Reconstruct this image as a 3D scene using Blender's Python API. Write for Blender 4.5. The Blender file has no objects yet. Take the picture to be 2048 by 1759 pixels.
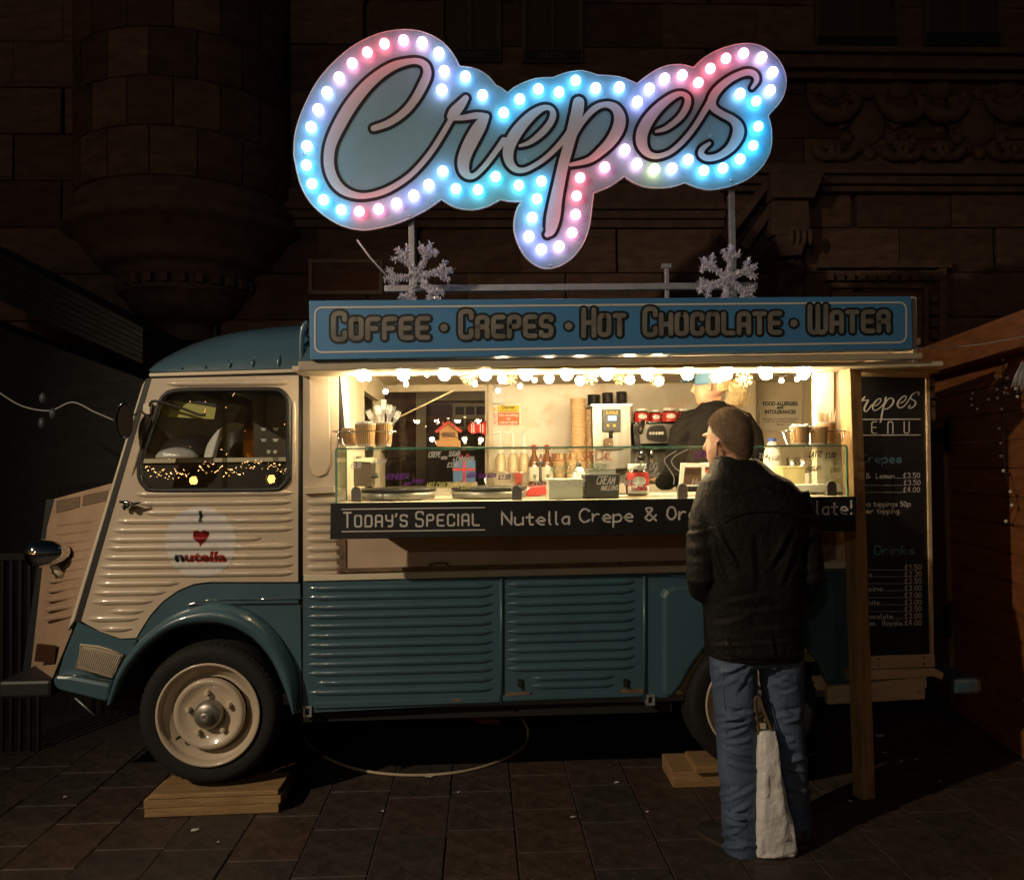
import bpy, bmesh, math, random
from mathutils import Vector as V, Matrix, geometry
R = math.radians
random.seed(7)
scn = bpy.context.scene
COL = scn.collection

# ------------------------------------------------------------------ camera
CAM = V((0.0, -3.94, 1.53)); FPX = 1700.0
_yaw, _pit, _rol = R(2.8), R(1.7), R(0.75)
_f = V((math.sin(_yaw)*math.cos(_pit), math.cos(_yaw)*math.cos(_pit), math.sin(_pit)))
_r = V((math.cos(_yaw), -math.sin(_yaw), 0)); _u = _r.cross(_f)
_r, _u = _r*math.cos(_rol)-_u*math.sin(_rol), _u*math.cos(_rol)+_r*math.sin(_rol)
cam = bpy.data.cameras.new('camera'); camo = bpy.data.objects.new('camera', cam); COL.objects.link(camo)
m = Matrix((_r, _u, -_f)).transposed().to_4x4(); m.translation = CAM; camo.matrix_world = m
cam.sensor_width = 36; cam.lens = FPX/2048*36; cam.clip_end = 400; cam.clip_start = 0.05
scn.camera = camo

# ------------------------------------------------------------------ world, sun, exposure
wd = bpy.data.worlds.new('World'); scn.world = wd; wd.use_nodes = True
nt = wd.node_tree; bg = nt.nodes['Background']
sk = nt.nodes.new('ShaderNodeTexSky'); sk.sky_type = 'NISHITA'; sk.sun_disc = False
sk.sun_elevation = R(4); sk.sun_rotation = R(215)
nt.links.new(sk.outputs[0], bg.inputs[0]); bg.inputs[1].default_value = 0.0065
sl = bpy.data.lights.new('sun', 'SUN'); sl.energy = 0.004; sl.angle = R(3); sl.color = (0.8, 0.85, 1)
so = bpy.data.objects.new('sun', sl); COL.objects.link(so); so.rotation_euler = (R(50), 0, R(-35))
scn.view_settings.view_transform = 'Standard'; scn.view_settings.look = 'None'
scn.view_settings.exposure = 0; scn.view_settings.gamma = 1
scn.cycles.use_denoising = True; scn.cycles.denoising_prefilter = 'ACCURATE'; scn.cycles.max_bounces = 8; scn.cycles.transparent_max_bounces = 24
scn.cycles.sample_clamp_indirect = 4; scn.cycles.caustics_reflective = False; scn.cycles.caustics_refractive = False

# ------------------------------------------------------------------ pixel -> place (photo pixels 2048 x 1759)
def ray(px, py): return _f + _r*((px-1024)/FPX) - _u*((py-879.5)/FPX)
def P(px, py, y=0.0):            # point on the upright plane at depth y
    d = ray(px, py); return CAM + d*((y-CAM.y)/d.y)
def G(px, py, z=0.0):            # point on the level plane at height z
    d = ray(px, py); return CAM + d*((z-CAM.z)/d.z)
def S(y): return (y-CAM.y)/FPX   # metres per pixel at depth y

# ------------------------------------------------------------------ materials
MATS = {}
def mat(name, col, rough=0.5, metal=0.0, var=0.0, vs=8.0, bump=0.0, bs=60.0, coat=0.0, emit=None, es=0.0, col2=None, stretch=None, spec=0.5, sheen=0.0, sss=0.0, dirt=0.0):
    if name in MATS: return MATS[name]
    m = bpy.data.materials.new(name); m.use_nodes = True; n = m.node_tree.nodes; l = m.node_tree.links
    p = n['Principled BSDF']; c4 = (*col, 1)
    p.inputs['Base Color'].default_value = c4; p.inputs['Roughness'].default_value = rough
    p.inputs['Metallic'].default_value = metal; p.inputs['Coat Weight'].default_value = coat
    p.inputs['Coat Roughness'].default_value = 0.08; p.inputs['Specular IOR Level'].default_value = spec
    p.inputs['Sheen Weight'].default_value = sheen
    if sss: p.inputs['Subsurface Weight'].default_value = sss; p.inputs['Subsurface Radius'].default_value = (0.01, 0.004, 0.002)
    if emit: p.inputs['Emission Color'].default_value = (*emit, 1); p.inputs['Emission Strength'].default_value = es
    if var or bump or col2 or dirt:
        tc = n.new('ShaderNodeTexCoord'); mp = n.new('ShaderNodeMapping'); l.new(tc.outputs['Object'], mp.inputs[0])
        if stretch: mp.inputs['Scale'].default_value = stretch
        if var or col2:
            nz = n.new('ShaderNodeTexNoise'); nz.inputs['Scale'].default_value = vs; nz.inputs['Detail'].default_value = 7; nz.inputs['Roughness'].default_value = 0.62
            l.new(mp.outputs[0], nz.inputs[0])
            mx = n.new('ShaderNodeMix'); mx.data_type = 'RGBA'
            mr = n.new('ShaderNodeMapRange'); mr.inputs[1].default_value = 0.32; mr.inputs[2].default_value = 0.68
            l.new(nz.outputs[0], mr.inputs[0]); l.new(mr.outputs[0], mx.inputs['Factor'])
            c2 = col2 if col2 else tuple(c*(1+var) for c in col); c1 = col if col2 else tuple(c*(1-var) for c in col)
            mx.inputs['A'].default_value = (*c1, 1); mx.inputs['B'].default_value = (*c2, 1)
            out = mx.outputs['Result']
            if dirt:
                n2 = n.new('ShaderNodeTexNoise'); n2.inputs['Scale'].default_value = vs*0.35; n2.inputs['Detail'].default_value = 9; n2.inputs['Roughness'].default_value = 0.7
                l.new(mp.outputs[0], n2.inputs[0]); r2 = n.new('ShaderNodeMapRange'); r2.inputs[1].default_value = 0.55; r2.inputs[2].default_value = 0.75; r2.inputs[4].default_value = dirt
                l.new(n2.outputs[0], r2.inputs[0]); m2 = n.new('ShaderNodeMix'); m2.data_type = 'RGBA'; l.new(r2.outputs[0], m2.inputs['Factor'])
                l.new(out, m2.inputs['A']); m2.inputs['B'].default_value = (0.09, 0.055, 0.03, 1); out = m2.outputs['Result']
            l.new(out, p.inputs['Base Color'])
            rr = n.new('ShaderNodeMapRange'); rr.inputs[3].default_value = max(0.02, rough*0.8); rr.inputs[4].default_value = min(1, rough*1.25)
            l.new(nz.outputs[0], rr.inputs[0]); l.new(rr.outputs[0], p.inputs['Roughness'])
        if bump:
            nb = n.new('ShaderNodeTexNoise'); nb.inputs['Scale'].default_value = bs; nb.inputs['Detail'].default_value = 5
            l.new(mp.outputs[0], nb.inputs[0]); bp = n.new('ShaderNodeBump'); bp.inputs['Strength'].default_value = bump; bp.inputs['Distance'].default_value = 0.01
            l.new(nb.outputs[0], bp.inputs['Height']); l.new(bp.outputs[0], p.inputs['Normal'])
    MATS[name] = m; return m
def emat(name, col, s):
    if name in MATS: return MATS[name]
    m = bpy.data.materials.new(name); m.use_nodes = True; n = m.node_tree.nodes; n.remove(n['Principled BSDF'])
    e = n.new('ShaderNodeEmission'); e.inputs[0].default_value = (*col, 1); e.inputs[1].default_value = s
    m.node_tree.links.new(e.outputs[0], n['Material Output'].inputs[0]); MATS[name] = m; return m
def glass(name, tint=(0.95, 0.98, 0.96), ior=1.5, rough=0.0, body=0.0, bodycol=(0.8, 0.8, 0.8)):
    if name in MATS: return MATS[name]
    m = bpy.data.materials.new(name); m.use_nodes = True; n = m.node_tree.nodes; l = m.node_tree.links; n.remove(n['Principled BSDF'])
    t = n.new('ShaderNodeBsdfTransparent'); t.inputs[0].default_value = (*tint, 1)
    g = n.new('ShaderNodeBsdfGlossy'); g.inputs['Roughness'].default_value = rough
    f = n.new('ShaderNodeFresnel'); ge = n.new('ShaderNodeNewGeometry'); mr = n.new('ShaderNodeMapRange'); mr.inputs[3].default_value = ior; mr.inputs[4].default_value = 1/ior
    l.new(ge.outputs['Backfacing'], mr.inputs[0]); l.new(mr.outputs[0], f.inputs[0])   # thin pane: same from both sides
    mx = n.new('ShaderNodeMixShader'); l.new(f.outputs[0], mx.inputs[0]); l.new(t.outputs[0], mx.inputs[1]); l.new(g.outputs[0], mx.inputs[2])
    out = mx
    if body:
        d = n.new('ShaderNodeBsdfDiffuse'); d.inputs[0].default_value = (*bodycol, 1); m2 = n.new('ShaderNodeMixShader'); m2.inputs[0].default_value = body
        l.new(mx.outputs[0], m2.inputs[1]); l.new(d.outputs[0], m2.inputs[2]); out = m2
    l.new(out.outputs[0], n['Material Output'].inputs[0]); MATS[name] = m; return m

# ------------------------------------------------------------------ mesh builder
class B:
    def __init__(s): s.v = []; s.f = []; s.m = []; s.mi = 0; s.sm = []; s.smooth = False
    def add(s, vs, fs):
        o = len(s.v); s.v += [tuple(q) for q in vs]
        for f in fs: s.f.append(tuple(i+o for i in f)); s.m.append(s.mi); s.sm.append(s.smooth)
    def hexa(s, a, b):           # a, b: matching loops of 3D points
        n = len(a); s.add(list(a)+list(b), [tuple(range(n-1, -1, -1)), tuple(range(n, 2*n))]+[(i, (i+1) % n, n+(i+1) % n, n+i) for i in range(n)])
    def box(s, c, d, rz=0, rx=0, ry=0):
        M = Matrix.Rotation(rz, 3, 'Z') @ Matrix.Rotation(ry, 3, 'Y') @ Matrix.Rotation(rx, 3, 'X'); c = V(c)
        q = [(-1, -1), (1, -1), (1, 1), (-1, 1)]
        s.hexa([c+M@V((x*d[0]/2, y*d[1]/2, -d[2]/2)) for x, y in q], [c+M@V((x*d[0]/2, y*d[1]/2, d[2]/2)) for x, y in q])
    def bb(s, a, b):             # box by two corners
        a, b = V(a), V(b); s.box((a+b)/2, [abs(b[i]-a[i]) for i in range(3)])
    def pp(s, poly, y0, y1):     # pixel outline at depth y0, thickened straight back to y1
        a = [P(x, y, y0) for x, y in poly]; s.prism(a, V((0, y1-y0, 0)))
    def prism(s, a, off, holes=()):
        a = [V(q) for q in a]; off = V(off)
        loops = [a]+[[V(q) for q in h] for h in holes]
        tris = geometry.tessellate_polygon(loops); flat = [q for lp in loops for q in lp]; n = len(flat)
        s.add(flat+[q+off for q in flat], [tuple(t) for t in tris]+[tuple(i+n for i in t[::-1]) for t in tris])
        o = 0
        for lp in loops:
            k = len(lp); s.add(lp+[q+off for q in lp], [(i, (i+1) % k, k+(i+1) % k, k+i) for i in range(k)])
    def pph(s, poly, holes, y0, y1): s.prism([P(x, y, y0) for x, y in poly], V((0, y1-y0, 0)), [[P(x, y, y0) for x, y in h] for h in holes])
    def rings(s, rs, caps=True, closed=False):
        n = len(rs[0]); fs = []
        for k in range(len(rs)-(0 if closed else 1)):
            k2 = (k+1) % len(rs)
            fs += [(k*n+i, k*n+(i+1) % n, k2*n+(i+1) % n, k2*n+i) for i in range(n)]
        if caps and not closed: fs += [tuple(range(n-1, -1, -1)), tuple((len(rs)-1)*n+i for i in range(n))]
        s.add([q for r in rs for q in r], fs)
    def tube(s, pts, r, n=8, closed=False, flat=None):
        pts = [V(q) for q in pts]; N = len(pts); rr = r if isinstance(r, (list, tuple)) else [r]*N; rs = []; up = None
        for i in range(N):
            t = (pts[(i+1) % N]-pts[i-1]) if closed else (pts[min(i+1, N-1)]-pts[max(i-1, 0)])
            t = t.normalized() if t.length > 1e-9 else V((0, 0, 1))
            if up is None:
                up = V((0, 0, 1)) if abs(t.z) < 0.9 else V((0, 1, 0))
            up = (up-t*up.dot(t)).normalized(); sd = t.cross(up)
            f = flat or 1.0
            rs.append([pts[i]+(sd*math.cos(2*math.pi*k/n)+up*math.sin(2*math.pi*k/n)*f)*rr[i] for k in range(n)])
        sm = s.smooth; s.smooth = True; s.rings(rs, True, closed); s.smooth = sm
    def lathe(s, prof, c, axis=(0, 0, 1), n=20, smooth=True, a0=0, a1=None, start=None):
        ax = V(axis).normalized(); sx = V(start) if start else (V((1, 0, 0)) if abs(ax.x) < 0.9 else V((0, 1, 0)))
        sx = (sx-ax*sx.dot(ax)).normalized(); sy = ax.cross(sx); c = V(c); full = a1 is None
        N = n if full else n+1; a1_ = 2*math.pi if full else a1; sm = s.smooth; s.smooth = smooth; rows = []
        for r, h in prof: rows.append([c+ax*h+(sx*math.cos(a0+(a1_-a0)*k/n)+sy*math.sin(a0+(a1_-a0)*k/n))*max(r, 1e-5) for k in range(N)])
        vs = [q for rw in rows for q in rw]; fs = []
        for j in range(len(prof)-1):
            for k in range(n if full else n):
                k2 = (k+1) % N; fs.append((j*N+k, j*N+k2, (j+1)*N+k2, (j+1)*N+k))
        s.add(vs, fs); s.smooth = sm
    def ball(s, c, r, sc=(1, 1, 1), n=12, k=8):
        c = V(c); rs = []
        for j in range(k+1):
            a = math.pi*j/k; rs.append([c+V((math.sin(a)*math.cos(2*math.pi*i/n)*sc[0], math.sin(a)*math.sin(2*math.pi*i/n)*sc[1], math.cos(a)*sc[2]))*r for i in range(n)])
        sm = s.smooth; s.smooth = True; s.rings(rs, False); s.smooth = sm
    def rib(s, a, b, w, d, nrm=(0, -1, 0), n=10, taper=0.06):   # pressed rib: half-round ridge with pointed ends
        a, b, nr = V(a), V(b), V(nrm); t = (b-a); L = t.length; t.normalize(); sd = nr.cross(t).normalized(); rows = []
        e = min(0.45, taper/L) if L > 0 else .3
        ts = [0, e*.3, e*.65, e, .5, 1-e, 1-e*.65, 1-e*.3, 1]; ks = [.02, .55, .86, 1, 1, 1, .86, .55, .02]
        for u, k in zip(ts, ks):
            c = a+t*(u*L); rows.append([c+sd*(w/2*k*math.cos(math.pi*q/8))+nr*(d*k*math.sin(math.pi*q/8)**1.3) for q in range(9)])
        vs = [q for r in rows for q in r]; fs = [(j*9+i, j*9+i+1, (j+1)*9+i+1, (j+1)*9+i) for j in range(8) for i in range(8)]
        sm = s.smooth; s.smooth = True; s.add(vs, fs); s.smooth = sm
    def done(s, name, mats, parent=None, bevel=0, subs=0):
        me = bpy.data.meshes.new(name); me.from_pydata(s.v, [], s.f)
        for q in (mats if isinstance(mats, (list, tuple)) else [mats]): me.materials.append(q)
        me.polygons.foreach_set('material_index', s.m); me.polygons.foreach_set('use_smooth', s.sm)
        bmx = bmesh.new(); bmx.from_mesh(me); bmesh.ops.remove_doubles(bmx, verts=bmx.verts, dist=2e-6); bmesh.ops.recalc_face_normals(bmx, faces=bmx.faces); bmx.to_mesh(me); bmx.free(); me.update()
        o = bpy.data.objects.new(name, me); COL.objects.link(o)
        if parent: par(o, parent)
        if bevel:
            md = o.modifiers.new('bevel', 'BEVEL'); md.width = bevel; md.segments = 2; md.limit_method = 'ANGLE'; md.angle_limit = R(40)
        if subs:
            md = o.modifiers.new('sub', 'SUBSURF'); md.levels = subs; md.render_levels = subs
        return o
def par(o, parent):
    o.parent = parent; o.matrix_parent_inverse = parent_mw(parent).inverted()
def parent_mw(o):
    M = o.matrix_basis.copy()
    if o.parent: M = parent_mw(o.parent) @ o.matrix_parent_inverse @ M
    return M
def tag(o, label=None, cat=None, group=None, kind=None):
    if label: o['label'] = label
    if cat: o['category'] = cat
    if group: o['group'] = group
    if kind: o['kind'] = kind
    return o
def T(name, loc, label, cat, group=None):
    o = bpy.data.objects.new(name, None); COL.objects.link(o); o.location = loc; o.empty_display_size = 0.1
    return tag(o, label, cat, group)
def copy_tree(o, dv, label=None, rz=0, parent=None, first=True):
    c = o.copy(); COL.objects.link(c)
    if parent: c.parent = parent
    for k in list(o.children): copy_tree(k, dv, None, 0, c, False)
    if first:
        c.location = V(o.location)+V(dv); c.rotation_euler.z += rz
        if label: c['label'] = label
    return c

# ------------------------------------------------------------------ lines, strokes, lettering
def cat(pts, k=5, closed=False):
    pts = [tuple(p) for p in pts]; n = len(pts)
    if n < 3: return pts
    out = []
    for i in range(n if closed else n-1):
        g = (lambda j: pts[j % n]) if closed else (lambda j: pts[max(0, min(n-1, j))])
        a, b, c, d = g(i-1), g(i), g(i+1), g(i+2)
        for q in range(k):
            t = q/k; out.append(tuple(0.5*((2*B_)+(-A+C)*t+(2*A-5*B_+4*C-D)*t*t+(-A+3*B_-3*C+D)*t*t*t) for A, B_, C, D in zip(a, b, c, d)))
    if not closed: out.append(pts[-1])
    return out
def fillet(pts, r, k=4):
    out = [pts[0]]
    for a, b, c in zip(pts, pts[1:], pts[2:]):
        A, B_, C = V((*a, 0)), V((*b, 0)), V((*c, 0)); d1 = min(r, (A-B_).length/2); d2 = min(r, (C-B_).length/2)
        p, q = B_+(A-B_).normalized()*d1, B_+(C-B_).normalized()*d2
        for i in range(k+1):
            t = i/k; w = p*(1-t)**2+B_*2*t*(1-t)+q*t*t; out.append((w.x, w.y))
    out.append(pts[-1]); return out
def strip2d(pts, ws):
    """outline quads of a stroke in 2D: returns verts, faces with round ends"""
    pts = [V((p[0], p[1])) for p in pts]; N = len(pts); vs = []; fs = []
    if N == 1 or (N == 2 and (pts[0]-pts[1]).length < 1e-6):
        return [tuple(pts[0]+V((math.cos(a*math.pi/4), math.sin(a*math.pi/4)))*ws[0]*.6) for a in range(8)], [tuple(range(8))]
    nr = []
    for i in range(N):
        t1 = (pts[i]-pts[i-1]) if i else (pts[1]-pts[0]); t2 = (pts[i+1]-pts[i]) if i < N-1 else t1
        t1 = t1.normalized() if t1.length > 1e-9 else V((1, 0)); t2 = t2.normalized() if t2.length > 1e-9 else t1
        t = t1+t2; t = t.normalized() if t.length > 0.2 else t1
        k = 1/max(0.5, t.dot(t1)); nr.append(V((-t.y, t.x))*k)
    for i in range(N): vs += [tuple(pts[i]+nr[i]*ws[i]/2), tuple(pts[i]-nr[i]*ws[i]/2)]
    fs = [(2*i, 2*i+2, 2*i+3, 2*i+1) for i in range(N-1)]
    for i, sg in ((0, 1), (N-1, -1)):
        n0 = nr[i].normalized(); t0 = V((n0.y, -n0.x))*(-sg); o = len(vs)
        for a in range(1, 6):
            an = math.pi*a/6; vs.append(tuple(pts[i]+(n0*math.cos(an)+t0*math.sin(an))*ws[i]/2))
        fs.append((2*i,)+tuple(range(o, o+5))+(2*i+1,))
    return vs, fs
class Strokes:
    """flat lettering laid on a surface: O origin, X / Z unit vectors (world metres per unit), nrm out of the surface"""
    def __init__(s, fn): s.fn = fn; s.b = B(); s.k = 0
    def stroke(s, pts, w, lift=0.0):
        ws = w if isinstance(w, (list, tuple)) else [w]*len(pts)
        vs, fs = strip2d(pts, ws); s.k += 1; h = lift+0.00006*(s.k % 16)
        s.b.add([s.fn(x, y, h) for x, y in vs], fs)
HAND = dict(l.split(' ', 1) for l in '''a 573716143354/5753
b 0A03/063756543303
c 563716143354
d 573716143354/5A53
e 0555563716143353
f 5A3A2823/0747
g 573716143354/57513011
h 0A03/06375653
i 1713/19
k 0A03/!470543
l 1A1423
m 0703/06274643/46678683
n 0703/06375653
o 37161433545637
p 0700/063756543303
r 0703/052747
s 5637162545543304
t 29243343/0747
u 07041333_54/5753
v !073357
w !0713365367
x !0753/!5703
y !0733/!5711
A !033A63/!1555
B 0A03/0A4A594707/0757544303
C 694A2A0805234364
D 0A03/0A3A58553303
E !5A0A0353/!0747
F !5A0A03/!0747
G 694A2A0805234364/!646636
H !0A03/!6A63/!0767
I !1A13
K !0A03/!5A0653
L !0A0353
M !030A356A63
N !030A636A
O 3A19061433546659_3A
P !0A03/0A4A584606
R !0A03/0A4A584606/!3653
S 593A19184655432304
T !0A6A/!3A33
U 0A05234365_6A
W !0A1337536A
Y !0A366A/!3633
0 2A08052345482A
1 !082A23
2 092A4947/!470343
3 092A4937/3746442304
4 !2A0545/!3A33
5 !4A0A07/073745442304
6 4A190604234456371605
£ 493A29272403/!0353/!0737
& 63193A4915143366
+ !1656/!3834
. 13
! 1A16/13
' 1A18
- !1656'''.replace('_', '').split('\n'))
TEC = {'C': [[(4, 6), (4, 8), (0, 8), (0, 0), (4, 0), (4, 2)]], 'O': [[(2, 8), (0, 8), (0, 0), (4, 0), (4, 8), (2, 8)]], 'F': [[(4, 8), (0, 8), (0, 0)], [(0, 4), (3.2, 4)]],
 'E': [[(4, 8), (0, 8), (0, 0), (4, 0)], [(0, 4), (3.4, 4)]], 'R': [[(0, 0), (0, 8), (4, 8), (4, 4), (0, 4)], [(2, 4), (4, 3.6), (4, 0)]], 'P': [[(0, 0), (0, 8), (4, 8), (4, 4), (0, 4)]],
 'S': [[(4, 6.6), (4, 8), (0, 8), (0, 4), (4, 4), (4, 0), (0, 0), (0, 1.4)]], 'H': [[(0, 0), (0, 8)], [(4, 0), (4, 8)], [(0, 4), (4, 4)]], 'T': [[(0, 8), (4, 8)], [(2, 8), (2, 0)]],
 'L': [[(0, 8), (0, 0), (4, 0)]], 'A': [[(0, 0), (0, 8), (4, 8), (4, 0)], [(0, 3.4), (4, 3.4)]], 'W': [[(0, 8), (0, 0), (3, 0), (3, 8)], [(3, 1.5), (3, 0), (6, 0), (6, 8)]],
 'D': [[(0, 0), (0, 8), (4, 8), (4, 0), (0, 0), (0, 1)]], 'Y': [[(0, 8), (0, 4), (4, 4)], [(4, 8), (4, 0), (1.5, 0)]], 'I': [[(0, 8), (0, 0)]], "'": [[(0, 9), (-0.5, 7)]], 'N': [[(0, 0), (0, 8), (4, 8), (4, 0)]], 'U': [[(0, 8), (0, 0), (4, 0), (4, 8)]], 'M': [[(0, 0), (0, 8), (3, 8), (3, 0)], [(3, 6), (3, 8), (6, 8), (6, 0)]]}
def hand_text(st, s, x0, y0, x1, h, w, jit=0.0, smooth=4, shear=0.0):
    """handwriting of cap height h from x0 to x1 on baseline y0 (y up)"""
    glyphs = []; x = 0.0
    for ch in s:
        if ch == ' ': x += 5; continue
        g = HAND.get(ch) or HAND.get(ch.upper())
        if g is None: raise ValueError("glyph "+repr(ch)+" in "+s)
        mx = 0; sts = []
        for t in g.split('/'):
            hard = t[0] == '!'; t = t.lstrip('!'); pts = [(int(t[i], 16), int(t[i+1], 16)-3) for i in range(0, len(t), 2)]
            mx = max(mx, max(p[0] for p in pts)); sts.append((hard, pts))
        glyphs.append((x, sts)); x += mx+2.2
    x = max(1, x-2.2); k = (x1-x0)/x; u = h/7.0; rng = random.Random(len(s)*31+int(h*1000) % 97)
    for gx, sts in glyphs:
        dy = rng.uniform(-.15, .15)
        for hard, pts in sts:
            q = pts if hard or len(pts) < 3 else cat(pts, smooth)
            if jit and len(q) > 1:
                q2 = []
                for a, b in zip(q, q[1:]):
                    for i in range(3): q2.append((a[0]+(b[0]-a[0])*i/3, a[1]+(b[1]-a[1])*i/3))
                q = q2+[q[-1]]
            pp = [(x0+(gx+p[0])*k+shear*(p[1]+dy)*u, y0+(p[1]+dy)*u) for p in q]
            st.stroke(pp, [w*(1+rng.uniform(-jit, jit)) for _ in pp])
def tec_text(st, s, x0, y0, x1, h, w, hc=None, r=1.5, lift=0.0, gap=2.3):
    """rounded monoline capitals: small caps of height h, upper-case first letters of height hc"""
    hc = hc or h; xs = []; x = 0
    for ch in s:
        if ch == ' ': x += 3.2; continue
        g = TEC[ch.upper()]; big = ch.isupper(); f = 1.1 if big else 1.0; mx = max(p[0] for q in g for p in q); xs.append((x, g, big, f)); x += mx*f+gap
    k = (x1-x0)/(x-gap)
    for gx, g, big, f in xs:
        H = hc if big else h; d = -(hc-h)*0.12 if big else 0
        for q in g: st.stroke([(x0+(gx+p[0]*f)*k, y0+d+p[1]*H/8) for p in fillet(q, r)], w, lift)
def flat_fn(y, lift_sign=-1):     # strokes given in photo pixels on an upright plane at depth y
    return lambda px, py, h: P(px, py, y)+V((0, lift_sign*h, 0))
def up_fn(x0, y0, y):             # strokes with y measured upward from pixel (x0, y0)
    return lambda dx, dy, h: P(x0+dx, y0-dy, y)+V((0, -h, 0))
def font_text(name, body, O, X, Z, size, m, parent=None, align='CENTER', bold=0.0, width=None):
    cu = bpy.data.curves.new(name, 'FONT'); cu.body = body; cu.size = size; cu.align_x = align; cu.offset = bold; cu.extrude = 0.0004; cu.resolution_u = 3
    o = bpy.data.objects.new(name, cu); COL.objects.link(o); dg = bpy.context.evaluated_depsgraph_get(); me = bpy.data.meshes.new_from_object(o.evaluated_get(dg))
    bpy.data.objects.remove(o); X, Z = V(X).normalized(), V(Z).normalized(); Y = X.cross(Z)
    k = 1.0
    if width and me.vertices: xs = [v.co.x for v in me.vertices]; k = width/(max(xs)-min(xs))
    for v in me.vertices: c = v.co.copy(); v.co = V(O)+X*c.x*k+Z*c.y-Y*c.z
    me.materials.append(m); q = bpy.data.objects.new(name, me); COL.objects.link(q)
    if parent: par(q, parent)
    return q
# ------------------------------------------------------------------ shared materials
M_cream = mat('cream_paint', (0.55, 0.455, 0.34), 0.34, var=0.08, vs=5, bump=0.10, bs=5, coat=0.9, dirt=0.4)
M_creamw = mat('pale_cream_paint', (0.66, 0.58, 0.43), 0.4, var=0.08, vs=6, bump=0.05, bs=20, dirt=0.3)
M_blue = mat('van_blue_paint', (0.052, 0.108, 0.142), 0.3, var=0.10, vs=4, bump=0.08, bs=5, coat=0.9, dirt=0.2)
M_black = mat('black_rubber', (0.012, 0.012, 0.012), 0.55, var=0.2, vs=30)
M_tyre = mat('tyre_rubber', (0.0075, 0.007, 0.0065), 0.85, var=0.25, vs=40, bump=0.3, bs=120)
M_dark = mat('underbody_black', (0.01, 0.01, 0.01), 0.9)
M_steel = mat('steel', (0.62, 0.6, 0.57), 0.28, 1.0, var=0.12, vs=9, bump=0.05, bs=40, stretch=(1, 1, 8))
M_chrome = mat('chrome', (0.8, 0.8, 0.8), 0.08, 1.0)
M_galv = mat('galvanised', (0.42, 0.42, 0.44), 0.5, 0.7, var=0.15, vs=30)
M_rust = mat('rusty_edge', (0.16, 0.10, 0.055), 0.8, var=0.5, vs=25, bump=0.3, bs=60)
M_white = mat('white_plastic', (0.78, 0.77, 0.73), 0.4)
M_wood = mat('raw_timber', (0.40, 0.25, 0.11), 0.7, col2=(0.24, 0.14, 0.055), vs=6, bump=0.35, bs=22, stretch=(1, 5, 5))
M_woodv = mat('raw_timber_upright', (0.42, 0.26, 0.11), 0.7, col2=(0.22, 0.125, 0.05), vs=6, bump=0.35, bs=22, stretch=(6, 6, 0.8))
M_pale = mat('pale_pine', (0.55, 0.42, 0.27), 0.65, col2=(0.42, 0.30, 0.17), vs=5, bump=0.2, bs=22, stretch=(1, 6, 6))
M_board = mat('chalkboard', (0.008, 0.008, 0.009), 0.5, var=0.4, vs=6)
M_chalk = mat('chalk_white', (0.62, 0.58, 0.54), 0.9, var=0.25, vs=90)
M_chalkb = mat('chalk_teal', (0.10, 0.24, 0.29), 0.9, var=0.25, vs=90)
M_stone = [mat('sandstone_%s' % n, c, 0.88, var=0.4, vs=5, bump=0.6, bs=24, stretch=(1, 1, 3), dirt=0.6) for n, c in (('a', (0.13, 0.068, 0.046)), ('b', (0.16, 0.09, 0.062)), ('c', (0.095, 0.05, 0.038)), ('d', (0.18, 0.10, 0.068)))]
M_trim = mat('sandstone_trim', (0.15, 0.088, 0.064), 0.9, var=0.3, vs=8, bump=0.5, bs=30)
M_mortar = mat('mortar', (0.20, 0.15, 0.11), 0.95)
M_void = mat('dark_pane', (0.012, 0.011, 0.012), 0.12, spec=0.5)
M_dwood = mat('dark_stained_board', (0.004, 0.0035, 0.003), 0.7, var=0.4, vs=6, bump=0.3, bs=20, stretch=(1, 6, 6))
M_owood = mat('orange_stained_plank', (0.37, 0.14, 0.045), 0.55, col2=(0.20, 0.07, 0.022), vs=5, bump=0.3, bs=18, stretch=(1, 1, 7))
M_cable = mat('pale_cable', (0.45, 0.44, 0.42), 0.5)

# ------------------------------------------------------------------ ground, paving
b = B(); b.add([(-60, -60, -.03), (60, -60, -.03), (60, 60, -.03), (-60, 60, -.03)], [(0, 1, 2, 3)])
tag(b.done('ground', mat('ground_dirt', (0.03, 0.024, 0.02), 0.9, var=0.4, vs=3, bump=0.3, bs=30)), kind='structure')
pave = T('pavement', (0, 0, 0), None, None); tag(pave, kind='structure')
b = B(); b.bb((-4.2, -3.4, -.029), (4.6, 3.3, -.006)); b.done('joint_bed', mat('joint_sand', (0.030, 0.023, 0.019), 0.95, var=0.4, vs=20, bump=0.4, bs=70), pave)
SW, SL = 0.285, 0.42
slab_mats = [mat('paver_%d' % i, c, 0.6, var=0.45, vs=14, bump=0.5, bs=38, dirt=0.5) for i, c in enumerate(((0.052, 0.034, 0.027), (0.046, 0.033, 0.028), (0.060, 0.036, 0.026), (0.042, 0.032, 0.028), (0.050, 0.037, 0.028)))]
slabs = []
for mt in slab_mats:
    b = B(); w, l, c = SW/2-.0022, SL/2-.0022, .004
    q = [(-1, -1), (1, -1), (1, 1), (-1, 1)]
    b.rings([[V((x*w, y*l, -.028)) for x, y in q], [V((x*w, y*l, -c)) for x, y in q], [V((x*(w-c), y*(l-c), 0)) for x, y in q]])
    o = b.done('paving_slab', mt, pave); slabs.append(o)
dj = ray(962, 930); ang = -math.atan2(dj.x, dj.y); rot = Matrix.Rotation(ang, 3, 'Z'); used = set(); nsl = 0
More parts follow.
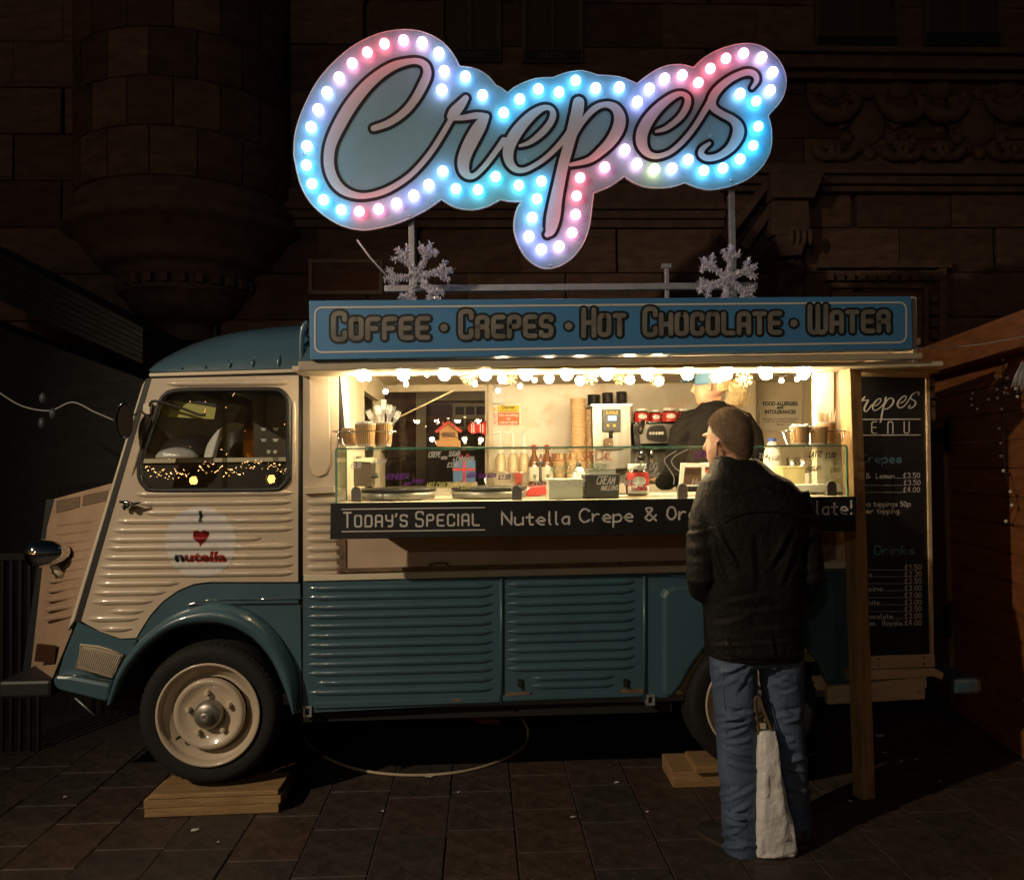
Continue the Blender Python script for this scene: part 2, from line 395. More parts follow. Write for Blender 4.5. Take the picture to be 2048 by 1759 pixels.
for i in range(-12, 14):
    off = random.random()*SL
    for j in range(-7, 6):
        p = rot @ V((i*SW+0.03, j*SL+off, 0))
        d = p-CAM
        if d.dot(_f) < 1.5: continue
        px = 1024+FPX*d.dot(_r)/d.dot(_f); py = 879.5-FPX*d.dot(_u)/d.dot(_f)
        if px < -140 or px > 2190 or py > 1900: continue
        if py < 1490 and not (px > 1560): continue
        k = random.randrange(5); o = slabs[k]
        if k in used: o = o.copy(); COL.objects.link(o)
        used.add(k); nsl += 1
        o.location = p+V((0, 0, random.uniform(-.003, .002))); o.rotation_euler = (random.uniform(-.004, .004), random.uniform(-.004, .004), ang)
# ------------------------------------------------------------------ litter
M_scrap = mat('paper_scrap', (0.6, 0.58, 0.55), 0.8)
scr = [(390, 1660, 14), (130, 1594, 6), (345, 1592, 5), (1233, 1565, 9), (1146, 1634, 10), (1360, 1563, 6), (1770, 1505, 10), (1760, 1471, 16), (1802, 1522, 8), (1832, 1519, 7), (683, 1558, 7), (860, 1551, 18), (1295, 1623, 6), (1700, 1602, 9), (436, 1684, 6), (918, 1584, 7), (765, 1622, 5), (1880, 1562, 6)]
for k, (x, y, w) in enumerate(scr):
    c = G(x, y, 0.004); s_ = w*S(c.y)*.55; b = B(); a = random.uniform(-.5, .5); dx = V((math.cos(a), math.sin(a), 0))*s_; dy = V((-math.sin(a), math.cos(a), 0))*max(.004, s_*random.uniform(.25, .7))
    hh = [.001+random.random()*.004 for _ in range(6)]
    pts = [c-dx-dy, c+dx*.2-dy*1.2, c+dx-dy*.6, c+dx*.9+dy, c-dx*.1+dy*.8, c-dx*.8+dy]; pts = [p+V((0, 0, h)) for p, h in zip(pts, hh)]
    b.hexa(pts, [p+V((0, 0, .0015)) for p in pts])
    tag(b.done('paper_scrap', M_scrap), 'tiny pale paper scrap lying on the dark paving', 'litter', 'scraps of litter on the paving')
# ------------------------------------------------------------------ hose loop under the van
pts = [(600, 1440), (612, 1475), (640, 1508), (690, 1532), (760, 1546), (850, 1549), (930, 1541), (1000, 1520), (1045, 1492), (1058, 1462), (1040, 1428), (1015, 1408)]
gp_ = [G(x, y, .009) for x, y in cat([(606, 1470), (622, 1490), (650, 1512), (700, 1533), (765, 1546), (850, 1549), (930, 1541), (1000, 1521), (1045, 1495), (1056, 1475)], 4)]; b = B(); b.tube(gp_+[P(1056, 1456, gp_[-1].y-.02), P(1044, 1436, gp_[-1].y-.1), P(1020, 1412, gp_[-1].y-.2)], .0075, 8)
tag(b.done('hose', mat('pale_hose', (0.42, 0.33, 0.23), 0.5, var=0.2)), 'pale hose looped on the ground beneath the van side', 'hose')

# ------------------------------------------------------------------ sandstone building behind
FY = 3.4
bld = T('sandstone_building', (0, FY, 0), 'dark red sandstone building with round corner turret behind the van', 'building')
b = B(); b.bb((-9, FY+.09, 0), (9, FY+.5, 9)); wall = b.done('wall', M_mortar, bld)
BW, BH = 0.86, 0.4; blk = []
for k, mt in enumerate(M_stone):
    b = B(); w, h, c = BW/2-.004, BH/2-.004, .007; q = [(-1, -1), (1, -1), (1, 1), (-1, 1)]
    b.rings([[V((x*w, .10, z*h)) for x, z in q], [V((x*w, c, z*h)) for x, z in q], [V((x*(w-c), 0, z*(h-c))) for x, z in q]]); blk.append(b.done('stone_block', mt, wall))
ub = set()
for r in range(0, 17):
    for c in range(-6, 7):
        x = (c+(.5 if r % 2 else 0))*BW+random.uniform(-.03, .03); z = r*BH+.2
        if z < 1.2 and x > -1.2: continue
        k = random.randrange(4); o = blk[k]
        if k in ub: o = o.copy(); COL.objects.link(o)
        ub.add(k); o.location = V((x, FY+random.uniform(-.006, .006), z))
def zpx(py, y=FY, px=1024): return P(px, py, y).z
def moulding(x0, x1, steps, name, par_=bld, m=None):
    b = B()
    for z0, z1, d in steps: b.bb((x0, FY-d, z0), (x1, FY+.05, z1))
    return b.done(name, m or M_trim, par_, bevel=.008)
# string course left of the sign and cornices on the right
z = zpx(430, FY, 600)
moulding(-2.55, 2.25, [(z-.12, z-.05, .05), (z-.05, z+.02, .09), (z+.02, z+.08, .13), (z+.08, z+.22, .06)], 'string_course')
za, zb_ = P(1800, 390, FY).z, P(1800, 345, FY).z
moulding(2.2, 6.5, [(za, za+.05, .1), (za+.05, za+.12, .16), (za+.12, zb_, .22)], 'lower_cornice')
zc, zd = P(1800, 168, FY).z, P(1800, 130, FY).z
moulding(2.2, 6.5, [(zc, zc+.06, .10), (zc+.06, zd, .18), (zd, zd+.05, .24)], 'upper_cornice')
# framed plaque
def rect_px(x0, y0, x1, y1): return [(x0, y0), (x1, y0), (x1, y1), (x0, y1)]
b = B(); b.pph(rect_px(617, 518, 765, 588), [rect_px(624, 525, 758, 581)], FY-.02, FY+.02); fr = b.done('plaque_frame', mat('pale_stone_edge', (0.30, 0.22, 0.16), 0.9), bld)
b = B(); b.pp(rect_px(624, 525, 758, 581), FY-.005, FY+.02); b.done('plaque_panel', mat('red_stone_panel', (0.16, 0.07, 0.04), 0.85, var=0.2, vs=6), bld)
# turret on a corbel
tc = P(372, 300, FY); tr = 0.86; tz = lambda py: P(372, py, FY-.7).z
turret = B(); zt = tz(-60)
cz = V((tc.x, FY+.05, 0))
prof = [(tr, zt), (tr, tz(362)), (tr+.03, tz(366)), (tr+.03, tz(380)), (tr+.07, tz(386)), (tr+.07, tz(398)), (tr+.02, tz(404)), (tr+.10, tz(412)), (tr+.12, tz(428)), (tr+.05, tz(436)), (tr+.0, tz(446)), (tr-.06, tz(470)), (tr-.14, tz(488)), (tr-.13, tz(496)), (tr-.22, tz(508)), (tr-.30, tz(518)), (tr-.28, tz(526)), (tr-.34, tz(530)), (tr-.34, tz(550)), (tr-.30, tz(553)), (tr-.32, tz(562)), (tr-.36, tz(566)), (tr-.38, tz(580)), (tr-.44, tz(602)), (tr-.54, tz(616)), (tr-.62, tz(622)), (tr-.64, tz(640)), (tr-.60, tz(660))]
turret.lathe([(r, h) for r, h in prof], cz, n=40, a0=math.pi, a1=2*math.pi, start=(1, 0, 0))
tu = turret.done('turret', M_trim, bld)
# curved ashlar of the turret shaft
NB = 8
for r in range(8):
    z1 = tz(360)+r*.38+.004; z2 = z1+.372
    if r % 2 == 0 and r > 1: pass
    for k in range(NB):
        a0 = math.pi*(1+(k+(.5 if r % 2 else 0))/NB)+.006; a1 = math.pi*(1+(k+1+(.5 if r % 2 else 0))/NB)-.006
        if a1 > 2*math.pi+.01: continue
        b = B(); b.smooth = True; rows = []
        for rr, zz in ((tr-.01, z1), (tr+.022, z1), (tr+.028, z1+.007), (tr+.028, z2-.007), (tr+.022, z2), (tr-.01, z2)):
            rows.append([cz+V((math.cos(a0+(a1-a0)*i/4)*rr, math.sin(a0+(a1-a0)*i/4)*rr, zz)) for i in range(5)])
        b.add([q for w in rows for q in w], [(j*5+i, j*5+i+1, j*5+i+6, j*5+i+5) for j in range(5) for i in range(4)])
        b.add([rows[0][0], rows[1][0], rows[4][0], rows[5][0], rows[0][4], rows[1][4], rows[4][4], rows[5][4]], [(0, 1, 2, 3), (4, 5, 6, 7)])
        b.done('turret_stone', random.choice(M_stone), tu)
for k in range(13):
    a = math.pi*(1.06+.88*k/12); rr = tr-.305; c = cz+V((math.cos(a)*rr, math.sin(a)*rr, (tz(533)+tz(549))/2)); b = B(); b.box(c, (.06, .05, .075), rz=a); b.done('dentil', M_stone[3], tu)
# pier under the turret with fluted cap
b = B(); x = tc.x-.12; b.bb((x-.26, FY-.24, 0), (x+.22, FY+.05, tz(676))); b.bb((x-.31, FY-.3, tz(686)), (x+.27, FY+.05, tz(672)));
for k in range(5): b.rib((x-.2+k*.09, FY-.24, tz(760)), (x-.2+k*.09, FY-.24, tz(694)), .06, .03, n=8)
b.done('pier', M_trim, bld, bevel=.006)
# carved frieze panel
def on(px, py, d=0): return P(px, py, FY)+V((0, -d, 0))
b = B()
for cx in (1735, 1955):
    c = on(cx, 250); b.ball(c, .17, (1, .35, 1.15), 16, 10)
    for a in range(0, 360, 30): b.ball(c+V((math.cos(R(a))*.24, -.02, math.sin(R(a))*.27)), .055, (1.1, .8, 1), 8, 6)
for cx in (1665, 1800, 1880, 2015):
    pts = [on(cx-52, 195, .05), on(cx-40, 222, .07), on(cx-15, 240, .08), on(cx+15, 240, .08), on(cx+40, 222, .07), on(cx+52, 195, .05)]; b.tube(pts, [.03, .05, .07, .07, .05, .03], 8)
    for sx in (-1, 1):
        sp = [on(cx+sx*(10+30*math.cos(t*.55)*(1-t/14)), 300+24*math.sin(t*.55)*(1-t/14), .05) for t in range(13)]; b.tube(sp, [.045*(1-t/20) for t in range(13)], 7)
    b.ball(on(cx, 180), .10, (1.2, .5, .9), 10, 6)
for k in range(26):
    x_, y_ = random.uniform(1625, 2060), random.uniform(178, 330); b.ball(on(x_, y_), random.uniform(.03, .065), (1, .6, 1), 7, 5)
b.done('carved_frieze', M_trim, bld)
# pilaster with bracket, diagonal pediment slope
b = B(); b.pp([(1545, 395), (1618, 395), (1622, 470), (1545, 470)], FY-.2, FY); b.pp([(1540, 345), (1650, 345), (1630, 395), (1548, 395)], FY-.28, FY)
b.pp([(1552, 470), (1615, 470), (1604, 510), (1560, 512)], FY-.24, FY); b.pp([(1560, 512), (1602, 510), (1600, 700), (1545, 700)], FY-.12, FY)
for k in range(4): b.rib(on(1563+k*12, 505, .24), on(1563+k*12, 472, .24), .05, .035)
for k in range(6): b.ball(on(1578+random.uniform(-12, 12), 530+k*12, .13), .05, (1, .6, 1.2), 8, 6)
b.done('pilaster', M_trim, bld, bevel=.01)
b = B(); b.pp([(1480, 490), (1545, 400), (1545, 425), (1495, 500)], FY-.12, FY); b.pp([(1440, 470), (1540, 350), (1540, 372), (1455, 485)], FY-.18, FY); b.done('pediment_slope', M_trim, bld)
# doorway surround on the right with dentils
b = B()
for (x0, y0, x1, y1, d) in ((1640, 520, 1905, 535, .1), (1655, 540, 1880, 552, .06), (1665, 565, 1850, 575, .05), (1880, 535, 1895, 900, .08), (1850, 575, 1858, 900, .05), (1835, 590, 1845, 900, .03)): b.pp(rect_px(x0, y0, x1, y1), FY-d, FY)
dw = b.done('doorway_surround', M_stone[3], bld, bevel=.006)
for k in range(11):
    b = B(); b.pp(rect_px(1657+k*21, 545, 1668+k*21, 560), FY-.08, FY); b.done('dentil', M_trim, dw)
for k in range(9):
    b = B(); b.pp(rect_px(1864, 590+k*24, 1876, 604+k*24), FY-.08, FY); b.done('dentil', M_trim, dw)
b = B(); b.pp(rect_px(1665, 585, 1832, 1100), FY-.01, FY+.02); b.done('door_leaf', mat('ochre_door', (0.22, 0.12, 0.05), 0.6, var=.2), bld)
# upper windows
M_frame = mat('dark_gold_frame', (0.10, 0.075, 0.04), 0.5)
for (x0, x1, y1, txt) in ((878, 1002, 122, 'PANINI'), (1044, 1166, 124, 'PASTA'), (1632, 1800, 96, None), (1850, 2005, 88, None)):
    w_ = B(); w_.pph(rect_px(x0, -60, x1, y1), [rect_px(x0+9, -52, x1-9, y1-26)], FY-.05, FY+.05); wo = w_.done('window', M_frame, bld)
    w_ = B(); w_.pp(rect_px(x0+9, -52, x1-9, y1-26), FY-.012, FY+.02); w_.done('pane', mat('brown_blind', (0.075, 0.035, 0.018), 0.5), wo)
    w_ = B(); w_.pp(rect_px(x0+4, y1-24, x1-4, y1-3), FY-.058, FY-.045); w_.done('fascia', mat('fascia_navy', (0.012, 0.012, 0.02), 0.5), wo)
    if txt: font_text('lettering', txt, P((x0+x1)/2, y1-8, FY-.06), (1, 0, 0), (0, 0, 1), .075, mat('fascia_letters', (0.12, 0.1, 0.09), .6), wo)
    w_ = B(); w_.pp(rect_px(x0+(x1-x0)*.5-3, -52, x0+(x1-x0)*.5+3, y1-26), FY-.03, FY-.01); w_.done('mullion', M_frame, wo)
# timber shop window seen through the van
M_shopf = mat('cream_shop_frame', (0.5, 0.40, 0.26), 0.6, var=.1)
sw = B(); sw.pph(rect_px(832, 778, 1010, 1010), [rect_px(852, 800, 1000, 1010)], FY-.08, FY+.02); swo = sw.done('shop_window', M_shopf, bld)
sw = B(); sw.pp(rect_px(852, 800, 1000, 1010), FY-.02, FY+.0); sw.done('pane', mat('maroon_interior', (0.10, 0.03, 0.03), 0.4), swo)
for rx in ((905, 806, 996, 862),):
    sw = B(); sw.pph(rect_px(*rx), [rect_px(x, y, x+17, y+16) for x in (911, 932, 953, 974) for y in (813, 837)], FY-.05, FY-.021); sw.done('glazing_bars', M_shopf, swo)

# ------------------------------------------------------------------ dark hut at the left
hy = 1.5
hut = T('market_hut', P(100, 1300, hy), 'dark timber hut with sloping roof behind the van nose', 'hut')
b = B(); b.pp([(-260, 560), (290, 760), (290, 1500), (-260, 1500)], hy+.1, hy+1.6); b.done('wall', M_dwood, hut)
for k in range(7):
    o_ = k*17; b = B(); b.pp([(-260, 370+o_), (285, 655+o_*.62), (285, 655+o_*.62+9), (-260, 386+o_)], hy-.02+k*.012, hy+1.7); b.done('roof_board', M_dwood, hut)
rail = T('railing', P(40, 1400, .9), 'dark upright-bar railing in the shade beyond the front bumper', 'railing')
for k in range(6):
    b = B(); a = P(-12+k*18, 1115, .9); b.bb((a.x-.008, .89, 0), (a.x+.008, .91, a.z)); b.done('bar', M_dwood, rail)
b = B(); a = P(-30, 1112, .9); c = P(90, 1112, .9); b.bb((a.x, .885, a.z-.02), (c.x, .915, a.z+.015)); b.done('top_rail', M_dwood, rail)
# cable with two small fittings at the left
cb = T('light_cable', P(60, 800, .8), 'thin pale cable sagging across the dark at the left edge', 'cable')
b = B(); b.tube([P(x, y, .8) for x, y in cat([(-40, 760), (0, 786), (45, 812), (100, 821), (145, 804), (190, 824), (228, 840)], 5)], .004, 6); b.done('wire', M_cable, cb)
for (x, y) in ((86, 795), (84, 845), (106, 826)):
    b = B(); c = P(x, y, .8); b.lathe([(.004, .028), (.014, .02), (.02, 0), (.015, -.025), (.002, -.032)], c, n=10); b.done('fitting', mat('dim_fitting', (0.08, 0.085, 0.10), .4), cb)

# ------------------------------------------------------------------ orange timber chalet at the right
ch = T('wooden_chalet', G(1960, 1440), 'orange brown plank chalet at the right edge with black hinges', 'chalet')
A0, A1 = P(1876, 1000, 1.35), P(2060, 1000, .15); A0.z = A1.z = 0; dirw = (A1-A0); A2 = A0+dirw*1.6
nw = V((dirw.y, -dirw.x, 0)).normalized(); nw = nw if nw.y < 0 or nw.x < 0 else -nw
if nw.dot(CAM-A0) < 0: nw = -nw
topz = 2.06; ph = .148
for k in range(14):
    b = B(); z0 = k*ph+.004; z1 = min((k+1)*ph, topz); 
    q = [A0+nw*0, A2+nw*0, A2-nw*.04, A0-nw*.04]; c_ = .008
    b.hexa([p+V((0, 0, z0)) for p in q], [p+V((0, 0, z1-c_)) for p in q])
    q2 = [A0-nw*.008, A2-nw*.008, A2-nw*.04, A0-nw*.04]; b.hexa([p+V((0, 0, z1-c_)) for p in q2], [p+V((0, 0, z1)) for p in q2])
    b.done('plank', M_owood, ch)
b = B(); e = nw*.12; q = [A0+e-dirw*.02, A2+e, A2-nw*.1, A0-nw*.1-dirw*.02]; b.hexa([p+V((0, 0, topz)) for p in q], [p+V((0, 0, topz+.17)) for p in q]); b.done('eave_board', M_owood, ch)
b = B(); q = [A0-dirw*.03+nw*.03, A0+dirw*.16+nw*.03, A0+dirw*.16+nw*.002, A0-dirw*.03+nw*.002]; b.hexa([p+V((0, 0, .05)) for p in q], [p+V((0, 0, 1.72)) for p in q]); b.done('corner_board', mat('ochre_plank', (0.20, 0.105, 0.035), .6, col2=(0.11, 0.05, 0.018), vs=5, stretch=(5, 5, .8), bump=.2, bs=20), ch)
def onw(px, py, d=.02):    # point on the chalet wall plane
    r_ = ray(px, py); t = (A0+nw*d-CAM).dot(nw)/r_.dot(nw); return CAM+r_*t
for py in (870, 1245):
    b = B(); q = [onw(1862, py-8, .04), onw(1893, py-14, .04), onw(1893, py+14, .04), onw(1862, py+10, .04)]; b.prism(q, nw*.012)
    q = [onw(1893, py-32, .04), onw(1906, py-42, .04), onw(1905, py+28, .04), onw(1893, py+30, .04)]; b.prism(q, nw*.016); b.done('hinge', M_black, ch)
sb = T('bulb_string', onw(1990, 850, .05), 'unlit white globe bulbs strung on dark wire over the chalet planks', 'string lights')
bl = [(2006, 719), (2013, 729), (1991, 752), (2002, 753), (2014, 756), (1994, 779), (2012, 776), (2009, 785), (2016, 787), (1995, 796), (2031, 777), (2035, 793), (1977, 799), (1945, 786), (1943, 797), (1943, 810), (1955, 818), (2003, 818), (1998, 857), (2001, 886), (2002, 912), (2007, 941), (2021, 983), (2024, 1010), (2012, 1042)]
for x, y in bl:
    b = B(); b.ball(onw(x, y, .05), .0085 if y < 900 else .0095, n=10, k=8); b.done('bulb', mat('unlit_globe', (0.62, 0.58, 0.52), .4), sb)
for pts in ([(1943, 786), (1945, 812), (1958, 816), (1978, 797), (1996, 782), (2005, 760), (2003, 720)], [(2005, 722), (2014, 760), (2012, 790), (2034, 794), (2060, 770)], [(2003, 790), (2003, 820), (2006, 860), (2009, 920), (2012, 950), (2020, 985), (2026, 1012), (2012, 1042)]):
    b = B(); b.tube([onw(x, y, .045) for x, y in cat(pts, 4)], .0022, 5); b.done('wire', M_black, sb)
b = B(); c = onw(2046, 745, .08)
for k in range(60):
    a = random.uniform(0, 6.28); e = random.uniform(.2, 1); d = V((math.cos(a)*.07*e, -.03*random.random(), -.05-.05*random.random()))
    b.tube([c+V((0, 0, .05)), c+d*.6+V((0, 0, .03)), c+d], [.006, .005, .001], 4)
tag(b.done('fluffy_ornament', mat('grey_fluff', (0.42, 0.42, 0.43), .9)), 'fluffy grey-white ornament hanging at the chalet eave', 'ornament')
b = B(); b.tube([P(x, y, -.1) for x, y in cat([(1826, 696), (1880, 695), (1940, 691), (2000, 682), (2110, 660)], 4)], .003, 6)
tag(b.done('power_cable', M_cable), 'thin white cable running from the blue header sign to the chalet', 'cable')

# ------------------------------------------------------------------ street lamps behind the viewer (seen mirrored in the cab window) and fairy lights
lampw = emat('lamp_globe_glow', (1, 0.42, 0.09), 75)
def street_lamp(p, r, label, lampw=lampw):
    t = T('street_lamp', (p.x, p.y, 0), label, 'street lamp', 'street lamps across the square')
    b = B(); b.lathe([(.16, 0), (.16, .06), (.07, .12), (.05, .5), (.04, p.z-r-.12), (.07, p.z-r-.06), (.05, p.z-r)], (p.x, p.y, 0), n=12); b.done('post', M_black, t)
    b = B(); b.ball(p, r, (1, 1, 1.25), 14, 10); b.done('globe', lampw, t)
    b = B(); b.lathe([(.02, .16), (.05, .12), (r*1.15, .02), (r*.9, 0)], p+V((0, 0, r*1.15)), n=12); b.done('cap', M_black, t); return t
for k, (px, py) in enumerate(((387, 961), (543, 958))):
    q = P(px, py, 13.0); q.y = -q.y+.02; street_lamp(q, .075, ('globe street lamp mirrored low in the cab window, nearer the front of the van', 'globe street lamp mirrored low in the cab window, nearer the rear of the van')[k])
q = P(528, 600, 13.0); q.y = -q.y; street_lamp(q, .15, 'tall white globe street lamp far behind the viewer', emat('white_globe_glow', (1, .9, .75), 200))
b = B(); fl = random.Random(3)
for k in range(110):
    t = k/109; px = 290+290*t; base = 938+8*math.sin(t*9) if t < .35 else 934+6*math.sin(t*14)
    if .31 < t < .36: continue
    py = base+fl.uniform(-9, 13)*(1 if t < .35 else 1.0); q = P(px, py, 15); q.y = -q.y; b.ball(q, fl.choice((.011, .014, .019)), n=6, k=4)
for k in range(20):
    q = P(fl.uniform(325, 572), fl.uniform(785, 930), 15); q.y = -q.y; b.ball(q, fl.choice((.009, .011, .014)), n=6, k=4)
tag(b.done('fairy_lights', emat('fairy_glow', (1, 0.5, 0.18), 42)), kind='stuff')
# the floodlight on a pole that lights the van from the upper left
LP = V((-4.4, -4.25, 4.0)); LT = V((-0.3, 0, 1.32))
fl_ = T('floodlight_pole', (LP.x, LP.y, 0), 'floodlight pole behind the viewer that lights the van side', 'street lamp')
b = B(); b.lathe([(.1, 0), (.1, .05), (.045, .1), (.035, LP.z+.05), (.0, LP.z+.06)], (LP.x-.25, LP.y-.2, 0), n=12); b.tube([(LP.x-.25, LP.y-.2, LP.z), LP-(LT-LP).normalized()*.12], .025, 8); b.done('post', M_black, fl_)
b = B(); d = (LT-LP).normalized(); b.lathe([(.0, -.16), (.07, -.15), (.10, 0), (.095, 0), (.06, -.12), (0, -.12)], LP, axis=d, n=16); b.done('lamp_head', M_black, fl_)
sp = bpy.data.lights.new('flood_beam', 'SPOT'); sp.energy = 830; sp.color = (1, 0.80, 0.56); sp.spot_size = R(58); sp.spot_blend = 1.0; sp.shadow_soft_size = 0.06
spo = bpy.data.objects.new('flood_beam', sp); COL.objects.link(spo); spo.location = LP+d*.02; spo.rotation_euler = d.to_track_quat('-Z', 'Y').to_euler(); par(spo, fl_)
# ================================================================== the van
van = T('food_van', (0, 1, 0), 'vintage cream and blue corrugated van converted to a food stall', 'van')
ZFAR = 1.97
# --- lower blue side panels with pressed ribs
b = B(); b.pp([(606, 1150), (1002, 1143), (1002, 1405), (606, 1425)], 0, .02)
for l_, r_, x0 in ((240, 225, 615), (285, 268, 615), (335, 315, 615), (380, 358, 615), (428, 408, 615), (477, 455, 615), (525, 503, 615), (572, 548, 615), (620, 595, 615), (665, 640, 615), (712, 690, 633), (760, 738, 617)):
    b.rib(P(x0, 1080+l_/2.4976, 0), P(987, 1080+r_/2.4976, 0), .032, .012)
b.done('front_side_panel', M_blue, van)
b = B(); b.pp([(1005, 1143), (1288, 1138), (1288, 1394), (1005, 1405)], 0, .02)
for l_, r_ in ((220, 205), (270, 248), (315, 298), (360, 342), (408, 390), (455, 436), (500, 483), (548, 530), (595, 577), (640, 625)): b.rib(P(1014, 1080+l_/2.4976, 0), P(1271, 1080+r_/2.4976, 0), .032, .012)
for l_, r_ in ((688, 676), (728, 718)): b.rib(P(1062, 1080+l_/2.4976, 0), P(1230, 1080+r_/2.4976, 0), .03, .011)
b.done('rear_side_panel', M_blue, van)
b = B()
for x in (1040, 1252):
    b.pp(rect_px(x-5, 1358, x+4, 1372), -.012, .0); b.pp([(x, 1365), (x+5, 1362), (x+8, 1378), (x+3, 1380)], -.006, .0)
b.done('panel_latch', M_black, van)
b = B(); b.tube([P(1003, 1146, -.004), P(1003, 1406, -.004)], .008, 8); b.tube([P(1289, 1140, -.004), P(1289, 1398, -.004)], .008, 8); b.done('panel_seam', M_blue, van)
arch = [(1655, 1368), (1640, 1330), (1610, 1290), (1565, 1265), (1510, 1256), (1460, 1262), (1415, 1290), (1385, 1330), (1365, 1368), (1345, 1393)]
b = B(); b.pp([(1291, 1140), (1840, 1118), (1846, 1360), ]+arch+[(1291, 1396)], 0, .02); b.done('rear_quarter_panel', M_blue, van)
b = B(); fo = [(1326, 1390), (1326, 1195), (1334, 1180), (1350, 1172), (1655, 1160), (1668, 1166), (1676, 1182), (1680, 1362)]
b.pp(fo+arch, -.045, .0); o = b.done('rear_fender', M_blue, van, bevel=.022)
b = B(); b.rib(P(1340, 1150, 0), P(1690, 1141, 0), .03, .01); b.rib(P(1560, 1156, 0), P(1690, 1152, 0), .02, .01); b.done('quarter_rib', M_blue, van)
b = B(); b.pp([(628, 1404), (1000, 1392), (1000, 1404), (628, 1417)], -.014, 0); b.pp([(1006, 1390), (1288, 1380), (1288, 1392), (1006, 1402)], -.014, 0); b.done('sill', M_blue, van, bevel=.004)
b = B(); b.pp([(1012, 1386), (1060, 1384), (1060, 1388), (1012, 1391)], -.0155, 0); b.done('sill_rust', M_rust, van); b = B(); b.pp([(1240, 1380), (1287, 1378), (1287, 1384), (1243, 1385)], -.0155, 0); b.done('sill_rust', M_rust, van); b = B(); b.pp([(905, 1398), (922, 1397), (922, 1402), (905, 1403)], -.0155, 0); b.done('sill_rust', M_rust, van)
for (x, y) in ((615, 1423), (1302, 1400)):
    b = B(); b.pph(rect_px(x-9, y-11, x+8, y+10), [rect_px(x-5, y-7, x+4, y+6)], -.012, .10); b.done('jack_socket', M_galv, van)
# --- belt strip, rusty rail, recess under the counter
b = B(); b.pp([(607, 1150), (1700, 1122), (1702, 1136), (607, 1162)], -.012, .0); b.done('belt_strip', M_creamw, van, bevel=.003)
b = B(); b.pp([(676, 1137), (1662, 1114), (1662, 1121), (676, 1145)], -.02, -.001); b.done('drip_rail', M_rust, van, bevel=.002)
b = B(); b.pp([(690, 1000), (1700, 985), (1700, 1124), (690, 1150)], .001, .02); b.done('under_counter_panel', mat('under_panel', (0.50, 0.37, 0.26), .55, var=.12, vs=4, dirt=.3), van)
b = B(); b.tube([P(858, 1134, -.02), P(860, 1126, -.022), P(894, 1125, -.022), P(896, 1133, -.02)], .004, 6); b.done('flap_handle', M_rust, van)
b = B(); b.pp([(672, 1078), (692, 1078), (692, 1146), (674, 1148)], -.006, .0); b.done('seam_strip', M_rust, van)
b = B(); b.pp([(1640, 1065), (1672, 1064), (1672, 1118), (1640, 1118)], -.01, 0); b.done('flap_stay', M_rust, van)
# --- cream corrugated corner and pillar
b = B(); b.pp([(606, 988), (690, 984), (690, 1146), (606, 1150)], 0, .02)
for y in (1004, 1023, 1042, 1060, 1078, 1097, 1115, 1134): b.rib(P(612, y, 0), P(684, y-1.5, 0), .034, .012, taper=.03)
b.done('corner_panel', M_cream, van)
b = B(); b.pp([(606, 742), (676, 740), (676, 986), (606, 988)], 0, .06); b.done('door_pillar', M_cream, van)
b = B(); pp_ = [(617, 746), (658, 744), (660, 930), (652, 948), (634, 954), (622, 948), (617, 930)]; b.pp(pp_, -.012, .0); b.done('pillar_pressing', M_cream, van, bevel=.011)
b = B(); b.pp([(607, 974), (669, 971), (669, 985), (607, 988)], -.03, .0); b.done('hinge_cover', M_cream, van, bevel=.004)
b = B(); b.tube([P(601, 745, .012), P(600, 1160, .012)], .012, 6); b.done('door_gap_shadow_strip', M_black, van)
# --- cab door
door_o = [(303, 757), (597, 750), (596, 1163), (418, 1163), (388, 1167), (356, 1180), (325, 1202), (300, 1230), (282, 1258), (272, 1275), (240, 1276), (200, 1262), (160, 1240)]
wh = [(345, 783), (380, 780), (480, 779), (548, 779), (564, 784), (573, 795), (577, 815), (577, 940), (573, 962), (562, 974), (545, 979), (420, 980), (310, 980), (292, 973), (281, 958), (279, 938), (284, 910), (318, 812), (330, 791)]
def inset(poly, d):
    cx = sum(p[0] for p in poly)/len(poly); cy = sum(p[1] for p in poly)/len(poly); return [(x+(cx-x)*d, y+(cy-y)*d) for x, y in poly]
b = B(); b.pph(door_o, [wh], -.002, .03)
for y, x0, x1 in ((766, 330, 584), (987, 268, 588), (1005, 273, 584), (1024, 284, 588), (1041, 229, 588), (1059, 222, 588), (1078, 214, 525), (1094, 210, 588), (1113, 204, 588), (1131, 198, 588), (1148, 194, 588), (1166, 190, 360), (1184, 183, 333), (1202, 181, 307), (1221, 216, 290), (1236, 172, 279), (1256, 198, 268)):
    b.rib(P(x0, y+1, -.002), P(x1, y-(x1-x0)*.008, -.002), .031, .0125)
b.rib(P(262, 955, -.002), P(306, 800, -.002), .02, .008); b.rib(P(588, 800, -.002), P(587, 970, -.002), .022, .006)
door = b.done('cab_door', M_cream, van)
b = B(); b.tube([P(x, y, -.006) for x, y in cat(wh, 3, True)], .0125, 8, closed=True); b.done('window_gasket', M_black, door)
b = B(); b.add([P(x, y, .01) for x, y in wh], [tuple(range(len(wh)))]); b.done('window_pane', glass('cab_glass', (0.88, 0.9, 0.86), 1.6), door)
b = B(); b.pp([(443, 781), (452, 781), (455, 978), (445, 978)], .014, .02); b.done('pane_divider', glass('pane_edge', (0.6, 0.62, 0.55), 1.5), door)
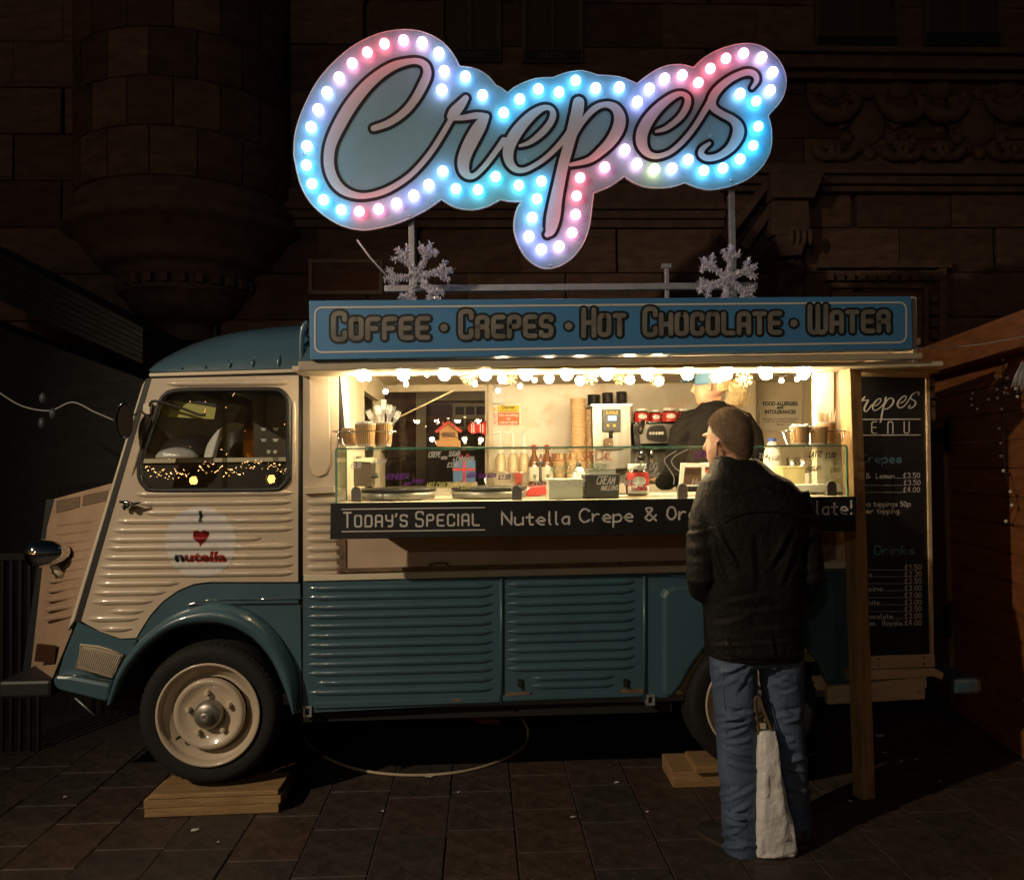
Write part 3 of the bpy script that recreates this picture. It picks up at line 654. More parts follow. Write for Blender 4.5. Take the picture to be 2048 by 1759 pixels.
b = B(); c = P(258, 1010, -.03); b.lathe([(.0, .03), (.014, .028), (.014, .0)], c, axis=(0, -1, 0), n=10); b.tube([P(240, 1003, -.045), P(252, 1004, -.052), P(268, 1008, -.052), P(282, 1004, -.048)], [.007, .011, .008, .004], 8); b.tube([P(249, 1010, -.03), P(250, 1020, -.028)], [.012, .008], 8); b.done('door_handle', M_chrome, door)
b = B(); b.pp([(286, 808), (301, 806), (300, 828), (285, 829)], -.03, -.002); b.done('stay_bracket', M_creamw, door, bevel=.003)
b = B(); b.tube([P(x, y, -.03) for x, y in cat([(299, 812), (303, 803), (318, 803), (360, 815), (398, 829), (411, 829)], 4)], .006, 8); b.done('window_stay', M_black, door)
# sticker on the ribs
def rib_depth(px, py):
    return -.0165
b = B(); ring = [(403+71*math.cos(a*math.pi/24), 1083+72*math.sin(a*math.pi/24)) for a in range(48)]
# sticker follows the ribs: rows of quads lying just proud of each ridge
ribs_y = (1024, 1041, 1059, 1078, 1094, 1113, 1131, 1148)
from mathutils.bvhtree import BVHTree
_dt = BVHTree.FromPolygons([v.co.copy() for v in door.data.vertices], [list(p.vertices) for p in door.data.polygons])
def sk_p(x, z, d):
    h = _dt.ray_cast(V((x, -.5, z)), V((0, 1, 0)))[0]; return V((x, (h.y if h else 0)-d, z))
rows = []; NS = 110
for j in range(NS+1):
    y = 1012+142*j/NS; w = 71*math.sqrt(max(0, 1-((y-1083)/71.2)**2)); rows.append([sk_p(q.x, q.z, .0022) for q in [P(403-w+2*w*i/10, y, 0) for i in range(11)]])
b.smooth = True; b.add([p for r in rows for p in r], [(j*11+i, j*11+i+1, j*11+i+12, j*11+i+11) for j in range(NS) for i in range(10)])
stk = b.done('sticker', glass('clear_sticker', (0.93, 0.93, 0.93), 1.35, .25, body=.72, bodycol=(.70, .68, .66)), door)
def warp_obj(o, fn):
    bm_ = bmesh.new(); bm_.from_mesh(o.data); bmesh.ops.triangulate(bm_, faces=bm_.faces[:])
    bmesh.ops.subdivide_edges(bm_, edges=[e for e in bm_.edges if e.calc_length() > .004], cuts=2, use_grid_fill=True)
    bmesh.ops.triangulate(bm_, faces=bm_.faces[:])
    for v in bm_.verts: v.co = fn(v.co)
    bm_.to_mesh(o.data); bm_.free()
def px_of(p):
    d = V(p)-CAM; return 1024+FPX*d.dot(_r)/d.dot(_f), 879.5-FPX*d.dot(_u)/d.dot(_f)
def stick(o):
    warp_obj(o, lambda co: sk_p(co.x, co.z, .0040)); warp_obj(o, lambda co: sk_p(co.x, co.z, .0040))
M_ink = mat('sticker_black', (.012, .012, .014), .35); M_red = mat('sticker_red', (.42, .02, .015), .35)
b = B(); b.add([P(x, y, 0) for x, y in rect_px(400, 1020, 406, 1043)], [(0, 1, 2, 3)]); o = b.done('sticker_letter', M_ink, stk); stick(o)
hp = []
for k in range(40):
    t = 2*math.pi*k/40; hp.append((403+16*math.sin(t)**3, 1073-1.15*(13*math.cos(t)-5*math.cos(2*t)-2*math.cos(3*t)-math.cos(4*t))))
b = B(); b.prism([P(x, y, 0) for x, y in hp], (0, .0002, 0)); o = b.done('sticker_heart', M_red, stk); stick(o)
ux = (P(420, 1120, 0)-P(400, 1120, 0)).normalized()
o = font_text('sticker_letter', 'n', P(351, 1122, 0), ux, (0, 0, 1), .064, M_ink, stk, 'LEFT', .0025, width=18*S(0)); stick(o)
o = font_text('sticker_word', 'utella', P(371, 1122, 0), ux, (0, 0, 1), .064, M_red, stk, 'LEFT', .0025, width=80*S(0)); stick(o)
# --- gutter, roof dome over the cab
b = B(); b.pp([(298, 746), (598, 737), (598, 744), (298, 753)], -.014, .03); b.done('rain_gutter', M_creamw, van, bevel=.003)
b = B(); b.pp([(303, 753), (597, 745), (597, 751), (303, 759)], .0, .03); b.done('door_top_gap', M_black, van)
tops = [(303, 744), (318, 722), (345, 701), (380, 683), (430, 666), (490, 655), (560, 647), (640, 642)]
rows = []
for (x, y) in cat(tops, 4):
    zb = P(x, 744-(x-300)*.027, 0).z; xx = P(x, y, .3).x; zt = P(x, y, .35).z; h = max(.002, zt-zb)
    arc = [V((xx, .5*(1-math.cos(t)), zb+h*math.sin(t))) for t in [R(a) for a in range(0, 91, 10)]]
    arc[0].x = P(x, 740, 0).x
    for p, t in zip(arc, range(10)): p.x = arc[0].x+(xx-arc[0].x)*t/9
    arc += [V((p.x, ZFAR-p.y, p.z)) for p in reversed(arc)]
    rows.append(arc)
b = B(); b.smooth = True; n = len(rows[0]); b.add([p for r in rows for p in r], [(j*n+i, j*n+i+1, (j+1)*n+i+1, (j+1)*n+i) for j in range(len(rows)-1) for i in range(n-1)])
for x, y0 in ((363, 733), (410, 728), (459, 716), (505, 710), (557, 704)):
    yb = 744-(x-300)*.027
    a0_ = P(x, yb-4, 0); a1_ = P(x, y0, 0); b.rib(a0_+V((0, -.003, 0)), V((a0_.x, .02, a1_.z)), .022, .012, nrm=(0, -.95, .3), taper=.03)
b.done('cab_roof', M_blue, van)
b = B(); b.tube([P(x, y, .02) for x, y in cat([(604, 738), (602, 690), (606, 655), (616, 645)], 4)], .014, 8); b.done('roof_joint', M_blue, van)
# main roof, far side, floor, ends (closed shell)
zr = P(1200, 640, 0).z; xr = 2.16
b = B(); xl = P(606, 700, 0).x
b.bb((xl, .05, zr-.06), (xr, ZFAR, zr-.02)); b.done('roof', M_blue, van)
# --- windscreen pillar, glass, nose
b = B(); b.pp([(293, 757), (303, 755), (160, 1246), (149, 1240)], -.004, .03); b.done('pillar_seal', M_black, van)
b = B(); b.pp([(284, 770), (292, 758), (149, 1240), (134, 1262)], .0, .05); b.done('windscreen_pillar', M_creamw, van, bevel=.004)
b = B(); q = [P(288, 760, .05), P(222, 970, .05)]; b.add([q[0], q[1], V((q[1].x, ZFAR-.05, q[1].z)), V((q[0].x, ZFAR-.05, q[0].z))], [(0, 1, 2, 3)]); b.done('windscreen', glass('screen_glass', (.92, .94, .93), 1.5), van)
lp = [P(224, 966, .04), P(152, 1240, .03), P(104, 1357, .06), P(58, 1345, .36), P(75, 1200, .36), P(93, 1050, .36), P(106, 998, .36)]
b = B(); b.hexa(lp, [V((p.x, ZFAR-p.y, p.z)) for p in lp])
def on_nose(px, py, d=0.0):
    n_ = (lp[1]-lp[0]).cross(lp[6]-lp[0]).normalized(); n_ = n_ if n_.y < 0 else -n_; r_ = ray(px, py); o_ = lp[0]+n_*d; return CAM+r_*((o_-CAM).dot(n_)/r_.dot(n_))
for k in range(11):
    y = 1045+k*19; b.rib(on_nose(112-k*3, y+4), on_nose(196-k*5, y-6), .02, .004, nrm=(-.3, -.95, 0))
b.done('nose', mat('nose_shaded_cream', (0.40, 0.27, 0.18), .42, var=.14, vs=5, coat=.2, dirt=.3), van)  # shade on the nose side is mixed into this darker, pinker cream
b = B(); fr_ = [p+V((-.012, 0, 0)) for p in lp[3:]]; b.hexa([lp[6]+V((-.03, -.004, 0)), lp[6]+V((.012, -.01, 0)), lp[3]+V((.012, -.012, .0)), lp[3]+V((-.03, -.004, 0))], [V((p.x, ZFAR-.3, p.z)) for p in (lp[6]+V((-.03, 0, 0)), lp[6], lp[3], lp[3]+V((-.03, 0, 0)))]); b.done('grille_surround', mat('dark_grille', (.012, .018, .022), .4), van)
for pl in ([(112, 1001), (160, 992), (158, 1014), (112, 1025)], [(166, 990), (216, 980), (212, 1001), (164, 1012)]):
    b = B(); b.prism([on_nose(x, y, .003) for x, y in pl], (0.0, .01, 0)); b.done('air_vent', mat('vent_mesh', (.16, .11, .07), .6, var=.3, vs=80), van, bevel=.002)
# headlight, indicator, bracket
hl = P(70, 1106, .12); ax = V((-1, -.12, 0)).normalized()
b = B(); b.lathe([(0, .085), (.045, .08), (.064, .055), (.068, .04), (.066, .02), (.058, -.03), (.044, -.07), (.02, -.10), (0, -.105)], hl-ax*.05, axis=ax, n=20); hlo = b.done('headlight', M_chrome, van)
b = B(); b.lathe([(0, .09), (.03, .088), (.058, .066), (.06, .06)], hl-ax*.05, axis=ax, n=20); b.done('lens', glass('lamp_lens', (.7, .7, .7), 1.5), hlo)
b = B(); b.tube([hl+V((.07, .02, -.06)), hl+V((.1, .05, -.11)), hl+V((.1, .16, -.12))], .016, 8); b.tube([hl+V((.04, 0, -.02)), hl+V((.1, .2, -.02))], .03, 10); b.done('lamp_bracket', M_creamw, hlo)
b = B(); b.prism([on_nose(x, y, .012) for x, y in ((73, 1287), (110, 1291), (107, 1326), (68, 1322))], (0, .02, 0)); b.done('indicator', mat('dark_lamp', (.05, .022, .012), .3), van, bevel=.004)
b = B(); c = P(248, 841, -.1); b.tube([c+V((.034*math.cos(a*.314)*(1.1), 0, .078*math.sin(a*.314))) for a in range(20)], .005, 6, closed=True); b.add([c+V((.034*1.1*math.cos(a*.314), .004, .078*math.sin(a*.314))) for a in range(20)], [tuple(range(20))]); b.tube([c+V((.03, 0, .02)), P(285, 822, -.0)], .005, 6); b.done('side_mirror', M_void, van)
b = B(); a0, a1 = P(-10, 1382, .0), P(98, 1384, .0); b.bb((a0.x, .02, a0.z-.04), (a1.x, ZFAR-.02, a0.z+.04)); b.done('front_bumper', mat('dark_bumper', (.014, .016, .018), .5), van, bevel=.015)
# --- front step and grille insert
b = B(); b.pp([(155, 1243), (200, 1264), (240, 1278), (274, 1278), (258, 1310), (238, 1350), (222, 1400), (110, 1370), (128, 1310)], -.004, .05); b.done('front_lower_panel', M_blue, van)
gp = [(162, 1288), (200, 1293), (246, 1308), (224, 1357), (152, 1334)]
b = B(); b.pp(gp, -.012, .0); b.tube([P(x, y, -.013) for x, y in gp], .006, 6, closed=True)
for k in range(20):
    t = (k+.6)/20.5; xt = 162+84*t; yt = 1289+18*t**1.2; xb = 152+72*t; yb = 1334+23*t; b.rib(P(xt-1, yt+3, -.012), P(xb, yb-3, -.012), .0075, .004, taper=.01)
b.done('step_grille', mat('pale_grille', (.42, .36, .27), .5, var=.15, vs=20), van)
b = B(); b.pp([(108, 1350), (150, 1352), (224, 1366), (216, 1404), (112, 1378), (104, 1364)], -.07, .02); b.done('front_step', M_blue, van, bevel=.02)
b = B(); b.tube([P(108, 1349, -.05), P(150, 1350, -.06), P(224, 1363, -.062)], .003, 6); b.done('step_trim', M_chrome, van)
b = B(); b.tube([P(150, 1395, .1), P(190, 1430, .1)], .004, 6); b.done('tow_hook', M_galv, van)
# --- front fender with rolled arch
ai = [(238, 1398), (262, 1345), (295, 1300), (335, 1268), (372, 1252), (415, 1247), (455, 1250), (488, 1262), (520, 1285), (552, 1325), (575, 1375), (588, 1415)]
ao = [(222, 1402), (238, 1345), (268, 1295), (313, 1250), (358, 1222), (410, 1207), (452, 1206), (492, 1218), (532, 1245), (566, 1290), (587, 1345), (598, 1420)]
b = B(); b.pp([(272, 1279), (300, 1233), (325, 1205), (356, 1183), (388, 1170), (420, 1166), (600, 1166), (604, 1424), (592, 1424)]+ai[::-1]+[(226, 1400), (240, 1340)], .004, .03); b.done('front_fender', M_blue, van)
b = B(); b.pp([(372, 1209), (392, 1203), (420, 1199), (597, 1197), (597, 1206), (420, 1208)], -.012, .004); b.done('fender_ledge', M_blue, van, bevel=.003)
b = B(); b.tube([P(x, y, -.014) for x, y in ((388, 1203), (420, 1199.5), (597, 1197.5))], .0025, 6); b.done('ledge_trim', M_chrome, van)
mid = [((a[0]+c[0])/2, (a[1]+c[1])/2, math.dist(a, c)/2) for a, c in zip(ai, ao)]; rows = []
mids = cat(mid, 4)
for k, (x, y, w) in enumerate(mids):
    x2, y2, _ = mids[min(k+1, len(mids)-1)]; x1, y1, _ = mids[max(k-1, 0)]; tx, ty = x2-x1, y2-y1; L = math.hypot(tx, ty); nx, ny = ty/L, -tx/L
    row = []
    for q in range(13):
        a = math.pi*(q/12)*1.18-.28; row.append(P(x+nx*w*math.cos(a), y+ny*w*math.cos(a), 0)+V((0, .01-.085*max(-.35, math.sin(a)), 0)))
    rows.append(row)
b = B(); b.smooth = True; b.add([p for r in rows for p in r], [(j*13+i, j*13+i+1, j*13+i+14, j*13+i+13) for j in range(len(rows)-1) for i in range(12)]); b.done('wheel_arch', M_blue, van)
b = B(); b.bb((P(230, 1300, .06).x, .05, .1), (P(600, 1300, .06).x, .06, .9)) if False else None
b.pp([(222, 1215), (600, 1215), (600, 1420), (222, 1420)], .26, .3); b.done('wheel_well', M_dark, van)
# --- wheels
def wheel(px, py, Rt, label_dx=0):
    c = P(px, py, -.03); ax = (0, -1, 0)
    k = S(-.03)
    t = B(); r = Rt*k; t.lathe([(r*.72, .00), (r*.80, .012), (r*.90, .018), (r*.965, .006), (r*1.0, -.03), (r*1.005, -.09), (r*1.0, -.15), (r*.96, -.185), (r*.8, -.19), (r*.7, -.17)], c, ax, 56)
    for i in range(64):
        a = 2*math.pi*i/64; rr = r*.975; q = c+V((math.cos(a)*rr, -.0, math.sin(a)*rr)); t.box(q+V((0, .02, 0)), (.010, .03, .014), ry=-a)
    whl = B(); tyre = t.done('wheel', M_tyre, van)
    g = B(); g.lathe([(r*.735, .012), (r*.735, .02), (r*.70, .018), (r*.68, -.01), (r*.66, -.028), (r*.57, -.034), (r*.56, -.05), (r*.50, -.05)], c, ax, 48)
    g.lathe([(r*.505, -.02), (r*.50, .004), (r*.47, .012), (r*.42, .004), (r*.36, -.010), (r*.30, -.014), (r*.0, -.014)], c, ax, 40); rim = g.done('rim', M_cream, tyre)
    h = B(); h.lathe([(r*.205, -.012), (r*.20, .02), (r*.185, .03), (r*.15, .04), (r*.085, .044), (r*.08, .065), (r*.05, .07), (r*.0, .066)], c, ax, 24); h.done('hub', mat('dull_hub', (.40, .37, .33), .42, .8, var=.2, vs=20), tyre)
    for i in range(5):
        a = R(95+72*i); q = c+V((math.cos(a)*r*.30, -.0, math.sin(a)*r*.30)); h = B(); h.lathe([(.013, -.014), (.013, .012), (.009, .018), (0, .018)], q, ax, 6, smooth=False); h.done('wheel_nut', M_creamw, rim)
    h = B(); q = c+V((-r*.42, 0, -r*.33)); h.tube([q+V((0, .03, 0)), q+V((-.008, -.012, 0))], .006, 6); h.done('valve', M_black, rim)
wheel(418, 1427, 136); wheel(1506, 1407, 134)
b = B(); xa, xb = P(240, 1400, .25).x, P(1840, 1400, .25).x; b.bb((xa, .31, .34), (xb, ZFAR-.1, .52)); b.bb((P(610, 1400, .1).x, .06, .36), (P(1340, 1400, .1).x, .3, .46)); b.bb((xa-.1, .9, .2), (xb, 1.0, .4)); b.done('chassis', M_dark, van)
b = B(); b.tube([P(940, 1425, .35), P(965, 1438, .35), P(1000, 1442, .35)], .022, 8); b.done('exhaust', mat('rust_red', (.12, .03, .015), .8, var=.3), van)
b = B(); pts = [P(1906, 1371, -.02), P(1935, 1371, -.022), P(1952, 1370, -.01), P(1958, 1369, .03)]; e = pts[-1]; pts += [V((e.x, .2, e.z)), V((e.x, 1.9, e.z))]
rows = [[p+V((0, -.012, -.034)), p+V((0, -.02, -.02)), p+V((0, -.02, .02)), p+V((0, -.012, .032)), p+V((-.02 if i > 2 else 0, .03, .034)), p+V((-.03 if i > 2 else 0, .03, -.034))] for i, p in enumerate(pts)]
b.rings(rows); b.done('rear_bumper', M_blue, van, bevel=.005)
# --- hatch surround, awning, interior shell
zc0 = P(1100, 1000, -.3).z     # counter top height
xe = 2.30; zceil = P(1100, 768, 1.85).z
b = B(); xp = P(690, 850, .02).x
b.bb((xp-.04, .06, .45), (xp, .75, zceil)); b.bb((xp-.04, .75, .45), (xp, 1.86, 1.2)); b.bb((xp-.04, 1.5, 1.2), (xp, 1.86, zceil)); b.bb((xp-.04, .75, 1.95), (xp, 1.5, zceil)); b.done('bulkhead', M_creamw, van)
bw = [(700-30, 700), (1640, 690), (1640, 1150), (670, 1150)]
b = B(); b.pph([(640, 720), (1660, 700), (1660, 1160), (640, 1160)], [[(762, 781), (973, 779), (973, 1004), (762, 1004)]], 1.85, 1.9); b.done('back_wall', M_creamw, van)
b = B(); b.pph([(752, 770), (983, 768), (983, 1012), (752, 1012)], [[(765, 784), (970, 782), (970, 1000), (765, 1000)]], 1.825, 1.86); b.done('rear_window_frame', M_creamw, van, bevel=.004)
b = B(); b.add([P(x, y, 1.87) for x, y in rect_px(762, 780, 974, 1005)], [(0, 1, 2, 3)]); b.done('rear_window_pane', glass('rear_glass', (.75, .75, .7), 1.45), van)
M_splash = mat('stained_steel', (.74, .70, .62), .42, .15, col2=(.60, .54, .43), vs=3.5, bump=.06, bs=9, dirt=0)
n_ = M_splash.node_tree; nz = n_.nodes.new('ShaderNodeTexNoise'); nz.inputs['Scale'].default_value = 4.2; nz.inputs['Detail'].default_value = 8; nz.inputs['Roughness'].default_value = .7; tcn = n_.nodes.new('ShaderNodeTexCoord'); n_.links.new(tcn.outputs['Object'], nz.inputs[0])
mr = n_.nodes.new('ShaderNodeMapRange'); mr.inputs[1].default_value = .56; mr.inputs[2].default_value = .72; mr.inputs[4].default_value = .75; n_.links.new(nz.outputs[0], mr.inputs[0]); mx = n_.nodes.new('ShaderNodeMix'); mx.data_type = 'RGBA'; pb = n_.nodes['Principled BSDF']
n_.links.new(pb.inputs['Base Color'].links[0].from_socket, mx.inputs['A']); mx.inputs['B'].default_value = (.58, .26, .06, 1); n_.links.new(mr.outputs[0], mx.inputs['Factor']); n_.links.new(mx.outputs['Result'], pb.inputs['Base Color'])
b = B(); b.pp([(987, 774), (1500, 768), (1500, 1010), (987, 1010)], 1.83, 1.849); b.done('splashback', M_splash, van)
b = B(); b.pp([(976, 768), (987, 768), (987, 1010), (976, 1010)], 1.80, 1.85); b.done('wall_trim', M_creamw, van, bevel=.003); b = B(); b.pp([(1496, 755), (1512, 755), (1512, 1010), (1496, 1010)], 1.72, 1.85); b.done('wall_trim', M_creamw, van, bevel=.003)
b = B(); b.bb((xp-.04, .0, zceil), (2.15, .8, zceil+.03)); b.bb((xp-.04, .8, zceil), (xe+.03, ZFAR, zceil+.029)); b.done('ceiling', M_creamw, van)
b = B(); ql = [V((2.13, .03, 0)), V((2.15, .03, 0)), V((2.34, ZFAR, 0)), V((2.32, ZFAR, 0))]; b.hexa([p+V((0, 0, .45)) for p in ql], [p+V((0, 0, zceil)) for p in ql]); b.done('rear_end_wall', M_creamw, van)
b = B(); b.bb((xp, .03, .42), (2.14, ZFAR, .45)); b.done('floor', mat('van_floor', (.12, .11, .10), .7), van)
b = B(); b.bb((P(300, 900, 0).x, ZFAR-.03, .5), (xp-.05, ZFAR, 2.0)); b.bb((P(300, 900, 0).x, .03, .45), (xp, ZFAR, .5)); b.done('cab_far_side', mat('cab_inside', (.10, .085, .06), .6), van)
b = B(); b.pp([(1634, 735), (1667, 735), (1667, 1130), (1634, 1132)], .0, .06); b.pp([(1667, 735), (1836, 728), (1840, 1125), (1667, 1130)], .01, .06); b.done('hatch_post', M_creamw, van)
zs = P(1100, 735, -.28).z
b = B(); b.pp([(596, 722), (1846, 705), (1846, 717), (596, 741)], -.28, -.24); b.done('awning_rail', mat('awning_trim', (.42, .36, .26), .45, var=.15, vs=4), van, bevel=.004)
b = B(); b.pp([(596, 742), (1700, 727), (1700, 733), (596, 748)], -.02, .03); b.done('hatch_header', M_creamw, van)
b = B(); a = P(606, 735, 0); b.bb((a.x, -.24, zs+.0), (2.12, .0, zs+.02)); b.done('awning_soffit', M_creamw, van)
b = B(); b.prism([P(1592, 738, -.16), P(1830, 715, -.16), P(1830, 720, -.16), P(1640, 738, -.16)], (0, .04, 0)); b.done('awning_stay', M_creamw, van)
# counter, fold-out flap and cab shelf
M_ctop = mat('counter_top', (.60, .54, .43), .35, var=.12, vs=5)
b = B(); b.bb((P(664, 1000, -.28).x, -.295, zc0-.035), (P(1712, 1000, -.28).x, .60, zc0-.004)); b.done('counter', M_ctop, van, bevel=.003)
b = B(); b.bb((xp+.02, 1.35, .5), (2.2, 1.82, zc0+.02)); b.done('back_worktop', M_ctop, van, bevel=.004)
b = B(); b.pp([(672, 748), (680, 745), (691, 880), (684, 884)], .02, .05); b.done('hatch_stay', M_black, van)
b = B(); b.pp([(680, 745), (689, 745), (699, 880), (691, 880)], .03, .06); b.done('partition_edge', M_white, van)
zsf = P(420, 917, .5).z
b = B(); b.bb((P(285, 900, .5).x, .25, zsf-.02), (xp-.05, 1.3, zsf)); b.done('cab_shelf', M_creamw, van)
b = B(); b.bb((P(270, 950, .3).x, .27, .9), (xp-.05, .29, zsf-.021)); b.done('footwell_shade', mat('footwell_shade_black', (.006, .005, .005), .6), van)  # black sheet added to stand for the shade in the footwell below the shelf
b = B(); b.pp([(326, 795), (432, 815), (428, 838), (318, 832)], .06, .064); b.done('sun_visor', mat('yellow_sheet', (.52, .49, .14), .6), van)
b = B(); b.pp([(324, 789), (432, 807), (432, 814), (324, 797)], .056, .06); b.done('visor_edge', M_black, van)
# dark appliance seen in the cab rear opening
b = B(); b.pp(rect_px(506, 790, 572, 915), 1.0, 1.05)
b.done('cab_panel', mat('dark_board', (.06, .05, .04), .35), van)
M_icon = mat('icon_white', (.6, .58, .55), .5)
b = B()
for (x, y) in ((527, 858), (551, 858), (527, 880), (551, 880)): b.pp([(x-6, y-3), (x+6, y-3), (x+3, y+3), (x-3, y+3)], .996, 1.0)
for (x, y) in ((537, 903), (550, 903)): b.pp([(x+4*math.cos(a*.785), y+4*math.sin(a*.785)) for a in range(8)], .996, 1.0)
b.done('panel_symbol', M_icon, van)
# ================================================================== header sign
HY = -.31
hd = T('header_sign', P(1222, 700, HY), 'long blue header sign reading coffee, crepes, hot chocolate and water', 'sign')
def hb(x, t): return (601-9*(x-618)/1205) if t == 0 else (719-22*(x-618)/1205)   # top / bottom edge
b = B(); b.pp([(618, 601), (1823, 592), (1826, 697), (620, 719)], HY, HY+.10)
M_hdr = mat('header_blue', (.055, .19, .40), .35, col2=(.075, .235, .47), vs=1.6, bump=.01, bs=30, coat=.2)
b.done('panel', M_hdr, hd, bevel=.003)
b = B(); b.pp([(1824, 592), (1833, 594), (1834, 697), (1827, 697)], HY+.02, HY+.12); b.done('end_cap', mat('pale_edge', (.42, .36, .3), .6), hd)
st = Strokes(lambda x, y, h: P(x, y, HY)+V((0, -.0025-h, 0)))
def hl_(x, f): return hb(x, 0)+(hb(x, 1)-hb(x, 0))*f
bp = [(1200, 0)]
rc = []
for (x, f) in ((1222, .12), (1812, .12), (1812, .88), (630, .88), (630, .12), (1222, .12)): rc.append((x, hl_(x, f)))
st.stroke(fillet(rc, 16, 6), 3.6); st.b.done('border_line', mat('border_cream', (.60, .58, .52), .5), hd)
words = [('Coffee', 667, 856), ('Crepes', 921, 1102), ('Hot', 1167, 1248), ('Chocolate', 1289, 1559), ('Water', 1619, 1776)]
so_ = Strokes(lambda x, y, h: P(x, 0+y, HY)+V((0, -.0028-h, 0))); sf = Strokes(lambda x, y, h: P(x, y, HY)+V((0, -.0045-h, 0)))
class Flip:
    def __init__(s, st, y0, sl=-.012, x0=0): s.st, s.y0, s.sl, s.x0 = st, y0, sl, x0
    def stroke(s, pts, w, lift=0.0): s.st.stroke([(x, s.y0-y+s.sl*(x-s.x0)) for x, y in pts], w, lift)
for w_, x0, x1 in words:
    for S_, wd_ in ((so_, 18.5), (sf, 9.5)): tec_text(Flip(S_, hl_(x0, .65), -.012, x0), w_, x0, 0, x1, 38, wd_, hc=52, r=1.7, gap=2.5)
for x in (888, 1137, 1587):
    y = hl_(x, .49)
    so_.stroke([(x, y)], [20]); sf.stroke([(x, y)], [13])
so_.b.done('lettering_outline', mat('hdr_black', (.012, .014, .014), .4), hd); sf.b.done('lettering', mat('hdr_grey', (.17, .16, .145), .45, var=.35, vs=9), hd)

# ================================================================== illuminated script sign
SY = .30
sg = T('crepes_sign', P(1060, 590, SY), 'large bulb-studded script sign on the roof reading Crepes', 'sign')
seg = [[(588, 310), (590, 272), (600, 235), (615, 200), (632, 168), (657, 136), (690, 105), (725, 82), (765, 66), (810, 60), (850, 66), (885, 85), (907, 110), (919, 133)], [(919, 133), (950, 138), (975, 152), (991, 171)], [(991, 171), (1003, 177), (1014, 187)], [(1014, 187), (1035, 172), (1070, 158), (1106, 156)], [(1106, 156), (1133, 146), (1165, 142), (1196, 151)],
 [(1196, 151), (1238, 154), (1274, 168)], [(1274, 168), (1300, 148), (1330, 133), (1362, 130), (1387, 136)], [(1387, 136), (1410, 115), (1445, 97), (1485, 88), (1520, 92), (1550, 112), (1568, 140), (1572, 170), (1563, 200), (1536, 232)], [(1536, 232), (1543, 260), (1542, 295), (1530, 325), (1505, 352), (1470, 370), (1425, 380), (1395, 376), (1370, 366)],
 [(1370, 366), (1340, 375), (1300, 376), (1270, 367), (1248, 353)], [(1248, 353), (1222, 372), (1187, 387)], [(1187, 387), (1183, 420), (1178, 455), (1165, 490), (1140, 520), (1108, 536), (1080, 535), (1052, 515), (1035, 485), (1028, 455), (1032, 425), (1043, 403)], [(1043, 403), (1020, 403), (1000, 399)], [(1000, 399), (975, 413), (945, 420), (910, 415), (883, 399)],
 [(883, 399), (850, 422), (800, 445), (750, 458), (720, 460), (685, 452), (650, 432), (620, 403), (600, 365), (588, 310)]]
outl = []
for s_ in seg: outl += cat(s_, 3)[:-1]
b = B(); b.pp(outl, SY, SY+.018); b.done('panel', mat('sign_blue', (.21, .38, .47), .45, var=.06, vs=5, bump=.03, bs=50), sg)
b = B(); b.tube([P(x, y, SY+.004) for x, y in outl], .005, 6, closed=True); b.done('edge_trim', mat('edge_white', (.6, .58, .6), .4), sg)
c3 = lambda pts: [(570+x/3.382, 40+y/3.382, w/3.382) for x, y, w in pts]
c4 = lambda pts: [(1020+x/3.517, 60+y/3.517, w/3.517) for x, y, w in pts]
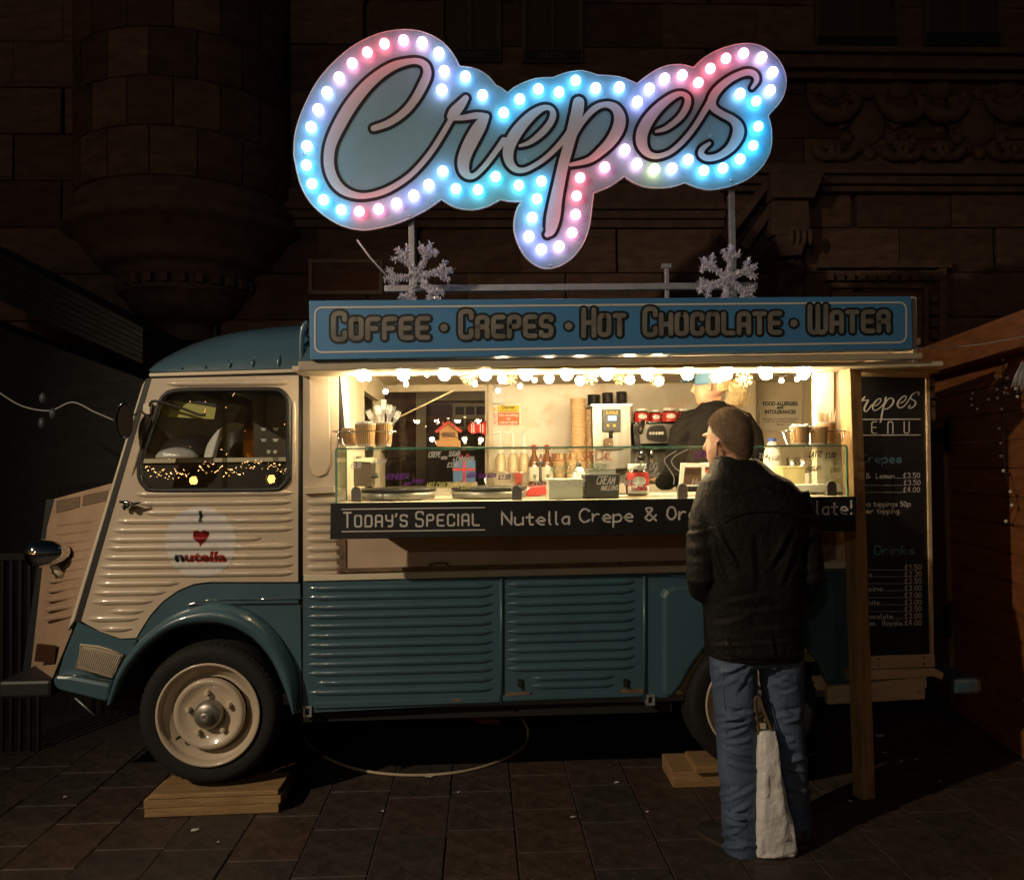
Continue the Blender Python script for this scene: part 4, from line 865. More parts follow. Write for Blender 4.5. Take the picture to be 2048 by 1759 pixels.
SCRIPT = [c3([(600, 735, 40), (700, 700, 46), (800, 632, 50), (872, 550, 54), (930, 450, 60), (962, 370, 56), (950, 312, 48), (905, 284, 42), (840, 284, 42), (740, 312, 56), (640, 372, 66), (540, 462, 76), (440, 590, 84), (362, 725, 82), (312, 840, 74), (297, 940, 70), (307, 1025, 68), (342, 1102, 64), (400, 1158, 56), (480, 1188, 44), (560, 1190, 38), (660, 1165, 40), (760, 1115, 38), (850, 1050, 36), (930, 968, 36), (1000, 878, 36), (1062, 780, 36), (1115, 690, 34), (1140, 650, 30)]),
 c3([(1222, 532, 42), (1190, 575, 62), (1150, 622, 76), (1128, 655, 66)]), c3([(1128, 662, 40), (1200, 664, 36), (1290, 650, 44), (1362, 655, 40)]),
 c3([(1350, 672, 55), (1318, 720, 84), (1272, 800, 92), (1230, 885, 88), (1207, 960, 82), (1212, 1020, 70), (1240, 1055, 48), (1285, 1052, 34), (1350, 990, 34), (1420, 900, 36), (1480, 815, 40)]),
 c4([(70, 817, 20), (140, 792, 34), (220, 730, 46), (280, 660, 46), (303, 600, 44), (287, 558, 34), (240, 550, 40), (170, 588, 60), (90, 665, 76), (22, 760, 84), (-12, 850, 78), (-4, 930, 62), (40, 982, 44), (110, 985, 34), (220, 925, 34), (310, 848, 36), (390, 760, 44), (420, 720, 50)]),
 c4([(482, 512, 80), (470, 590, 86), (436, 720, 78), (404, 840, 74), (374, 950, 74), (346, 1080, 78), (322, 1200, 86), (303, 1320, 96), (284, 1410, 72), (262, 1440, 40)]),
 c4([(462, 742, 16), (505, 655, 36), (585, 562, 44), (665, 528, 40), (735, 548, 58), (770, 612, 78), (762, 690, 84), (712, 780, 74), (632, 862, 58), (550, 920, 42), (425, 950, 26)]),
 c4([(1028, 716, 20), (1100, 692, 34), (1190, 622, 42), (1240, 545, 46), (1248, 485, 44), (1212, 453, 34), (1150, 468, 46), (1060, 535, 62), (980, 625, 76), (930, 722, 82), (928, 808, 74), (970, 872, 50), (1040, 890, 38), (1130, 858, 34), (1220, 780, 36), (1300, 680, 36), (1370, 568, 40), (1405, 510, 44)]),
 c4([(1700, 412, 18), (1732, 360, 34), (1718, 316, 44), (1660, 302, 44), (1560, 342, 46), (1470, 412, 54), (1420, 490, 60), (1428, 548, 52), (1482, 590, 46), (1560, 632, 52), (1600, 682, 74), (1600, 745, 80), (1550, 830, 60), (1470, 888, 46), (1392, 904, 44), (1345, 880, 42), (1352, 840, 38), (1402, 800, 22)])]
SCR = [cat(s_, 5) for s_ in SCRIPT]
st = Strokes(lambda x, y, h: P(x, y, SY)+V((0, -.0018-h, 0)))
for s_ in SCR: st.stroke([(x, y) for x, y, w in s_], [w+13.2 for x, y, w in s_])
st.b.done('lettering_outline', mat('sign_black', (.012, .010, .016), .4), sg)
st = Strokes(lambda x, y, h: P(x, y, SY)+V((0, -.0036-h, 0)))
for s_ in SCR: st.stroke([(x, y) for x, y, w in s_], [w for x, y, w in s_])
st.b.done('lettering', mat('sign_pink', (.60, .55, .58), .4, var=.05, vs=4), sg)
CW = {'r': ((1, .11, .14), 15), 'p': ((1, .22, .33), 13), 'k': ((1, .42, .58), 11), 'l': ((.66, .46, 1), 11), 'w': ((.74, .68, 1), 9), 'b': ((.36, .62, 1), 11), 'c': ((.17, .64, 1), 13), 't': ((.15, .80, .88), 12), 's': ((.06, .56, 1), 17), 'y': ((1, .78, .32), 10)}
bul = '878,111,w 845,90,k 808,86,p 770,93,r 736,110,r 706,132,p 680,160,k 656,189,w 638,223,l 624,258,b 616,296,b 615,334,c 626,371,c 649,403,c 684,423,c 720,426,r 758,421,p 794,410,k 828,394,l 858,373,w 886,346,b 912,381,c 956,383,t 991,357,t 1037,374,t 889,147,l 884,184,w 931,158,b 965,195,b 1007,230,c 1039,203,c 1076,183,c 1117,189,c 1150,166,c 1190,181,b 1237,179,b 1273,208,l 1297,182,l 1327,162,k 1362,155,p 1394,170,r 1418,142,r 1449,122,r 1484,112,p 1520,120,k 1542,149,l 1537,185,w 1477,192,b 1509,207,s 1513,257,s 1503,295,s 1477,322,c 1443,340,c 1405,345,c 1374,323,b 1342,340,w 1307,342,y 1272,331,k 1248,303,k 1208,338,p 1159,359,r 1152,395,r 1150,432,p 1143,468,p 1117,495,k 1082,501,l 1057,475,l 1064,438,b 1073,401,c 1082,366,c'
bm_ = {}
for t in bul.split():
    x, y, k = t.split(','); c = P(float(x), float(y), SY)
    if k not in bm_:
        q = B(); q.ball((0, 0, 0), .0262, n=14, k=10); o = q.done('bulb', emat('bulb_glow_'+k, CW[k][0], CW[k][1]), sg); bm_[k] = o
    else: o = bm_[k].copy(); COL.objects.link(o)
    o.location = c+V((0, -.026, 0))
screws = [(700, 364), (820, 432), (1051, 320), (1084, 266), (1462, 361), (1101, 531), (609, 308), (1420, 271)]
for x, y in screws:
    q = B(); q.lathe([(0, .004), (.006, .003), (.007, 0)], P(x, y, SY), (0, -1, 0), 8); q.done('screw', M_galv, sg)
# galvanised sign frame on the roof
sfm = T('sign_frame', P(1150, 590, .36), 'galvanised square tube frame carrying the script sign', 'frame')
for (x, y0, y1, w) in ((823, 430, 600, 5.5), (1461, 360, 600, 6), (1332, 532, 600, 4)):
    b = B(); a, c = P(x, y0, .36), P(x, y1, .36); h = w*S(.36); b.bb((a.x-h, .34, c.z-.3), (a.x+h, .37, a.z)); b.done('upright', M_galv, sfm, bevel=.002)
b = B(); a, c = P(770, 579, .36), P(1512, 573, .36); b.hexa([a+V((0, -.03, -.016)), c+V((0, -.03, -.016)), c+V((0, .01, -.016)), a+V((0, .01, -.016))], [a+V((0, -.03, .016)), c+V((0, -.03, .016)), c+V((0, .01, .016)), a+V((0, .01, .016))]); b.done('cross_bar', M_galv, sfm, bevel=.002)
b = B(); a = P(1332, 533, .355); b.box(a, (.045, .04, .022)); b.done('bracket', M_galv, sfm)
b = B(); b.tube([P(714, 480, .3), P(740, 515, .3), P(772, 550, .28)], .005, 6); tag(b.done('loose_rod', M_cable), 'thin pale rod sticking up beside the left tinsel snowflake', 'rod')
# tinsel snowflakes
M_tin = mat('silver_tinsel', (.92, .90, .96), .25, .1); M_tin2 = mat('lilac_tinsel', (.78, .74, .85), .3, .1)
def snowflake(cx, cy, ang0, label, rr=70):
    t = T('tinsel_snowflake', P(cx, cy+40, .2), label, 'decoration', 'tinsel snowflakes on the sign frame'); c = P(cx, cy, .2); k = S(.2); segs = []
    for a in range(6):
        an = R(ang0+60*a); d = V((math.cos(an), 0, math.sin(an))); segs.append((c, c+d*rr*.98*k))
        for sgn in (-1, 1):
            a2 = an+sgn*R(48); d2 = V((math.cos(a2), 0, math.sin(a2))); p0 = c+d*rr*.58*k; segs.append((p0, p0+d2*rr*.36*k))
    w = B()
    for p, q in segs: w.tube([p, q], .003, 5)
    w.done('wire_frame', M_galv, t); w = B(); rn = random.Random(cx)
    for p, q in segs:
        L = (q-p).length; n = int(L/.0005)
        for i in range(n):
            o = p+(q-p)*rn.random(); d = V((rn.gauss(0, 1), rn.gauss(0, 1), rn.gauss(0, 1))).normalized(); e = o+d*rn.uniform(.014, .026); sd = d.cross(V((rn.random(), rn.random(), 1))).normalized()*.0021
            w.mi = rn.randrange(2); w.add([o-sd, o+sd, e+sd*.7, e-sd*.7], [(0, 1, 2, 3)])
    tag(w.done('tinsel', [M_tin, M_tin2], t), kind='stuff')
snowflake(836, 550, 8, 'silver tinsel snowflake at the left upright of the sign frame'); snowflake(1455, 557, 22, 'silver tinsel snowflake at the right upright of the sign frame', 66)

# ================================================================== black chalk board on the counter front
CY = -.325
cbd = T('chalk_board', P(1180, 1070, CY), "long black board on the counter edge reading Today's Special", 'sign')
b = B(); b.pp([(661, 1006), (1714, 992), (1712, 1062), (660, 1078)], CY, CY+.022); b.done('panel', M_board, cbd, bevel=.002)
st = Strokes(lambda x, y, h: P(x, y, CY)+V((0, -.0012-h, 0)))
tec_text(Flip(st, 1053, -.012, 688), "Today's Special", 688, 0, 958, 22, 3.6, hc=29, r=1.6, gap=2.6)
for y in (1018, 1062.5): st.stroke([(684, y), (969, y-3.5)], 2.3)
st.b.done('printed_lettering', mat('print_cream', (.60, .57, .52), .6), cbd)
for s_, x0, x1, y in (('Nutella', 1004, 1138, 1049), ('Crepe', 1160, 1264, 1043), ('&', 1288, 1312, 1040), ('Orange', 1334, 1455, 1038), ('Hot', 1466, 1512, 1035), ('Chocolate!', 1530, 1702, 1029)):
    st = Strokes(lambda x, y, h: P(x, y, CY)+V((0, -.0012-h, 0))); hand_text(Flip(st, y, -.012, x0), s_, x0, 0, x1, 25, 3.6, jit=.28, smooth=5); st.b.done('chalk_lettering', M_chalk, cbd)

# ================================================================== wooden post, menu board, timber stand
pt, pb_ = P(1700, 733, -.10), P(1728, 1578, -.10); pb_.z = 0; vd = (pb_-CAM); va = math.atan2(vd.x, vd.y)
b = B(); e1 = V((math.cos(-va+R(45)), math.sin(-va+R(45)), 0)); e2 = V((-e1.y, e1.x, 0)); h = .034
rows = []
for k in range(13):
    t = k/12; c = pb_.lerp(pt, t); j = [random.uniform(-.0012, .0012) for _ in range(4)]
    rows.append([c+(e1*a+e2*d)*(h+j[i]) for i, (a, d) in enumerate(((-1, -1), (1, -1), (1, 1), (-1, 1)))])
b.rings(rows); tag(b.done('wooden_post', M_woodv, bevel=.004), 'rough square timber post leaning up to the awning beside the menu board', 'post')
MY = -.03
mb = T('menu_board', P(1800, 1330, MY), 'tall black menu board in a pale timber frame at the van rear', 'menu board')
b = B(); b.pp([(1712, 752), (1853, 755), (1862, 1311), (1730, 1313)], MY, MY+.02); b.done('panel', M_board, mb)
b = B(); b.pp([(1853, 745), (1859, 745), (1868, 1311), (1862, 1311)], MY-.015, MY+.03); b.done('side_stile', M_pale, mb)
b = B(); b.pp([(1712, 738), (1859, 744), (1859, 755), (1712, 752)], MY-.014, MY+.03); b.done('top_rail', M_pale, mb)
b = B(); b.pp([(1738, 1312), (1869, 1309), (1870, 1332), (1738, 1337)], MY-.018, MY+.03); b.done('bottom_rail', M_pale, mb)
b = B(); b.pp([(1706, 728), (1879, 737), (1879, 745), (1706, 739)], MY-.10, MY+.14); b.done('sloping_cap', M_pale, mb, bevel=.002)
for x, y in ((1757, 1317), (1848, 1314), (1757, 1331), (1848, 1327)):
    b = B(); b.lathe([(0, .002), (.005, .0015), (.006, 0)], P(x, y, MY-.018), (0, -1, 0), 8); b.done('screw', M_rust, mb)
st = Strokes(lambda x, y, h: P(x, y, MY)+V((0, -.0012-h, 0)))
for s_ in SCR: 
    q = [(1722+(x-893)*.1865, 783+(y-143)*.189, w*.155) for x, y, w in s_]; q = [p for p in q if p[0] > 1700]
    if len(q) > 2: st.stroke([(x, y) for x, y, w in q], [max(2.2, w) for x, y, w in q])
for y in (838.5, 870): st.stroke([(1722, y), (1840, y-.6)], 2)
for ch_, x0 in (('M', 1733-24), ('E', 1743), ('N', 1775.5), ('U', 1808)): tec_text(Flip(st, 866, 0, 0), ch_, x0, 0, x0+10, 23, 2.2, r=1.8)
st.b.done('title_lettering', mat('menu_white', (.62, .60, .57), .6), mb)
st = Strokes(lambda x, y, h: P(x, y, MY)+V((0, -.0012-h, 0)))
hand_text(Flip(st, 925, -.004, 1722), 'Crepes', 1721, 0, 1802, 17, 2.0, jit=.15)
st.b.done('heading_lettering', M_chalkb, mb); st = Strokes(lambda x, y, h: P(x, y, MY)+V((0, -.0012-h, 0)))
hand_text(Flip(st, 1108, -.004, 1722), '& Drinks', 1720, 0, 1828, 17, 2.0, jit=.15)
st.b.done('heading_lettering', M_chalkb, mb)
st = Strokes(lambda x, y, h: P(x, y, MY)+V((0, -.0012-h, 0)))
def mline(y, parts, px0=1807, price=None, dots=None):
    st = Strokes(lambda x, y, h: P(x, y, MY)+V((0, -.0012-h, 0)))
    for s_, x0, x1 in parts: hand_text(Flip(st, y, -.006, x0), s_, x0, 0, x1, 9.6, 1.35)
    if dots:
        x = dots[0]
        while x < dots[1]: st.stroke([(x, y-.5)], [1.3]); x += 3.0
    if price: hand_text(Flip(st, y-1, -.006, px0), price, px0, 0, px0+33, 9.6, 1.35)
    st.b.done('price_lettering', mat('menu_chalk', (.68, .65, .62), .8), mb)
mline(956, [('&', 1731, 1740), ('Lemon', 1752, 1788)], 1806, '£3.50', (1791, 1805)); mline(970.5, [], 1807, '£3.50', (1728, 1806)); mline(984.5, [], 1806, '£4.00', (1731, 1805))
mline(1012, [('ra', 1722, 1740), ('toppings', 1747, 1794), ('50p', 1801, 1820)]); mline(1026, [('per', 1722, 1746), ('topping.', 1754, 1800)])
for y, parts, d0, pr in ((1139.5, [], 1735, '£1.50'), (1153, [('o', 1737, 1743)], 1746, '£2.20'), (1167, [], 1736, '£2.50'), (1181, [('cino', 1737, 1764)], 1767, '£3.00'), (1195, [], 1738, '£3.00'), (1209, [('hite', 1736, 1758)], 1761, '£3.00'), (1222.5, [], 1741, '£3.50'), (1236.5, [('ocolate', 1739, 1784)], 1787, '£3.00'), (1250, [('oc.', 1739, 1752), ('Royale', 1765, 1803)], 1806, '£4.00')):
    mline(y, parts, 1809, pr, (d0, 1808))
# timber stand under the board
ts = T('timber_stand', P(1760, 1405, -.02), 'pale plank stand beneath the menu board beside the rear bumper', 'stand')
b = B(); b.pp([(1655, 1373), (1852, 1353), (1850, 1397), (1655, 1408)], -.06, -.03); b.done('face_plank', M_pale, ts, bevel=.003)
b = B(); b.pp([(1700, 1340), (1868, 1335), (1889, 1346), (1884, 1359), (1866, 1352), (1700, 1362)], -.05, .05); b.done('shelf_plank', M_pale, ts, bevel=.003)
for x, y in ((1668, 1396), (1840, 1384)):
    b = B(); b.lathe([(0, .002), (.004, .0015), (.005, 0)], P(x, y, -.06), (0, -1, 0), 8); b.done('nail', M_rust, ts)
# ================================================================== planks under the wheels
def plank(x0, x1, y0, y1, z0, z1, label, taper=0):
    b = B(); a, c = P(x0, 1590, y0).x, P(x1, 1590, y0).x; n = 6; r = random.uniform
    lo = [(a, y0), (c, y0+.01), (c+.004, y1), (a+.006, y1)]; b.hexa([V((x, y, z0)) for x, y in lo], [V((x+(taper if i in (0, 3) else 0)+r(-.002, .002), y+r(-.002, .002), z1+r(-.0015, .0015))) for i, (x, y) in enumerate(lo)])
    tag(b.done('timber_block', M_wood, bevel=.0035), label, 'plank', 'timber packing under the van wheels')
plank(288, 556, -.075, .16, .0005, .040, 'lowest plank of the stack beneath the front wheel')
plank(287, 560, -.077, .16, .041, .079, 'middle plank of the stack beneath the front wheel')
plank(290, 556, -.08, .16, .080, .1, 'thin top plank the front tyre rests on', .03)
plank(1347, 1600, .07, .33, .0005, .075, 'thick plank on the paving beneath the rear wheel'); plank(1392, 1560, .04, .26, .076, .108, 'small upper plank the rear tyre rests on')
# ================================================================== festoon lights under the awning
BW_ = emat('warm_bulb_glow', (1, .75, .42), 390); SB = emat('small_globe_glow', (1, .76, .42), 40)
fs = T('festoon_lights', P(1160, 740, -.06), 'row of large glowing bulbs under the awning edge', 'string lights')
proto = None
def put_bulb(px, py, y, r, m, parent, name='bulb'):
    q = B(); q.lathe([(0, r), (r*.5, r*.87), (r*.87, r*.5), (r, 0), (r*.87, -r*.5), (r*.5, -r*.87), (0, -r)], P(px, py, y), n=14); q.done(name, m, parent)
    q = B(); q.lathe([(.013, r*.8), (.014, r*1.5), (.006, r*1.9)], P(px, py, y), n=8); q.done('socket', M_black, parent)
rowx = [724, 807, 889, 971, 1052, 1134, 1214, 1295, 1375, 1453, 1531, 1607]
for x in rowx: put_bulb(x, 750-(x-724)*.003, -.08, .027, BW_, fs)
b = B(); pts = [P(690, 732, -.08)]
for x0, x1 in zip(rowx, rowx[1:]): pts += [P(x0, 737, -.08), P((x0+x1)/2, 741, -.08)]
b.tube(pts+[P(1640, 733, -.08)], .004, 5); b.done('wire', M_black, fs)
f2 = T('inner_bulbs', P(1200, 760, .9), 'second row of glowing bulbs deeper inside along the ceiling', 'string lights')
for x, y in ((1005, 757), (1098, 757), (1160, 761), (1260, 759), (1318, 762)): put_bulb(x, y, .45, .024, BW_, f2)
gs = T('globe_string', P(850, 760, .1), 'drooping string of small glowing globes across the hatch', 'string lights')
gl = [(737, 757), (771, 783), (812, 768), (854, 749), (919, 746), (950, 768), (996, 781), (1040, 772), (1069, 760), (1540, 752), (1563, 761), (1594, 758)]
for x, y in gl: put_bulb(x, y, .05, .0115, SB, gs)
for ls in ([(737, 750), (752, 756), (771, 774), (790, 772), (812, 760), (833, 752), (854, 742), (890, 740), (919, 739), (935, 750), (950, 761), (975, 764), (996, 773), (1018, 770), (1040, 764), (1069, 752)], [(1531, 740), (1563, 753), (1580, 746), (1594, 750), (1625, 738)]):
    b = B(); b.tube([P(x, y, .05) for x, y in cat(ls, 3)], .0018, 5); b.done('wire', M_black, gs)
g3 = T('back_globe_string', P(900, 880, 1.5), 'three small glowing globes hung low by the toy house', 'string lights')
for x, y in ((864, 878), (929, 878), (962, 879)): put_bulb(x, y, 1.5, .014, SB, g3)
b = B(); b.tube([P(x, y, 1.5) for x, y in cat([(852, 876), (864, 872), (885, 868), (910, 874), (929, 872), (945, 874), (962, 873), (972, 866)], 3)], .002, 5); b.done('wire', M_black, g3)
# filigree snowflakes hanging in the lights
M_fil = mat('filigree_gold', (.42, .34, .20), .5, .3)
def filigree(cx, cy, y, r, label):
    b = B(); c = P(cx, cy, y); r = r*S(y)
    for a in range(8):
        an = R(a*45+10); d = V((math.cos(an), 0, math.sin(an))); b.tube([c, c+d*r], .0022, 4)
        for f in (.45, .7):
            for sg_ in (-1, 1): a2 = an+sg_*R(50); b.tube([c+d*r*f, c+d*r*f+V((math.cos(a2), 0, math.sin(a2)))*r*.3], .0018, 4)
    b.tube([c+V((math.cos(R(20*a))*r*.3, 0, math.sin(R(20*a))*r*.3)) for a in range(18)], .0022, 4, closed=True); b.ball(c, .007, (1, .4, 1), 8, 6)
    b.tube([c+V((0, 0, r)), c+V((0, 0, r+.05))], .0008, 3)
    tag(b.done('filigree_snowflake', M_fil), label, 'ornament', 'cut-out snowflakes hung among the bulbs')
filigree(938, 753, .0, 18, 'gold cut-out snowflake hanging above the back window')
filigree(1020, 757, .1, 15, 'gold cut-out snowflake hanging above the wall switch')
filigree(1181, 753, .0, 18, 'gold cut-out snowflake hanging above the cup stacks')
filigree(1240, 756, .1, 15, 'gold cut-out snowflake hanging above the black lids')
filigree(1313, 758, .1, 17, 'gold cut-out snowflake hanging above the red-labelled jars')
filigree(1436, 751, -.02, 18, 'gold cut-out snowflake hanging over the blue cap')
filigree(1488, 757, .0, 19, 'gold cut-out snowflake hanging beside the ponytail')

# ================================================================== glass screen on the counter
GY = -.24
gsx = T('glass_screen', P(1180, 998, GY), 'low glass sneeze screen with marker prices along the counter', 'glass screen')
M_gl = glass('screen_clear', (.95, .985, .965), 1.5, 0, body=.012, bodycol=(.8, .85, .8)); M_ge = mat('glass_edge_green', (.10, .30, .22), .12, coat=.6)
zt = P(1180, 897, GY).z; xl_, xr_ = P(672, 900, GY).x, P(1693, 893, GY).x
b = B(); b.add([P(672, 900, GY), P(1693, 893, GY), P(1693, 986, GY), P(675, 998, GY)], [(0, 1, 2, 3)]); b.done('front_pane', M_gl, gsx)
za_, zb2 = P(672, 898, GY).z, P(1693, 892, GY).z; q0, q1 = V((xl_, GY, za_)), V((xr_, GY, zb2)); dp = V((0, .34, 0))
b = B(); b.hexa([q0+V((0, .004, 0)), q1+V((0, .004, 0)), q1+dp, q0+dp], [q0+V((0, .004, .006)), q1+V((0, .004, .006)), q1+dp+V((0, 0, .006)), q0+dp+V((0, 0, .006))]); b.done('top_pane', M_gl, gsx)
b = B(); zc_ = zc0-.004; b.add([V((xl_, GY+.004, zc_)), V((xl_, GY+.3, zc_)), q0+V((0, .3, 0)), q0+V((0, .004, 0))], [(0, 1, 2, 3)]); b.done('end_pane', M_gl, gsx)
b = B(); b.add([V((xr_, GY+.004, zc_)), V((xr_, GY+.3, zc_)), q1+V((0, .3, 0)), q1+V((0, .004, 0))], [(0, 1, 2, 3)]); b.done('end_pane', M_gl, gsx)
b = B(); e = .0035
for p, q in ((q0, q1), (q0+dp, q1+dp)): b.hexa([p+V((0, -.001, 0)), q+V((0, -.001, 0)), q+V((0, .003, 0)), p+V((0, .003, 0))], [p+V((0, -.001, .006)), q+V((0, -.001, .006)), q+V((0, .003, .006)), p+V((0, .003, .006))])
for p in (q0, q1): b.bb((p.x-.004, GY-.002, zc_), (p.x+.004, GY+.004, p.z-.001)); b.bb((p.x-.003, GY+.298, zc_), (p.x+.003, GY+.302, p.z-.001))
b.done('green_edge', M_ge, gsx)
for x, y0, y1 in ((712, 972, 1003), (1034, 969, 1000), (1366, 966, 997), (1664, 961, 991)):
    b = B(); pl = [(x-10, y1), (x-10, y0+9), (x-7, y0+3), (x, y0), (x+7, y0+3), (x+10, y0+9), (x+10, y1)]; b.pp(pl, GY-.03, GY-.004); b.done('clamp', mat('grey_clamp', (.16, .14, .12), .5), gsx, bevel=.003)
marks = {'white': ((.75, .72, .66), [('£3.50', 701, 721, 935, 9), ('With', 712, 723, 917, 5), ('LEMON', 742, 771, 926, 8), ('CREPE', 857, 880, 914, 10), ('WITH', 882, 893, 918, 5), ('SUGAR', 897, 918, 912, 9), ('+ CINNAMON', 905, 946, 923, 9), ('£3.50', 894, 914, 934, 9), ('CHOCOLATE', 1114, 1168, 972, 10), ('CREAM', 1193, 1228, 968, 15), ('MALLOWS', 1202, 1235, 980, 9), ('+ OREO', 1238, 1269, 970, 10), ('£6.00', 1276, 1312, 940, 15), ('Hot', 1384, 1408, 969, 12), ('TEA', 1517, 1535, 916, 9), ('£1.50', 1536, 1558, 920, 8), ('2po', 1062, 1092, 970, 10)]),
 'purple': ((.20, .04, .34), [('KINDER', 773, 816, 958, 10), ('Large', 826, 846, 964, 9), ('£00', 808, 821, 969, 5), ('WHITE', 934, 952, 955, 9), ('CHOCOLATE', 957, 992, 955, 7), ('£3.50', 996, 1019, 958, 8), ('CREPES', 1387, 1418, 914, 10)]),
 'yellow': ((.72, .66, .20), [('HOT CHOCOLATE', 853, 918, 976, 11), ('£3.00', 922, 940, 977, 9), ('YOGURT', 1612, 1642, 942, 9), ('£3.50', 1660, 1680, 944, 8)]),
 'orange': ((.72, .20, .08), [('SPECIAL', 1161, 1223, 921, 17), ('NUTELLA', 1078, 1142, 922, 14)]),
 'pale_green': ((.52, .66, .34), [('CREPE', 1177, 1214, 944, 15), ('NUTELLA', 1100, 1152, 947, 15)]),
 'dark': ((.05, .02, .06), [('LATTE', 1618, 1642, 914, 11), ('£3.00', 1650, 1670, 915, 10)])}
for nm, (c, ws) in marks.items():
    for s_, x0, x1, y, h in ws:
        st = Strokes(lambda x, y, h: P(x, y, GY)+V((0, -.0012-h, 0))); hand_text(Flip(st, y, -.03, x0), s_, x0, 0, x1, h, 1.7 if h < 12 else 2.1, shear=.22, jit=.1); st.b.done('marker_lettering', mat('marker_'+nm, c, .6), gsx)
    if nm == 'white':
        for ls in ([(1352, 902), (1335, 912), (1329, 922), (1340, 940), (1348, 955), (1347, 968)], [(1375, 899), (1352, 910), (1343, 922), (1350, 935), (1362, 943)], [(1302, 950), (1316, 934), (1306, 952), (1318, 945), (1313, 955)], [(1275, 905), (1271, 925)]): st = Strokes(lambda x, y, h: P(x, y, GY)+V((0, -.0012-h, 0))); st.stroke(cat(ls, 5), 1.9); st.b.done('marker_line', mat('marker_'+nm, c, .6), gsx)

# ================================================================== cups and holders on the glass shelf
M_kraft = mat('kraft_sleeve', (.40, .235, .10), .75, var=.12, vs=40); M_cupw = mat('paper_white', (.68, .63, .54), .6)
def cup(px, pt_, pb2, wt, wb, y, label, name='paper_cup'):
    t = T(name, P(px, pb2, y), label, 'cup', 'kraft paper cups in the wire holders'); k = S(y); c = P(px, pb2, y); h = P(px, pt_, y).z-c.z; r0, r1 = wb/2*k, wt/2*k
    b = B(); b.lathe([(0, .002), (r0, 0), (r0+(r1-r0)*.1, h*.1), (r1*.99, h*.97), (r1+.001, h*.985), (r1+.0015, h), (r1-.002, h), (r1-.004, h*.9), (r0*.9, .008), (0, .008)], c, n=28); b.done('wall', M_cupw, t)
    b = B(); N = 60; rows = []
    for f in (.10, .93):
        rows.append([c+V((math.cos(2*math.pi*i/N), math.sin(2*math.pi*i/N), 0))*((r0+(r1-r0)*f)+(.0022 if i % 2 else .0008))+V((0, 0, h*f)) for i in range(N)])
    b.rings(rows, caps=False); b.done('sleeve', M_kraft, t); return c+V((0, 0, h)), r1
tA, _ = cup(701, 856, 892, 34, 27, .0, 'kraft cup half hidden at the left end of the left holder')
tB, rB = cup(731, 847, 893, 41, 31, -.10, 'kraft cup heaped with sugar sachets in the left holder')
tC, rC = cup(767, 845, 893, 37, 29, -.06, 'kraft cup full of white plastic forks in the left holder')
b = B()
for k in range(26): a = random.uniform(0, 6.28); e = rB*.85*math.sqrt(random.random()); b.box(tB+V((math.cos(a)*e, math.sin(a)*e, .002+random.random()*.006)), (.018, .010, .003), rz=random.random()*3, rx=random.uniform(-.4, .4))
tag(b.done('sugar_sachets', M_white), 'heap of white sugar sachets in the middle cup of the left holder', 'sachets')
def fork(base, d, up, n_):
    b = B(); d = V(d).normalized(); sd = d.cross(V((0, 1, 0))).normalized(); nn = sd.cross(d); L = up
    def pr(w, l, z=0): return base+sd*w+d*l+nn*z
    b.hexa([pr(-.003, 0), pr(.003, 0), pr(.003, 0, .0015), pr(-.003, 0, .0015)], [pr(-.004, L*.62), pr(.004, L*.62), pr(.004, L*.62, .0015), pr(-.004, L*.62, .0015)])
    b.hexa([pr(-.004, L*.62), pr(.004, L*.62), pr(.004, L*.62, .002), pr(-.004, L*.62, .002)], [pr(-.0115, L*.76, -.003), pr(.0115, L*.76, -.003), pr(.0115, L*.76, -.001), pr(-.0115, L*.76, -.001)])
    for i in range(4):
        w = -.0095+.0063*i; b.hexa([pr(w-.002, L*.76, -.003), pr(w+.002, L*.76, -.003), pr(w+.002, L*.76, -.001), pr(w-.002, L*.76, -.001)], [pr(w-.0012, L), pr(w+.0012, L), pr(w+.0012, L, .0015), pr(w-.0012, L, .0015)])
    tag(b.done('plastic_fork', M_white), 'white plastic fork standing in a kraft cup', 'fork', 'plastic forks in the left holder')
for (dx, tx, L) in ((0, .02, .19), (-.012, -.12, .165), (.012, .14, .168), (.008, .28, .165), (-.004, -.03, .16), (-.016, -.42, .155), (.016, .46, .15)): fork(tC+V((dx*.6, random.uniform(-.01, .012), -.085)), (tx, random.uniform(-.1, .1), 1), L, 0)
def wire_rack(x0, x1, yp, y, pb2, label):
    b = B(); a, c = P(x0, yp, y), P(x1, yp, y); w = .045; z0 = P(x0, pb2, y).z
    pl = [a+V((0, -w, 0)), c+V((0, -w, 0)), c+V((.012, 0, 0)), c+V((0, w, 0)), a+V((0, w, 0)), a+V((-.012, 0, 0))]; b.tube(cat(pl, 4, True), .0026, 6, closed=True)
    for p in (a, c):
        s_ = 1 if p is a else -1; b.tube([p+V((0, -w, 0)), p+V((s_*.02, -w, -(p.z-z0)+.003)), p+V((s_*.02, w, -(p.z-z0)+.003)), p+V((0, w, 0))], .0022, 6)
    m_ = a.lerp(c, .5); b.tube([m_+V((0, -w, 0)), m_+V((0, -w, -(m_.z-z0)+.003)), m_+V((0, w, -(m_.z-z0)+.003)), m_+V((0, w, 0))], .0022, 6)
    tag(b.done('wire_holder', M_chrome), label, 'cup holder', 'wire cup holders on the glass shelf')
wire_rack(676, 783, 863, -.09, 893, 'wire cup holder on the glass shelf at the left end')
tD, rD = cup(1600, 853, 889, 40, 31, -.10, 'kraft cup of torn white sachets at the left of the right holder')
tE, _ = cup(1639, 853, 889, 34, 27, -.11, 'plain kraft cup in the middle of the right holder')
tF, rF = cup(1652, 845, 888, 38, 29, -.02, 'kraft cup holding pale wooden stirrers in the right holder')
